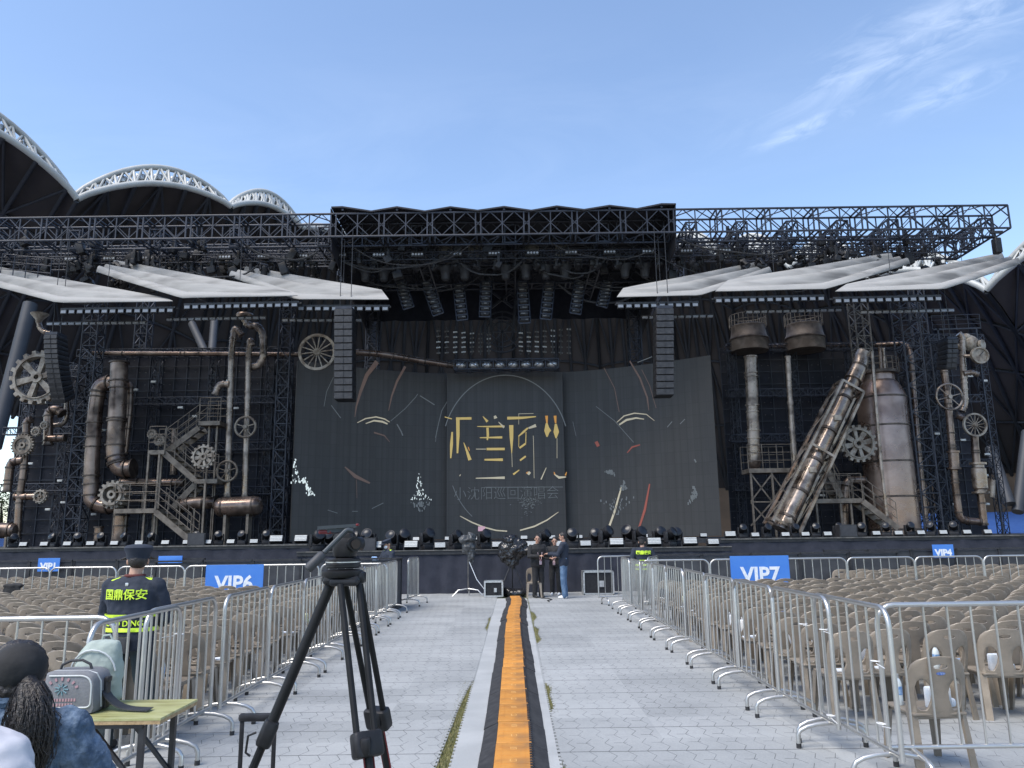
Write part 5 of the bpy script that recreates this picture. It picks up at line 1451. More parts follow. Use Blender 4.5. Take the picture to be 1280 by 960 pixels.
# ================================================================== sails
def sail_mat():
    m = mat('grey_sail_fabric', (.30, .295, .287), .8, var=(.215, .212, .206), scale=1.0, var2=(.12, .118, .116), scale2=.8, bump=.12, bscale=5, detail=6)
    nt = m.node_tree
    for n in list(nt.nodes):
        if n.type == 'TEX_NOISE':
            mp = nt.nodes.new('ShaderNodeMapping'); mp.inputs['Scale'].default_value = (.35, 1.6, 2.4); src = n.inputs['Vector'].links[0].from_socket; nt.links.new(src, mp.inputs[0]); nt.links.new(mp.outputs[0], n.inputs['Vector'])
    return m
M_['sail'] = sail_mat()
M_['lampdark'] = mat('dim_lamp_face', (.22, .235, .26), .3)
def lerp(a, b_, f): return a+(b_-a)*f
def sail(label, a, a2, b_, c, d, Yf, Yb, group=None):
    A, A2, B, C, D = P(*a, Yf), P(*a2, Yf+.5), P(*b_, Yb), P(*c, Yb-.9), P(*d, Yf)
    t = thing('wing_sail', label, 'sail', tuple((A+D)/2))
    n, m_ = 26, 15
    low = []
    for i in range(n+1):
        f = i/n; L1, L2 = (D-A).length, (C-D).length; s = f*(L1+L2)
        low.append(lerp(A, D, s/L1) if s < L1 else lerp(D, C, (s-L1)/L2))
    rows = []
    nr = (B-A).cross(D-A).normalized()
    if nr.y > 0: nr = -nr
    for j in range(m_+1):
        g = j/m_; row = []
        for i in range(n+1):
            f = i/n; p_ = lerp(low[i], lerp(A2, B, f), g)
            amp = .22*(min(1, f*2.2))
            row.append(p_+nr*amp*(abs(math.sin(g*math.pi*2.5+.4))-.5+.18*math.sin(g*9+f*5)))
        rows.append(row)
    q = MB(); q.sheet(rows if (rows[0][1]-rows[0][0]).cross(rows[1][0]-rows[0][0]).y < 0 else rows[::-1], .025); q.build('fabric', M_['sail'], t, smooth=60)
    q = MB(); q.tube([p_-nr*.08 for p_ in rows[-1]], .045, 6); q.tube([rows[k][-1]-nr*.08 for k in range(m_+1)], .045, 6); q.build('frame_tube', M_['truss'], t)
    for f in (.3, .75):
        p_ = rows[-1][int(n*f)]; q = MB(); q.tube([p_, V((p_.x, p_.y, zt1))], .012, 5); q.build('hanging_wire', M_['black'], t)
    # light bar under the leading edge
    t2 = thing('light_bar', 'bar of small square lamps hanging under the '+label[label.index('the ')+4:].split(',')[0]+' sail', 'light bar', tuple(A))
    u, v = A+V((0, .25, -.18)), D+V((0, .25, -.18)); 
    q = MB(); q.bar(u, v, .07); q.bar(u+V((0, .3, .05)), v+V((0, .3, .05)), .06); q.build('bar', M_['black'], t2, smooth=0)
    k = max(4, int((v-u).length/.29))
    for i in range(k):
        c_ = lerp(u, v, (i+.5)/k)-V((0, .02, .12)); q = MB(); q.box(c_, (.22, .14, .17)); lm = q.build('lamp', M_['black'], t2, smooth=0)
        q = MB(); q.box(c_-V((0, .075, 0.01)), (.18, .012, .10)); q.build('lamp_face', M_['lampdark'], lm, smooth=0)
    u, v = lerp(A, D, .35)+V((0, 1.2, -.42)), lerp(A, D, 1.25)+V((0, 1.2, -.42))
    q = MB(); q.bar(u, v, .06); q.build('rear_bar', M_['black'], t2, smooth=0)
    for i in range(k):
        c_ = lerp(u, v, (i+.5)/k)-V((0, .02, .06)); q = MB(); q.box(c_, (.2, .1, .08)); q.build('rear_lamp', M_['lampdark'], t2, smooth=0)
    return t
sail('grey wing sail, the outermost on the left, cut by the photo edge', (216, 376), (207, 372), (-45, 329), (-70, 338), (72, 378), 27.0, 29.6)
sail('grey wing sail, the middle one on the left', (372, 369), (362, 364), (145, 329), (120, 337), (227, 372), 26.8, 29.4)
sail('grey wing sail, the innermost on the left, ending at mid stage', (486, 374), (477, 362), (309, 337), (286, 343), (370, 374), 27.3, 29.6)
sail('pale wing sail, the innermost on the right, pointing at mid stage', (771, 371), (779, 360), (942, 332), (965, 338), (875, 369), 27.3, 29.6)
sail('pale wing sail, the middle one on the right', (894, 364), (910, 350), (1111, 320), (1138, 327), (1033, 361), 26.9, 29.4)
sail('pale wing sail, the outermost on the right', (1044, 364), (1058, 355), (1250, 320), (1276, 327), (1180, 361), 26.5, 29.2)
# hanging lamp and its cable at the right roof tip
a = P(1245, 300, 28.5); t = thing('hanging_lamp', 'single dark lamp hanging from the right tip of the roof', 'lamp', tuple(a))
q = MB(); q.rbox(a+V((0, 0, -.25)), (.26, .3, .62), .05); q.build('lamp_body', M_['blackplastic'], t)
q = MB(); q.box(a+V((.05, 0, .32)), (.5, .08, .1)); q.tube([a+V((0, 0, .1)), V((a.x, a.y, zt1))], .03, 6); q.build('bracket', M_['black'], t)
# walkway rail left
q = MB(); z_ = P(0, 330, 28).z
rail(q, [P(0, 345, 28.6), P(62, 351, 28.6)], .9, 2, .02); tag(q.build('guard_rail', M_['truss']), 'dark railing behind the outermost left sail', 'railing')
# ================================================================== stadium ring
M_['shell'] = mat('brown_roof_lining', (.052, .046, .047), .9, var=(.036, .032, .034), scale=.12, bump=.1)
M_['beam'] = mat('grey_roof_beam', (.034, .038, .047), .6, .1, var=(.024, .028, .036), scale=.3)
M_['seat_blue'] = mat('blue_stand_seats', (.025, .075, .26), .5, var=(.04, .10, .3), scale=3)
M_['standwall'] = mat('brown_stand_wall', (.17, .115, .08), .9, var=(.12, .085, .062), scale=.2)
RC = V((0, 25, 0))
def bay(label, p0, p1, rise, gap, n=18, wall=True, back=30, bz=None, peak=None, bz1=None, wall_from=0):
    """one scalloped roof bay: two curved white tubes with struts, and the lining vault behind them"""
    p0, p1 = V(p0), V(p1)
    def arcp(r):
        out = []
        for i in range(n+1):
            f = i/n; s = math.sin(math.pi*f)**.8
            out.append(lerp(p0, p1, f)+V((0, 0, r*s)))
        return out
    up, lo = arcp(rise), arcp(rise-gap)
    out_ = lambda p: V((p.x-RC.x, p.y-RC.y, 0)).normalized()
    up = [p-out_(p)*.0+V((0, 0, .6)) for p in up]; lo = [p-out_(p)*1.2 for p in lo]
    t = thing('stadium_roof_bay', label, 'stadium roof', tuple((p0+p1)/2))
    q = MB(); q.tube(up, .27, 10); q.build('upper_tube', M_['white'], t, smooth=60)
    q = MB(); q.tube(lo, .28, 10); q.build('lower_tube', M_['white'], t, smooth=60)
    q = MB()
    for i in range(0, n):
        q.tube([up[i], lo[i+1] if i % 2 else lo[i]], .13, 6); q.tube([lo[i], up[i+1]], .10, 6)
    mid = [lerp(a, b_, .55)+out_(a)*1.3 for a, b_ in zip(up, lo)]
    q.tube(mid, .12, 6)
    for i in range(0, n, 1): q.tube([mid[i], lo[i]], .07, 5); q.tube([mid[i], up[i]], .07, 5)
    q.build('strut', M_['white'], t, smooth=60)
    for i in range(3, n-2, 2): fl = MB(); fl.rbox(mid[i]-out_(mid[i])*.4+V((0, 0, .2)), (.8, .5, .6), .1); fl.build('floodlight', M_['silver'], t)
    rows = []
    bz0 = bz if bz is not None else 11
    for k in range(9):
        g = k/8
        row = []
        for i, p in enumerate(lo):
            o = out_(p); e = p+o*(back*g)
            zb_ = bz0+((bz1 if bz1 is not None else bz0)-bz0)*i/n+.25*(p.z-lerp(p0, p1, i/n).z)
            row.append(V((e.x, e.y, p.z+(zb_-p.z)*(g**1.35)+.3*(1-g))))
        rows.append(row)
    q = MB(); q.sheet(rows, .25); q.build('roof_lining', M_['shell'], t, smooth=60)
    q = MB()
    for i in range(0, n+1, 3):
        q.tube([rows[k][i]-V((0, 0, .5)) for k in range(0, 9, 2)], .2, 6)
    for k in (2, 4, 6):
        q.tube([p-V((0, 0, .5)) for p in rows[k]], .14, 6)
    for i in range(0, n-2, 3):
        for k in (0, 2, 4, 6):
            a, b_ = (i, i+3) if (i//3+k//2) % 2 else (i+3, i)
            q.tube([rows[k][a]-V((0, 0, .5)), rows[k+2][b_]-V((0, 0, .5))], .12, 6)
    q.build('roof_beam', M_['beam'], t, smooth=60)
    if wall:
        q = MB(); bk = rows[-1][wall_from:]
        q.sheet([[V((p.x, p.y, 0)) for p in bk], [p.copy() for p in bk]], .3); q.build('rear_wall', M_['standwall'], t, smooth=0)
    return t
def stand(label, pts):
    """raked seating between a front line and a back line"""
    t = thing('seating_stand', label, 'stand', tuple(pts[0]))
    q = MB(); q.sheet([[V((p.x, p.y, 1.2)) for p in pts], [V((p.x, p.y, 1.2))+V((p.x-RC.x, p.y-RC.y, 0)).normalized()*15+V((0, 0, 2.2)) for p in pts]], .3); q.build('seats', M_['seat_blue'], t, smooth=0)
    q = MB(); q.sheet([[V((p.x, p.y, 0)) for p in pts], [V((p.x, p.y, 1.4)) for p in pts]], .2); q.build('front_wall', M_['standwall'], t, smooth=0)
SP = [P(91, 254, 62), P(286, 264, 72), P(375, 289, 80), P(455, 306, 86), P(540, 312, 90), P(640, 312, 91), P(740, 318, 90), P(830, 322, 87), P(905, 328, 83), P(990, 338, 78), P(1090, 352, 72), P(1238, 366, 64)]
RISE = [3.4, 2.7, .7, 1.5, 1.9, 1.9, 2.4, 2.8, 3.0, 3.2, 2.6]
for i in range(11):
    bay('scalloped white stadium roof bay behind the stage, %s from the left' % ordn(i+2), SP[i], SP[i+1], RISE[i], min(1.5, RISE[i]*.5), n=18, bz=17 if i == 0 else 8, bz1=8, wall_from=5 if i == 0 else 0)
L0 = V((-49, 47, 30.5))
bay('scalloped white stadium roof bay rising off the upper left corner', L0, SP[0], 5.4, 1.7, n=22, wall=False, bz=17)
bay('scalloped white stadium roof bay at the right edge, springing up out of the photo', SP[-1], V((52, 46, 24)), 4.4, 1.6, n=22, bz=8)
stand('blue raked seating behind the left end of the stage', [V((-62, 34, 0)), V((-52, 50, 0)), V((-42, 62, 0)), V((-28, 70, 0))])
stand('blue raked seating behind the right end of the stage', [V((28, 70, 0)), V((42, 62, 0)), V((52, 50, 0)), V((62, 34, 0))])
for lab, pts, r in (('long leaning grey roof column at the far left behind the cogs', [P(-8, 560, 45), P(38, 380, 47)], .42), ('leaning grey roof column at the right edge, left leg of the fork', [P(1262, 630, 58), P(1238, 560, 60)], .4), ('leaning grey roof column at the right edge, right leg of the fork', [P(1272, 640, 58), P(1284, 540, 60)], .4),
        ('grey forked roof column showing above the left scaffold, left leg', [P(262, 452, 60), P(240, 405, 64)], .32), ('grey forked roof column showing above the left scaffold, right leg', [P(264, 452, 60), P(268, 400, 64)], .32)):
    q = MB(); q.tube(pts, r, 12); tag(q.build('roof_column', M_['beam']), lab, 'roof column')
# tree showing through the gap at the far left
M_['leaf'] = mat('leaf_green', (.09, .12, .03), .6, var=(.16, .17, .04), scale=2)
M_['bark'] = mat('bark', (.09, .07, .05), .9, var=(.05, .04, .03), scale=8)
c = P(2, 640, 82); t = thing('tree', 'yellow-green tree seen through the gap at the far left edge', 'tree', (c.x, 82, 0))
q = MB(); q.tube([(c.x, 82, 0), (c.x+.2, 82, 2.5), (c.x, 82, 5)], [.35, .25, .1], 8)
for k in range(6): a = k*1.05; q.tube([(c.x, 82, 2.2+.3*k), (c.x+2*math.cos(a), 82+2*math.sin(a), 4+.4*k)], [.12, .04], 6)
q.build('trunk', M_['bark'], t)
q = MB()
for _ in range(2600):
    u = V((rr.gauss(0, 1), rr.gauss(0, 1), rr.gauss(0, 1))).normalized()*rr.random()**.4
    cl = rr.choice([(0, 0, 5, 2.4), (1.6, .4, 4.2, 1.6), (-1.7, -.3, 4.4, 1.7), (.4, 1.4, 5.8, 1.5), (-.6, -1, 6.2, 1.4)])
    p_ = V((c.x+cl[0], 82+cl[1], cl[2]))+u*cl[3]; s = rr.uniform(.10, .2); a = rr.random()*6.3
    e1 = V((math.cos(a), math.sin(a), rr.uniform(-.5, .5)))*s; e2 = V((-math.sin(a), math.cos(a), rr.uniform(-.6, .6)))*s
    q.add([p_-e1, p_-e2*.6, p_+e1, p_+e2*.6], [(0, 1, 2, 3)])
q.build('crown', M_['leaf'], t, smooth=0)
# ================================================================== people
M_['navy'] = mat('navy_uniform', (.012, .018, .032), .85, var=(.020, .027, .045), scale=5, bump=.5, bscale=9)
M_['darkgreen'] = mat('dark_trousers', (.012, .022, .026), .85, var=(.02, .032, .036), scale=5, bump=.5, bscale=8)
M_['blackcloth'] = mat('black_clothing', (.012, .012, .013), .85, var=(.022, .022, .024), scale=5, bump=.5, bscale=9)
M_['denim'] = mat('blue_denim', (.06, .10, .16), .9, var=(.15, .205, .285), scale=24, var2=(.028, .055, .10), scale2=9, bump=1.0, bscale=30, detail=7)
M_['jeans'] = mat('blue_jeans', (.06, .115, .20), .85, var=(.12, .19, .29), scale=6, bump=.4, bscale=9)
M_['whiteshoe'] = mat('white_shoe', (.7, .7, .7), .6)
M_['shoe'] = mat('black_shoe', (.02, .02, .02), .5)
M_['maroon'] = mat('maroon_collar', (.09, .02, .018), .85)
M_['badge'] = mat('pale_badge', (.6, .5, .52), .5, var=(.5, .25, .3), scale=30)
M_['screen_phone'] = mat('phone_body', (.02, .02, .025), .2)

def chain(b, pts, n=10, rsc=1.0, flat=None):
    """tapered limb: (point, radius) pairs with a ball at every joint"""
    ps = [V(p) for p, r in pts]; rs = [r*rsc for p, r in pts]
    dense, dr = [], []
    for i in range(len(ps)-1):
        for k in range(4):
            dense.append(ps[i].lerp(ps[i+1], k/4)); dr.append(rs[i]+(rs[i+1]-rs[i])*k/4)
    dense.append(ps[-1]); dr.append(rs[-1])
    b.tube(dense, dr, n)
    for p, r in zip(ps, rs): b.ell(p, (r, r, r), n=n, m=7)
def loft(b, secs, n=18):
    """elliptical sections (centre, rx, ry) stacked upward"""
    vs, fs = [], []
    for c, rx, ry in secs:
        for k in range(n):
            a = 2*math.pi*k/n; ca, sa = math.cos(a), math.sin(a)
            vs.append(V(c)+V((math.copysign(abs(ca)**.85, ca)*rx, math.copysign(abs(sa)**.85, sa)*ry, 0)))
    for i in range(len(secs)-1):
        for k in range(n):
            l = (k+1) % n; fs.append((i*n+k, i*n+l, (i+1)*n+l, (i+1)*n+k))
    fs.append(tuple(reversed(range(n)))); fs.append(tuple((len(secs)-1)*n+k for k in range(n)))
    b.add(vs, fs)
def fuse(b, name, m, parent, voxel=.011, it=4, wrinkle=0.0, wsc=9):
    """melt overlapping limbs into one continuous skin, optionally with cloth folds"""
    me = bpy.data.meshes.new(name); me.from_pydata([tuple(v) for v in b.v], [], b.f); me.update()
    o = bpy.data.objects.new(name, me); COL.objects.link(o)
    r = o.modifiers.new('r', 'REMESH'); r.mode = 'VOXEL'; r.voxel_size = voxel
    s = o.modifiers.new('s', 'SMOOTH'); s.iterations = it; s.factor = .5
    if wrinkle:
        tx = bpy.data.textures.new('folds', 'CLOUDS'); tx.noise_scale = 1/wsc; tx.noise_depth = 2
        d = o.modifiers.new('d', 'DISPLACE'); d.texture = tx; d.strength = wrinkle; d.mid_level = .5; d.texture_coords = 'LOCAL'
    ne = evalmesh(o); bpy.data.objects.remove(o)
    ne.materials.clear(); ne.materials.append(m)
    ne.polygons.foreach_set('use_smooth', [True]*len(ne.polygons)); ne.name = name
    p = bpy.data.objects.new(name, ne); COL.objects.link(p); p.parent = parent; p['_loc'] = (0, 0, 0)
    return p
def hand(b, w, d, up, side=1, curl=.5, s=1.0):
    """palm, four unequal curled fingers and a thumb leaving the side of the palm"""
    w, d, up = V(w), V(d).normalized(), V(up); up = (up-d*up.dot(d)).normalized(); x = d.cross(up).normalized()*side
    c = w+d*.045*s
    Mx = Matrix((x, d, up)).transposed()
    b.ell(c, (.040*s, .050*s, .017*s), Mx, 10, 7)
    for i, (ox, L) in enumerate(((-.029, .062), (-.010, .074), (.010, .070), (.029, .054))):
        p0 = w+d*.075*s+x*ox*s; a1 = curl*.7; a2 = curl*1.6
        p1 = p0+(d*math.cos(a1)-up*math.sin(a1))*L*.5*s; p2 = p1+(d*math.cos(a2)-up*math.sin(a2))*L*.5*s
        chain(b, [(p0, .0092*s), (p1, .0085*s), (p2, .0068*s)], 7)
    t0 = w+d*.025*s-x*.032*s; t1 = t0+(d*.6-x*.6-up*.3).normalized()*.038*s; t2 = t1+(d*.9-x*.15-up*.35).normalized()*.032*s
    chain(b, [(t0, .013*s), (t1, .0105*s), (t2, .008*s)], 7)
def head_mesh(b, c, yaw=0.0, tilt=0.0):
    Mh = (Matrix.Rotation(yaw, 3, 'Z') @ Matrix.Rotation(tilt, 3, 'X')); c = V(c)
    b.ell(c+Mh @ V((0, -.005, .02)), (.077, .097, .098), Mh, 18, 12)
    b.ell(c+Mh @ V((0, .022, -.045)), (.058, .068, .07), Mh, 14, 9)
    b.ell(c+Mh @ V((0, .075, -.088)), (.026, .02, .018), Mh, 8, 6)
    b.add([c+Mh @ V(p) for p in ((-.011, .088, .012), (.011, .088, .012), (.016, .088, -.034), (-.016, .088, -.034), (0, .118, -.026), (0, .094, .018))], [(0, 1, 5), (0, 5, 4, 3), (1, 2, 4, 5), (2, 3, 4), (0, 3, 2, 1)])
    for s in (-1, 1): b.ell(c+Mh @ V((s*.078, -.008, -.012)), (.012, .02, .032), Mh, 8, 6)
    return Mh
def face_bits(t, c, Mh):
    for s in (-1, 1):
        q = MB(); q.ell(V(c)+Mh @ V((s*.031, .086, .012)), (.013, .008, .008), Mh, 8, 6); q.build('eye', M_['black'], t)
        q = MB(); q.bar(V(c)+Mh @ V((s*.018, .092, .034)), V(c)+Mh @ V((s*.048, .083, .032)), .006); q.build('eyebrow', M_['hair'], t)
    q = MB(); q.ell(V(c)+Mh @ V((0, .089, -.058)), (.024, .007, .006), Mh, 8, 6); q.build('lips', M_['lip'], t)
M_['piping'] = mat('pale_piping', (.5, .52, .52), .6)
M_['lip'] = mat('lip', (.32, .12, .1), .5)
def person(label, loc, rz, top, legs, shoes, H=1.72, width=1.0, arms=None, head_yaw=0, head_tilt=0, hair='short', seated=False, head_drop=0, fold=.02, build=1.0, stance=.10, voxel=.011):
    """stands at the origin looking along +Y, then moves to its place"""
    t = thing('person', label, 'person')
    k = H/1.74; z = lambda h: h*k
    if seated: dz = -.42
    else: dz = 0
    W = width
    pel = V((0, 0, z(.93)+dz)); sh = z(1.42)+dz
    torso = [((0, 0, z(.84)+dz), .145*W*build, .105*build), ((0, 0, z(.93)+dz), .165*W*build, .115*build), ((0, -.005, z(1.06)+dz), .150*W*build, .105*build), ((0, 0, z(1.22)+dz), .172*W*build, .118*build), ((0, -.005, z(1.34)+dz), .19*W*build, .115*build), ((0, -.01, z(1.42)+dz), .165*W*build, .09), ((0, -.012, z(1.465)+dz), .085, .065)]
    hc = V((0, .015, z(1.61)+dz-head_drop)); neck = [((0, -.012, z(1.44)+dz), .056), ((0, .004, z(1.57)+dz), .05)]
    if seated:
        L = [[((s*.09, 0, z(.9)+dz), .085), ((s*.12, .42, z(.92)+dz), .062), ((s*.12, .40, .1), .042)] for s in (-1, 1)]
    else:
        L = [[((s*.088, 0, z(.90)), .088), ((s*stance, .015, z(.49)), .06), ((s*stance*1.05, -.02, .09), .042)] for s in (-1, 1)]
    feet = [[(V(l[-1][0])+V((0, -.03, -.045)), .036), (V(l[-1][0])+V((0, .06, -.05)), .036), (V(l[-1][0])+V((0, .15, -.058)), .028)] for l in L]
    arms = arms or {}
    A = []
    for s in (-1, 1):
        e, w, hd, up = arms.get(s, ((s*.30, -.02, 1.12), (s*.29, .08, .88), (0, .1, -1), (s*1, 0, 0)))
        A.append(([((s*.195*W, -.01, sh-.035), .058), ((e[0], e[1], z(e[2])+dz), .045), ((w[0], w[1], z(w[2])+dz), .032)], hd, up, s))
    b = MB(); loft(b, torso)
    chain(b, neck)
    for l in L: chain(b, l)
    for f in feet: chain(b, f)
    for a, hd, up, s in A:
        chain(b, a); hand(b, a[-1][0], hd, up, s, .6, 1.0)
    Mh = head_mesh(b, hc, head_yaw, head_tilt)
    fuse(b, 'body', M_['skin'], t, .0075, 2)
    face_bits(t, hc, Mh)
    # clothes
    b = MB(); loft(b, [(c, rx+.016, ry+.016) for c, rx, ry in torso[:-1]]+[((0, -.012, z(1.478)+dz), .075, .07)])
    for a, hd, up, s in A: chain(b, [(p, r+.017) for p, r in a[:-1]]+[(V(a[-1][0])-(V(a[-1][0])-V(a[-2][0])).normalized()*.01, a[-1][1]+.014)])
    fuse(b, 'jacket', M_[top], t, voxel, 4, fold, 10)
    b = MB(); loft(b, [(c, rx+.008, ry+.008) for c, rx, ry in torso[:3]])
    for l in L: chain(b, [(l[0][0], l[0][1]+.012), (l[1][0], l[1][1]+.018), (V(l[2][0])-V((0, 0, .02)), l[2][1]+.026)])
    fuse(b, 'trousers', M_[legs], t, voxel, 4, fold, 8)
    for f in feet:
        b = MB(); chain(b, [(p, r+.008) for p, r in f]); fuse(b, 'shoe', M_[shoes], t, .01, 2)
    if hair == 'short':
        b = MB(); b.ell(hc+Mh @ V((0, -.016, .035)), (.084, .098, .092), Mh, 18, 11); b.ell(hc+Mh @ V((0, -.05, -.01)), (.072, .06, .07), Mh, 14, 9)
        fuse(b, 'hair', M_['hair'], t, .009, 1, .012, 40)
    pass
    return t, hc, Mh, torso, z, dz
def finish(t, loc, rz): t.location = loc; t.rotation_euler = (0, 0, rz)
def lanyard(t, z, y, badge=True):
    q = MB(); q.tube([(-.07, y-.02, z+.22), (-.02, y+.012, z+.02), (0, y+.014, z), (.02, y+.012, z+.02), (.07, y-.02, z+.22)], .006, 5); q.build('lanyard', M_['badge'], t)
    q = MB(); q.rbox((0, y+.018, z-.06), (.075, .008, .11), .004); q.build('badge', M_['badge'], t)

# --- security guard at left, seen from behind
gl = G(166, 944)
t, hc, Mh, to, z, dz = person('security guard in navy uniform with lime lettering, standing behind the left barricades with back turned', None, 0, 'navy', 'darkgreen', 'shoe', 1.66, 1.05,
    arms={-1: ((-.275, .06, 1.14), (-.12, .27, 1.06), (.8, .5, .0), (0, .3, 1)), 1: ((.27, .05, 1.12), (.12, .27, 1.04), (-.8, .5, .1), (0, .3, 1))}, head_yaw=R(28), hair=None, fold=.028, build=1.12, stance=.15, voxel=.010)
b = MB(); b.ell(hc+Mh @ V((0, -.028, .0)), (.081, .082, .075), Mh, 14, 9); fuse(b, 'hair', M_['hair'], t, .009, 1, .006, 40)
b = MB()
b.lathe([(.091, .012), (.094, .045), (.112, .085), (.118, .105), (.10, .124), (.05, .134), (.0, .136)], 24, Matrix.Translation(hc) @ Mh.to_4x4() @ Matrix.Diagonal((1, 1.15, 1, 1))); cap = b.build('cap', M_['navy'], t)
b = MB(); vs = []
for k in range(9):
    a = R(25+130*k/8); 
    for r_, zz in ((.092, .03), (.165, .002)): vs.append(hc+Mh @ V((r_*math.cos(a), r_*1.12*math.sin(a), zz)))
b.sheet([vs[0::2], vs[1::2]], .006); b.build('visor', M_['black'], cap)
b = MB(); b.tube([V((.074*math.cos(a), -.012+.068*math.sin(a), z(1.475))) for a in [k*math.pi/8 for k in range(16)]], .014, 8, closed=True); b.build('collar', M_['maroon'], t)
def yback(zz):          # where the cloth of the back lies at this height
    secs = [(c[2], ry+.017) for c, rx, ry in to]
    for (z0, r0), (z1_, r1) in zip(secs, secs[1:]):
        if z0 <= zz <= z1_: return -(r0+(r1-r0)*(zz-z0)/(z1_-z0))
    return -.12
def back_text(txt, size, zz, sx=1.0, parent=None, bold=.0, off=.012):
    MX = Matrix.Translation((0, yback(zz)-off, zz)) @ Matrix.Rotation(R(90), 4, 'X')
    o = text_mesh('lettering', txt, size, MX, M_['vest'], t, bold=bold, sx=sx, extrude=.003)
    for v in o.data.vertices: v.co.y += 1.6*v.co.x**2*(1 if True else 0)
    return o
back_text('国鼎保安', .092, z(1.315), bold=.0008, off=.022)
back_text('GUO DING', .064, z(1.075), bold=.0004, off=.018)
def band(z0, z1_, name='reflective_band'):
    secs = [s for s in to]
    def rad(zz):
        for (c0, a0, b0), (c1, a1, b1) in zip(secs, secs[1:]):
            if c0[2] <= zz <= c1[2]:
                f = (zz-c0[2])/(c1[2]-c0[2]); return a0+(a1-a0)*f+.028, b0+(b1-b0)*f+.028
        return secs[0][1]+.028, secs[0][2]+.028
    b = MB(); rows = []
    for zz in (z0, z1_):
        rx, ry = rad(zz); rows.append([V((math.copysign(abs(math.cos(a))**.85, math.cos(a))*rx, math.copysign(abs(math.sin(a))**.85, math.sin(a))*ry, zz)) for a in [2*math.pi*k/36 for k in range(37)]])
    b.sheet(rows, .004); b.build(name, M_['vest'], t)
band(z(1.005), z(1.038)); band(z(1.125), z(1.15))
for s in (-1, 1):
    b = MB(); b.rbox((s*.165, -.02, z(1.435)), (.13, .07, .022), .01, Matrix.Rotation(s*.30, 3, 'Y')); b.build('epaulette', M_['vest'], t)
b = MB(); b.rbox((.03, yback(z(.93))-.03, z(.90)), (.10, .05, .13), .015); b.rbox((-.08, yback(z(.93))-.03, z(.92)), (.05, .045, .09), .015); b.build('belt_pouch', M_['black'], t)
b = MB(); b.rbox((-.0, yback(z(1.40))-.012, z(1.405)), (.028, .006, .028), .003); b.build('small_patch', M_['silver'], t)
finish(t, (gl.x-.10, gl.y+.02, .022), R(-4))

# --- group of three by the stage
p = G(673, 748)
t, hc, Mh, to, z, dz = person('person in black holding a phone, leftmost of the three standing before the stage', None, 0, 'blackcloth', 'blackcloth', 'shoe', 1.74, 1.08,
    arms={-1: ((-.29, .08, 1.14), (-.06, .28, 1.16), (.8, .5, .1), (0, 0, 1)), 1: ((.30, .06, 1.13), (.08, .27, 1.14), (-.8, .5, .1), (0, 0, 1))}, head_yaw=R(-28), head_tilt=-.15, build=1.12)
lanyard(t, z(1.02), .165)
q = MB(); q.rbox((0, .36, z(1.19)), (.075, .012, .15), .006, Matrix.Rotation(-.6, 3, 'X')); tag(q.build('phone', M_['screen_phone'], None, origin=(0, .36, z(1.19))), 'phone held by the black-clad person with the lanyard', 'phone')
ph = bpy.data.objects['phone']; fr_ = R(205); finish(t, (p.x, p.y, .022), fr_)
ph.location = V((p.x, p.y, .022))+Matrix.Rotation(fr_, 3, 'Z') @ V((0, .36, z(1.19))); ph.rotation_euler = (0, 0, fr_)
p = G(697, 746)
t, hc, Mh, to, z, dz = person('person in black with a lanyard, partly hidden behind the person in jeans before the stage', None, 0, 'blackcloth', 'blackcloth', 'whiteshoe', 1.66, 1.0,
    arms={-1: ((-.28, .06, 1.13), (-.10, .26, 1.12), (.7, .6, .1), (0, 0, 1)), 1: ((.28, .05, 1.12), (.10, .25, 1.10), (-.7, .6, .1), (0, 0, 1))}, head_yaw=R(10), head_tilt=-.25)
lanyard(t, z(1.02), .15); finish(t, (p.x-.03, p.y+.35, .022), R(165))
p = G(708, 749)
t, hc, Mh, to, z, dz = person('person in navy jacket and blue jeans, rightmost of the three standing before the stage', None, 0, 'navy', 'jeans', 'whiteshoe', 1.80, 1.06,
    arms={-1: ((-.27, .12, 1.14), (-.12, .40, 1.16), (.15, 1, .1), (0, 0, 1)), 1: ((.27, .12, 1.15), (.10, .38, 1.17), (-.1, 1, .1), (0, 0, 1))}, head_yaw=R(8), head_tilt=-.2, build=1.08)
finish(t, (p.x-.05, p.y, .022), R(78))
# --- guards by the stage ends of the aisle rows
p = P(485, 686, 20.1)
t, hc, Mh, to, z, dz = person('masked guard in dark cap holding something blue behind the left barricades near the stage', None, 0, 'navy', 'darkgreen', 'shoe', 1.66, 1.05,
    arms={-1: ((-.28, .08, 1.13), (-.07, .27, 1.20), (.7, .6, .2), (0, 0, 1)), 1: ((.28, .08, 1.12), (.07, .27, 1.19), (-.7, .6, .2), (0, 0, 1))}, head_yaw=R(0), head_tilt=-.35, hair='short')
b = MB(); b.lathe([(.09, .04), (.1, .07), (.11, .11), (.0, .135)], 18, Matrix.Translation(hc) @ Mh.to_4x4() @ Matrix.Diagonal((1, 1.15, 1, 1))); b.box(hc+Mh @ V((0, .13, .05)), (.13, .10, .012), Mh); b.build('cap', M_['navy'], t)
b = MB(); b.ell(hc+Mh @ V((0, .072, -.05)), (.06, .038, .048), Mh, 12, 8); b.build('face_mask', M_['paper'], t)
for s in (-1, 1):
    b = MB(); b.rbox((s*.15, -.01, z(1.445)), (.1, .06, .02), .01, Matrix.Rotation(s*.3, 3, 'Y')); b.build('epaulette', M_['vest'], t)
lp = V((p.x, p.y, .022)); rz = R(128); finish(t, lp, rz)
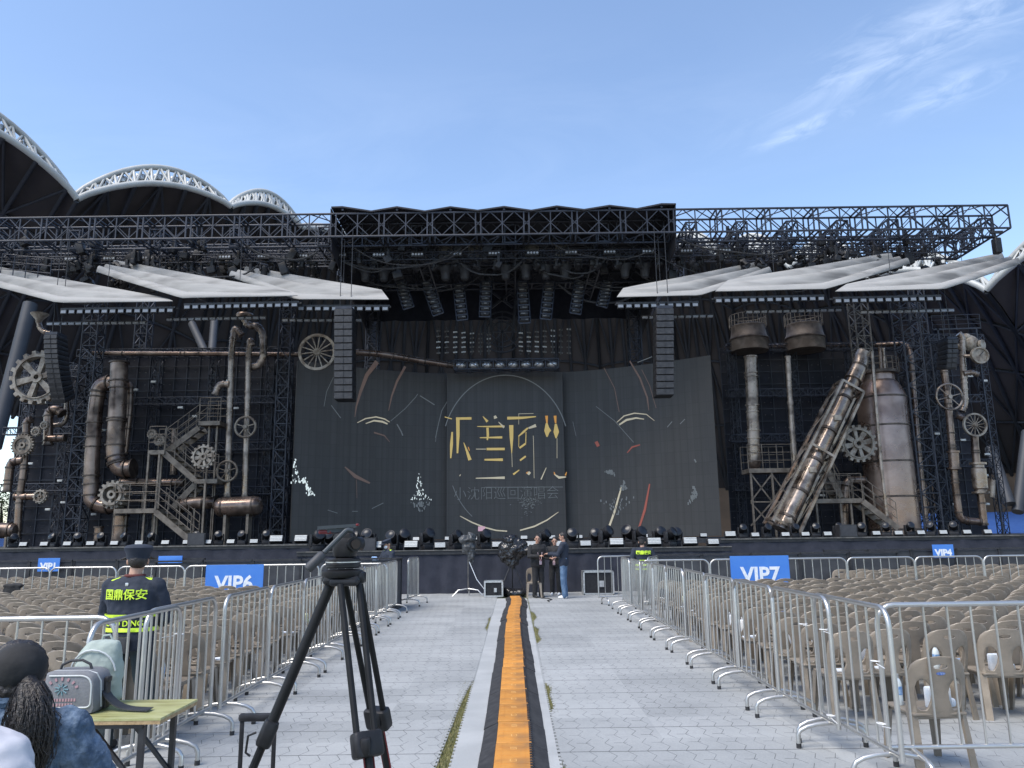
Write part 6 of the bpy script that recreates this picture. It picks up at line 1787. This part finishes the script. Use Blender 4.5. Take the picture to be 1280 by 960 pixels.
q = MB(); q.rbox((0, .34, z(1.19)), (.24, .05, .22), .02, Matrix.Rotation(-.5, 3, 'X')); o = tag(q.build('folder', M_['bluepaper'], None, origin=(0, 0, 0)), 'blue folder held by the masked guard at the aisle end', 'folder'); o.location = lp; o.rotation_euler = (0, 0, rz)
p = P(803, 690, 19.6)
t, hc, Mh, to, z, dz = person('guard in black cap and lime striped vest behind the right barricades near the stage', None, 0, 'navy', 'darkgreen', 'shoe', 1.64, 1.06, head_yaw=R(-20), fold=.02)
b = MB(); b.lathe([(.09, .04), (.1, .07), (.11, .11), (.0, .135)], 18, Matrix.Translation(hc) @ Mh.to_4x4() @ Matrix.Diagonal((1, 1.15, 1, 1))); b.box(hc+Mh @ V((0, .13, .05)), (.13, .10, .012), Mh); b.build('cap', M_['black'], t)
back_text('国鼎保安', .095, z(1.33), bold=.004, off=.02); band(z(1.00), z(1.04)); band(z(1.12), z(1.15)); band(z(.9), z(.93))
finish(t, (p.x, p.y, .022), R(6))

# --- woman with a ponytail at lower left, seated with her back to the camera
M_['denimseam'] = mat('denim_seam', (.03, .055, .10), .9)
hp = P(17, 847, 2.78)
t, hc, Mh, to, z, dz = person('seated person with long black ponytail, black cap and blue denim jacket at lower left', None, 0, 'denim', 'blackcloth', 'shoe', 1.66, 1.05,
    arms={-1: ((-.30, .12, 1.12), (-.2, .38, 1.06), (.2, 1, 0), (0, 0, 1)), 1: ((.30, .10, 1.12), (.24, .36, 1.02), (-.2, 1, 0), (0, 0, 1))}, head_yaw=R(32), head_tilt=-.08, hair=None, seated=True, head_drop=.055, fold=.045, build=1.02, voxel=.008)
b = MB(); b.ell(hc+Mh @ V((0, -.02, .025)), (.092, .106, .098), Mh, 20, 13); b.ell(hc+Mh @ V((0, -.055, -.03)), (.08, .062, .07), Mh, 14, 9)
hr = fuse(b, 'hair', M_['hair'], t, .008, 1, .018, 45)
b = MB(); Mi = Mh @ Matrix.Rotation(R(22), 3, 'X')
b.ell(hc+Mh @ V((0, -.05, .028)), (.088, .084, .086), Mi, 22, 14); fuse(b, 'cap', M_['blackcloth'], t, .007, 3, .004, 20)
b = MB()
r2 = random.Random(11)
root = hc+V((.105, -.095, -.02))
chain(b, [(root+V((-.04, .04, .03)), .03), (root+V((.01, -.01, -.03)), .042), (root+V((.025, -.02, -.12)), .052), (root+V((.02, -.02, -.20)), .046), (root+V((.015, -.02, -.27)), .022)], 14)
pt = fuse(b, 'ponytail', M_['hair'], t, .007, 2, .014, 30)
b = MB()
for k in range(620):
    a = r2.random()*6.28; rr_ = .015+.04*r2.random(); w = r2.uniform(.5, 2)
    pts = []
    for j in range(9):
        f = j/8; rad = rr_*(.6+1.0*math.sin(math.pi*min(1, f*.95))); 
        pts.append(root+V((.018*math.sin(f*2)+rad*math.cos(a+.4*f)+.011*math.sin(f*11*w+a)+.01, -.015+rad*.8*math.sin(a+.4*f)+.006*math.cos(f*8*w), .02-f*(.27+.06*r2.random()))))
    b.tube(pts, [.0014]*7+[.0010, .0005], 3)
b.build('loose_strands', M_['hair'], pt)
b = MB(); b.tube([V((.078*math.cos(a), -.012+.07*math.sin(a), z(1.485)+dz)) for a in [k*math.pi/8 for k in range(16)]], .022, 8, closed=True); b.build('collar', M_['denim'], t)
b = MB()
for zz in (1.36, 1.345): b.tube([V((x, -.145-.02*0+.9*x*x, z(zz)+dz)) for x in [-.19+.038*k for k in range(11)]], .0035, 5)
for s in (-1, 1): b.tube([V((s*(.06+.03*f), -.143, z(1.34-.4*f)+dz)) for f in [k/8 for k in range(9)]], .0035, 5)
b.build('seam', M_['denimseam'], t)
finish(t, (hp.x-hc.x*0, hp.y-.0, hp.z-hc.z), 0)
wz = hp.z-hc.z
st = thing('stool', 'low stool under the seated person with the ponytail', 'stool', (hp.x, hp.y, 0))
q = MB(); zs = wz+z(.84)+dz-.02; q.rbox((hp.x, hp.y+.02, zs-.02), (.36, .36, .04), .04); q.build('seat', M_['blackplastic'], st)
for sx in (-1, 1):
    for sy in (-1, 1): q = MB(); q.bar((hp.x+sx*.14, hp.y+.02+sy*.14, zs-.03), (hp.x+sx*.17, hp.y+.02+sy*.17, .02), .035); q.build('leg', M_['blackplastic'], st, smooth=0)
# --- shoulder in white at the very corner
t, hc, Mh, to, z, dz = person('person in a loose white shirt cut off by the lower left corner', None, 0, 'whitecloth', 'blackcloth', 'shoe', 1.655, 1.06, fold=.04, build=1.1, voxel=.008)
sp_ = P(10, 906, 1.42)
b = MB(); b.tube([V((.215+.02*math.sin(a), -.02-.088*math.cos(a), z(1.36)+dz+.075*math.sin(a))) for a in [R(-40+22*k) for k in range(9)]], .003, 5); b.build('sleeve_seam', M_['piping'], t)
finish(t, (sp_.x-.225, 1.42, .02), R(0))
t.location.z = .022

# ================================================================== table, bags, trolley, tripods
M_['tabletop'] = mat('greenish_wood_top', (.33, .33, .13), .35, var=(.42, .42, .22), scale=5, var2=(.22, .20, .07), scale2=2.2, bump=.05)
def _wood():
    m = M_['tabletop']; nt = m.node_tree
    for n in nt.nodes:
        if n.type == 'TEX_NOISE':
            mp = nt.nodes.new('ShaderNodeMapping'); mp.inputs['Scale'].default_value = (1.2, 9, 1)
            src = n.inputs['Vector'].links[0].from_socket; nt.links.new(src, mp.inputs[0]); nt.links.new(mp.outputs[0], n.inputs['Vector'])
_wood()
M_['tableedge'] = mat('pale_wood_edge', (.42, .30, .16), .6, var=(.3, .2, .1), scale=30)
a, b_ = G(201, 898, .75), G(247, 874, .75)
tx, ty0, ty1 = (a.x+b_.x)/2, a.y, b_.y
t = thing('folding_table', 'folding table with a worn yellow-green wooden top and black legs at lower left', 'table', (tx-.6, ty0, .022))
q = MB(); q.box((tx-.62, (ty0+ty1)/2, .745), (1.24, ty1-ty0, .012)); q.build('tabletop', M_['tabletop'], t, smooth=0, )
q = MB(); q.box((tx-.62, (ty0+ty1)/2, .7285), (1.236, ty1-ty0-.004, .02)); q.build('edge_band', M_['tableedge'], t, smooth=0)
q = MB(); q.box((tx-.66, ty0+.04, .705), (1.1, .025, .026)); q.box((tx-.66, ty1-.04, .705), (1.1, .025, .026)); q.build('under_rail', M_['black'], t, smooth=0)
for x in (tx-.12, tx-1.12):
    for y in (ty0+.05, ty1-.05):
        q = MB(); q.box((x, y, .36), (.03, .03, .68)); q.build('leg', M_['black'], t, smooth=0)
    q = MB(); q.bar((x, ty0+.05, .22), (x, ty1-.05, .22), .022); q.build('leg_stretcher', M_['trussgrey'], t, smooth=0)
    q = MB(); s = 1 if x < tx-.6 else -1; q.bar((x, ty0+.07, .36), (x+s*.30, ty0+.07, .70), .022); q.build('diagonal_brace', M_['black'], t, smooth=0); q = MB(); q.bar((x, ty1-.07, .36), (x+s*.30, ty1-.07, .70), .022); q.build('diagonal_brace', M_['black'], t, smooth=0)
M_['baggrey'] = mat('grey_bag_fabric', (.165, .17, .185), .8, var=(.135, .14, .155), scale=10, bump=.2, bscale=70)
M_['sage'] = mat('sage_bag_fabric', (.33, .38, .35), .8, var=(.28, .33, .30), scale=5, bump=.35, bscale=12)
M_['pinkprint'] = mat('pink_print', (.36, .22, .245), .8); M_['tealprint'] = mat('teal_print', (.15, .26, .30), .8)
c = P(91, 886, ty0+.22); bw, bd, bh = .335, .20, .225
c = V((c.x, ty0+.22, .752))
t = thing('camera_bag', 'grey padded camera bag with pale piping and a faded print, on the folding table', 'bag', tuple(c))
q = MB()
prof = [(-.5, 0), (.5, 0), (.53, .12), (.5, .75), (.44, .93), (.3, 1), (-.3, 1), (-.44, .93), (-.5, .75), (-.53, .12)]
q.add([c+V((x*bw, y*bd, z_*bh)) for y in (-.5, -.42, .42, .5) for x, z_ in [(p[0]*(.95 if abs(y) == .5 else 1), .03+p[1]*(.94 if abs(y) == .5 else 1)) for p in prof]],
      [tuple(range(10)), tuple(reversed(range(30, 40)))]+[(k*10+i, k*10+10+i, k*10+10+(i+1) % 10, k*10+(i+1) % 10) for k in range(3) for i in range(10)])
q.build('bag_body', M_['baggrey'], t, smooth=50)
q = MB(); loop = [c+V((x*bw*1.0, -.505*bd, (.03+z_*.95)*bh)) for x, z_ in ((-.46, .14), (.40, .14), (.455, .2), (.45, .72), (.40, .88), (.29, .95), (-.29, .95))]; q.tube(fillet(loop, .02, 3), .005, 6)
loop2 = [p_+V((0, .06, .004)) for p_ in loop[2:]]; q.tube([V((c.x+bw*.53, c.y-.03, c.z+bh*.12)), V((c.x+bw*.51, c.y-.04, c.z+bh*.76)), V((c.x+bw*.45, c.y-.05, c.z+bh*.95)), V((c.x+bw*.3, c.y-.05, c.z+bh*1.015)), V((c.x-bw*.3, c.y-.05, c.z+bh*1.015))], .0045, 6)
q.build('piping', M_['piping'], t)
q = MB(); q.tube([c+V((x*bw, .0, bh*(1.0+h_))) for x, h_ in ((-.28, 0), (-.25, .14), (-.1, .24), (.1, .25), (.24, .15), (.28, 0))], .008, 8); q.build('carry_handle', M_['black'], t)
q = MB(); q.rbox(c+V((bw*.545, .02, bh*.38)), (.02, .045, .15), .006); q.rbox(c+V((bw*.55, .02, bh*.76)), (.024, .05, .03), .006); 
q.sheet([[c+V((bw*.52+.30*f, -.03-.05*f, .012+.10*(1-f)**4)) for f in [k/8 for k in range(9)]], [c+V((bw*.52+.30*f, .05-.05*f, .014+.10*(1-f)**4)) for f in [k/8 for k in range(9)]]], .008)
q.build('shoulder_strap', M_['black'], t)
q = MB(); r2 = random.Random(4)
for k in range(7):
    a = R(155-130*k/6); q.rbox(c+V((-.02+.095*math.cos(a), -.516*bd, .118+.075*math.sin(a))), (.013, .003, .018), .001, Matrix.Rotation(-(a-R(90)), 3, 'Y'))
q.build('faded_emblem_arc', M_['pinkprint'], t, smooth=0); q = MB()
for row in (0, 1):
    for k in range(8-row):
        q.rbox(c+V((-.055+.0165*k, -.512*bd, .078-.026*row)), (.011, .003, .016), .001)
q.build('faded_print', M_['pinkprint'], t, smooth=0)
q = MB()
for k in range(9): a = k*.7; q.tube([c+V((-.02+.012*math.cos(a), -.516*bd, .138+.012*math.sin(a))), c+V((-.02+.04*math.cos(a), -.516*bd, .136+.033*math.sin(a)))], .0035, 5)
q.build('printed_emblem', M_['tealprint'], t)
c = V((c.x+.02, ty1-.09, .752))
t = thing('backpack', 'pale sage green backpack standing behind the camera bag on the table', 'bag', tuple(c))
q = MB(); loft(q, [(c+V((0, 0, .0)), .14, .085), (c+V((0, 0, .03)), .155, .095), (c+V((.0, 0, .20)), .15, .09), (c+V((.01, 0, .30)), .125, .08), (c+V((.03, 0, .36)), .085, .055), (c+V((.035, 0, .372)), .04, .03)], 22)
me = fuse(q, 'bag_body', M_['sage'], t, .009, 3, .022, 14); me.data.transform(Matrix.Translation(-c))
q = MB(); q.tube([c+V((.14*math.cos(a), -.088+.03*abs(math.cos(a)), .17+.15*math.sin(a))) for a in [R(10+160*k/10) for k in range(11)]], .006, 6); q.tube([c+V((.11*math.cos(a), -.094+.02*abs(math.cos(a)), .09+.12*math.sin(a))) for a in [R(0+180*k/10) for k in range(11)]], .004, 6); q.build('zip', M_['piping'], t)
q = MB(); q.tube([c+V((x, .02, .362+h_)) for x, h_ in ((-.0, 0), (.01, .03), (.05, .035), (.07, 0))], .007, 6); q.build('top_loop', M_['sage'], t)
# trolley case with its pulled-up handle
a, b_ = P(301, 897, 4.0), P(346, 893, 4.0); zc2 = a.z
t = thing('trolley_case', 'black trolley case with its handle pulled up beside the tripod', 'suitcase', ((a.x+b_.x)/2, 4.0, .022))
for x in (a.x+.008, b_.x-.008): q = MB(); q.rbox((x, 4.0, (zc2+.50)/2+.02), (.020, .016, zc2-.50), .005); q.build('handle_tube', M_['blackplastic'], t)
q = MB(); q.rbox(((a.x+b_.x)/2, 4.0, zc2), (b_.x-a.x+.02, .034, .036), .014); q.build('grip', M_['blackplastic'], t)
q = MB(); q.rbox(((a.x+b_.x)/2, 4.13, .30), (.36, .22, .46), .04); q.build('case_body', M_['blackplastic'], t)
q = MB()
for k in (-.12, -.04, .04, .12): q.box(((a.x+b_.x)/2+k, 4.018, .3), (.012, .008, .4))
q.build('ribs', M_['rubber'], t, smooth=0)
for s in (-1, 1): q = MB(); x = (a.x+b_.x)/2+s*.15; q.cyl((x-.02, 4.06, .052), (x+.02, 4.06, .052), .03, 12); q.build('wheel', M_['rubber'], t)

# foreground video tripod
Yt = 2.72
M_['carbon'] = mat('black_carbon', (.009, .009, .010), .5, spec=.25, var=(.013, .013, .014), scale=20)
M_['gunmetal'] = mat('gunmetal', (.055, .063, .07), .45, .4)
M_['redtrim'] = mat('red_trim', (.16, .012, .016), .45)
k = S(Yt, 1.7); T = lambda x, y, dy=0: P(x, y, Yt+dy)
c = T(429, 730); t = thing('video_tripod', 'black video tripod with a fluid head standing in the aisle at left', 'tripod', (c.x, Yt, .022))
bowl = T(428, 722)
q = MB(); q.lathe([(.055, -.012), (.066, -.008), (.07, .0), (.07, .012), (.058, .016)], 28, Matrix.Translation(T(428, 718))); q.build('bowl_ring', M_['blackplastic'], t)
q = MB(); q.rbox(T(430, 725), (.125, .11, .030), .02); 
for px in (412, 449): q.rbox(T(px, 722), (.042, .06, .04), .012)
q.rbox(T(430, 728, -.05), (.095, .03, .024), .01); sp = q.build('spider', M_['blackplastic'], t)
q = MB(); q.lathe([(.054, -.0), (.058, .004), (.058, .03), (.05, .034)], 28, Matrix.Translation(T(429, 710))); q.lathe([(.0585, .003), (.0592, .005), (.0585, .007)], 28, Matrix.Translation(T(429, 707)), cap=False); hd = q.build('pan_base', M_['blackplastic'], t)
q = MB(); q.lathe([(.0595, 0), (.0595, .0035)], 28, Matrix.Translation(T(429, 703))); q.build('silver_ring', M_['silver'], hd)
q = MB(); q.rbox(T(432, 684), (.078, .085, .075), .022); q.rbox(T(431, 672), (.07, .075, .035), .015); q.build('fluid_drum', M_['blackplastic'], t)
q = MB(); d_ = T(443, 680); 
q.cyl(d_+V((.0, -.03, 0)), d_+V((.012, -.046, 0)), .024, 20); q.cyl(d_+V((.0, .03, 0)), d_+V((.012, .046, 0)), .024, 20); q.build('drag_dial', M_['blackplastic'], t)
q = MB(); q.cyl(d_+V((.012, -.046, 0)), d_+V((.016, -.052, 0)), .016, 18); q.build('dial_plate', M_['flange'], t)
q = MB(); e0, e1 = T(398, 660, -.01), T(446, 657, .01)
q.bar(e0, e1, .075, .011); q.bar(e0+V((.03, 0, -.010)), e1+V((-.02, 0, -.010)), .055, .014); q.build('camera_plate', M_['gunmetal'], t, smooth=0)
q = MB(); q.rbox(T(408, 665, -.012), (.045, .045, .014), .005); q.rbox(T(447, 656, -.02), (.010, .02, .008), .003); q.build('red_latch', M_['redtrim'], t)
q = MB(); h0_, h1_, h2_ = T(441, 664, -.06), T(434, 662, -.065), T(405, 691, -.10); q.tube(fillet([h0_, h1_, h2_], .02, 4), .0085, 10); ha = q.build('pan_handle', M_['gunmetal'], t)
g0, g1 = T(404, 692, -.10), T(384, 712, -.125); q = MB(); q.tube([g0, g0.lerp(g1, .1), g0.lerp(g1, .9), g1], [.011, .0155, .0165, .013], 12); q.build('grip', M_['barrier'], ha)
# legs
apexL, apexA, apexB = T(416, 724), T(437, 730, -.05), T(441, 730, .05)
def leg_pt(ap, off, zz): f = (ap.z-zz)/(ap.z-.03); return ap+V((off[0]*f, off[1]*f, zz-ap.z))
fl = V((-.63, -.10))
def tleg(ap, off, sep, name='leg', split=.84, label=None):
    tip = leg_pt(ap, off, .03); mid = leg_pt(ap, off, split)
    d = (tip-ap).normalized(); x = d.cross(V((off[0], off[1], 0)).normalized()).normalized()
    q = MB()
    for s in (-1, 1): q.tube([ap+x*s*sep*1.1, mid+x*s*sep], .0105, 10)
    L = q.build('leg', M_['carbon'], t)
    q = MB(); q.rbox(mid, (sep*2+.035, .05, .075), .012, d.to_track_quat('-Z', 'Y').to_matrix()); q.rbox(mid+V((0, -.02, .0)), (.03, .045, .05), .01); q.build('leg_clamp', M_['blackplastic'], L)
    q = MB(); q.tube([mid, tip], .0125, 10); q.build('lower_leg', M_['carbon'], L)
    q = MB()
    for s in (-1, 1): q.tube([mid+x*s*.016+d*.03, mid+x*s*.012+d*.5], .0028, 5)
    q.build('red_stripe', M_['redtrim'], L)
    q = MB(); q.ell(tip, (.03, .03, .022)); q.build('rubber_foot', M_['rubber'], L)
tleg(apexA, (.31, -.44), .030, split=1.10); tleg(apexB, (.225, .52), .028, split=1.09)
tip = leg_pt(apexL, fl, .03); mid = P(331, 925, Yt-.05); d = (mid-apexL).normalized()
tip = apexL+d*((apexL.z-.03)/-d.z)
q = MB(); q.tube([apexL, mid], .0175, 12); L = q.build('leg', M_['carbon'], t)
q = MB(); q.rbox(mid-d*.02, (.05, .05, .085), .014, d.to_track_quat('-Z', 'Y').to_matrix()); q.tube([mid+V((-.02, -.03, .03)), mid+V((-.045, -.03, .02)), mid+V((-.05, -.03, -.03)), mid+V((-.035, -.03, -.04))], .004, 6); q.build('leg_clamp', M_['blackplastic'], L)
q = MB(); q.tube([mid, tip], .0135, 10); q.build('lower_leg', M_['carbon'], L)
q = MB(); q.ell(tip, (.03, .03, .022)); q.build('rubber_foot', M_['rubber'], L)

# covered camera and covered lamp near the stage
M_['plastic_bag'] = mat('black_plastic_sheet', (.012, .012, .014), .22, var=(.02, .02, .022), scale=5, bump=.9, bscale=7)
M_['greybag'] = mat('grey_plastic_sheet', (.045, .048, .052), .35, var=(.07, .072, .076), scale=5, bump=.9, bscale=7)
def wrapped(name, label, cat, lumps, c, m, legs, loc):
    t = thing(name, label, cat, loc)
    q = MB()
    for o, r in lumps: q.ell(c+V(o), r)
    e = fuse(q, 'plastic_cover', M_[m], t, .022, 3, .17, 7); e.data.transform(Matrix.Translation(-V(loc)))
    for a, b_ in legs: q = MB(); q.tube([a, b_], .018, 7); q.build('leg', M_['black'], t)
    return t
p = G(632, 748); Y0 = p.y+.5; c = P(640, 688, Y0)
wrapped('covered_camera', 'video camera wrapped in crumpled black plastic on a tripod behind the cable ramp', 'covered camera', [((.04, 0, .03), (.44, .3, .34)), ((-.04, 0, .28), (.24, .26, .17)), ((.42, 0, -.02), (.17, .2, .11)), ((.0, 0, -.3), (.2, .2, .2)), ((-.22, 0, -.12), (.16, .2, .2))], c, 'plastic_bag',
        [((c.x, Y0, c.z-.3), (c.x-.42, Y0-.2, .02)), ((c.x, Y0, c.z-.3), (c.x+.40, Y0-.2, .02)), ((c.x, Y0, c.z-.3), (c.x, Y0+.45, .02))], (c.x, Y0, .02))
q = MB()
for o, r in (((0, 0, .1), (.34, .3, .14)), ((.2, -.1, .12), (.2, .2, .12)), ((-.18, 0, .18), (.16, .2, .10))): q.ell(V((-.02, Y0+.0, 0))+V(o), r)
t = thing('sandbag', 'dark sagging sandbag at the stage end of the cable ramp', 'sandbag', (-.02, Y0, 0))
e = fuse(q, 'bag_body', M_['plastic_bag'], t, .025, 2, .06, 6); e.data.transform(Matrix.Translation((.02, -Y0, 0)))
Y1 = 23.2; c = P(584, 682, Y1); fz = .02
t = wrapped('covered_lamp', 'lamp head wrapped in a grey plastic bag on a thin stand before the stage', 'covered lamp', [((-.05, 0, .16), (.20, .2, .13)), ((.12, 0, .2), (.13, .2, .16)), ((.04, 0, -.04), (.2, .17, .22)), ((.1, 0, -.26), (.12, .12, .22)), ((.14, 0, -.44), (.06, .07, .14))], c, 'greybag', [], (c.x, Y1, fz))
pb = V((c.x+.03, Y1, 0))
q = MB(); q.tube([(pb.x, Y1, .16), (pb.x, Y1, c.z-.3)], .022, 8); q.build('stand_pole', M_['trussgrey'], t)
for a in (200, 340, 90): q = MB(); q.tube([(pb.x, Y1, .24), (pb.x+.3*math.cos(R(a)), Y1+.3*math.sin(R(a)), .2), (pb.x+.48*math.cos(R(a)), Y1+.4*math.sin(R(a)), .03)], .018, 7); q.build('leg', M_['silver'], t)
q = MB(); q.tube([(pb.x+.03, Y1-.03, 1.0), (pb.x+.25, Y1-.1, .5), (pb.x+.5, Y1-.1, .18), (pb.x+.9, Y1-.1, .03)], .01, 5); q.build('cable', M_['paper'], t)
# chair behind the person in black, jacket left on a chair, cable on the floor
o = copy_tree(c0); place(o, (G(668, 748).x, 22.55, .022), R(180), 'beige plastic chair hidden behind the person in black before the stage', 'chair before the stage')
q = MB(); pts = [G(690, 749), G(700, 760), G(716, 768)]
tag(MB.build((lambda m: (m.tube([V((x, y, .035)) for x, y in ((.62, 22.5), (.75, 22.0), (.92, 21.9), (1.0, 21.5), (.86, 21.2), (.9, 20.8))], .012, 6), m)[1])(MB()), 'floor_cable', M_['rubber']), 'thin black cable lying on the tiles right of the cable ramp end', 'cable')
jp = min([c_ for c_ in chair_pos if c_[2] == 'L'], key=lambda c_: abs(PX((c_[0], c_[1], .7))[0]-24)+abs(PX((c_[0], c_[1], .8))[1]-735))
q = MB(); q.ell((0, -.27, .70), (.2, .06, .2)); q.ell((0, -.24, .86), (.2, .09, .05)); q.ell((.12, -.28, .5), (.07, .05, .2)); q.ell((-.14, -.28, .55), (.06, .05, .18))
t = thing('black_jacket', 'black jacket hung over a chair back in the left chair block', 'jacket', (0, 0, 0))
fuse(q, 'cloth', M_['blackcloth'], t, .02, 2, .04, 8); t.location = (jp[0], jp[1], .022)
# ================================================================== sky, sun, camera
SUN_EL, SUN_DIR = 58.0, (-.6, -.55)
w = bpy.data.worlds.new('World'); sc.world = w; w.use_nodes = True
nt = w.node_tree; N = nt.nodes; L = nt.links; bg = N['Background']
sky = N.new('ShaderNodeTexSky'); sky.sky_type = 'NISHITA'; sky.sun_disc = False
sky.sun_elevation = R(SUN_EL); sky.sun_rotation = math.atan2(SUN_DIR[0], SUN_DIR[1]) % (2*math.pi)
sky.air_density = 1.0; sky.dust_density = .6; sky.ozone_density = 1.6; sky.altitude = 100
bg.inputs['Strength'].default_value = .092
tc = N.new('ShaderNodeTexCoord')
def vm(op, a, b_=None, s=None):
    n = N.new('ShaderNodeVectorMath'); n.operation = op
    L.new(a, n.inputs[0])
    if b_ is not None:
        if isinstance(b_, tuple): n.inputs[1].default_value = b_
        else: L.new(b_, n.inputs[1])
    return n
def mt(op, a, b_=None):
    n = N.new('ShaderNodeMath'); n.operation = op
    for i, q in enumerate((a, b_)):
        if q is None: continue
        if isinstance(q, (int, float)): n.inputs[i].default_value = q
        else: L.new(q, n.inputs[i])
    return n.outputs[0]
def cloud(px, py, du, su, sv, scale, lo, hi, amt):
    """a patch of wispy cirrus in one part of the sky; (du) is the direction its streaks run"""
    c = ray(px, py).normalized(); e = ray(px+du[0], py+du[1]).normalized()
    u = (e-c); u = (u-c*u.dot(c)).normalized(); v = c.cross(u)
    cu = vm('DOT_PRODUCT', tc.outputs['Generated'], tuple(u)).outputs['Value']; cv = vm('DOT_PRODUCT', tc.outputs['Generated'], tuple(v)).outputs['Value']; cc = vm('DOT_PRODUCT', tc.outputs['Generated'], tuple(c)).outputs['Value']
    cb = N.new('ShaderNodeCombineXYZ'); L.new(mt('MULTIPLY', cu, scale), cb.inputs[0]); L.new(mt('MULTIPLY', cv, scale*3.2), cb.inputs[1])
    no = N.new('ShaderNodeTexNoise'); no.inputs['Scale'].default_value = 1; no.inputs['Detail'].default_value = 9; no.inputs['Roughness'].default_value = .62; no.inputs['Distortion'].default_value = .7
    L.new(cb.outputs[0], no.inputs['Vector'])
    mr = N.new('ShaderNodeMapRange'); mr.inputs['From Min'].default_value = lo; mr.inputs['From Max'].default_value = hi; L.new(no.outputs['Fac'], mr.inputs['Value'])
    r2 = mt('ADD', mt('POWER', mt('ABSOLUTE', mt('DIVIDE', cu, su)), 2), mt('POWER', mt('ABSOLUTE', mt('DIVIDE', cv, sv)), 2))
    fall = mt('POWER', 2.718, mt('MULTIPLY', r2, -1)); front = mt('GREATER_THAN', cc, 0)
    return mt('MULTIPLY', mt('MULTIPLY', mt('MULTIPLY', mr.outputs[0], fall), front), amt)
f = cloud(1150, 50, (100, -48), .15, .036, 11, .40, .85, .30)
f = mt('MAXIMUM', f, cloud(1225, 12, (100, -30), .07, .03, 14, .38, .8, .30))
f = mt('MAXIMUM', f, cloud(1190, 112, (100, -40), .055, .016, 16, .38, .75, .22))
f = mt('MAXIMUM', f, cloud(1010, 158, (100, -40), .05, .009, 16, .35, .75, .3))
f = mt('MAXIMUM', f, cloud(420, 200, (100, -10), .7, .10, 3, .40, .85, .06))
mx = N.new('ShaderNodeMix'); mx.data_type = 'RGBA'; L.new(f, mx.inputs['Factor'])
hs = N.new('ShaderNodeHueSaturation'); hs.inputs['Saturation'].default_value = .98; L.new(sky.outputs[0], hs.inputs['Color']); L.new(hs.outputs[0], mx.inputs['A']); mx.inputs['B'].default_value = (7.0, 7.4, 7.9, 1)
L.new(mx.outputs['Result'], bg.inputs['Color'])
sd = bpy.data.lights.new('sun', 'SUN'); sd.energy = 1.5; sd.angle = R(34); sd.color = (1, .93, .83)
so = bpy.data.objects.new('sun', sd); COL.objects.link(so)
h = math.hypot(*SUN_DIR); dv = V((SUN_DIR[0]/h*math.cos(R(SUN_EL)), SUN_DIR[1]/h*math.cos(R(SUN_EL)), math.sin(R(SUN_EL))))
so.rotation_euler = dv.to_track_quat('Z', 'Y').to_euler(); so.location = (-60, -20, 60)
cd = bpy.data.cameras.new('camera'); co = bpy.data.objects.new('camera', cd); COL.objects.link(co)
cd.sensor_width = 36; cd.lens = 36*FPX/1280; cd.clip_end = 3000; cd.clip_start = .05
Mc = Matrix((( _r.x, _u.x, -_f.x, 0), (_r.y, _u.y, -_f.y, 0), (_r.z, _u.z, -_f.z, CAMZ), (0, 0, 0, 1)))
co.matrix_world = Mc
sc.camera = co
sc.view_settings.view_transform = 'Standard'; sc.view_settings.look = 'None'; sc.view_settings.gamma = 1
sc.view_settings.exposure = 1.62
sc.cycles.use_denoising = True
sc.cycles.max_bounces = 6; sc.cycles.diffuse_bounces = 3; sc.cycles.glossy_bounces = 3; sc.cycles.transparent_max_bounces = 6
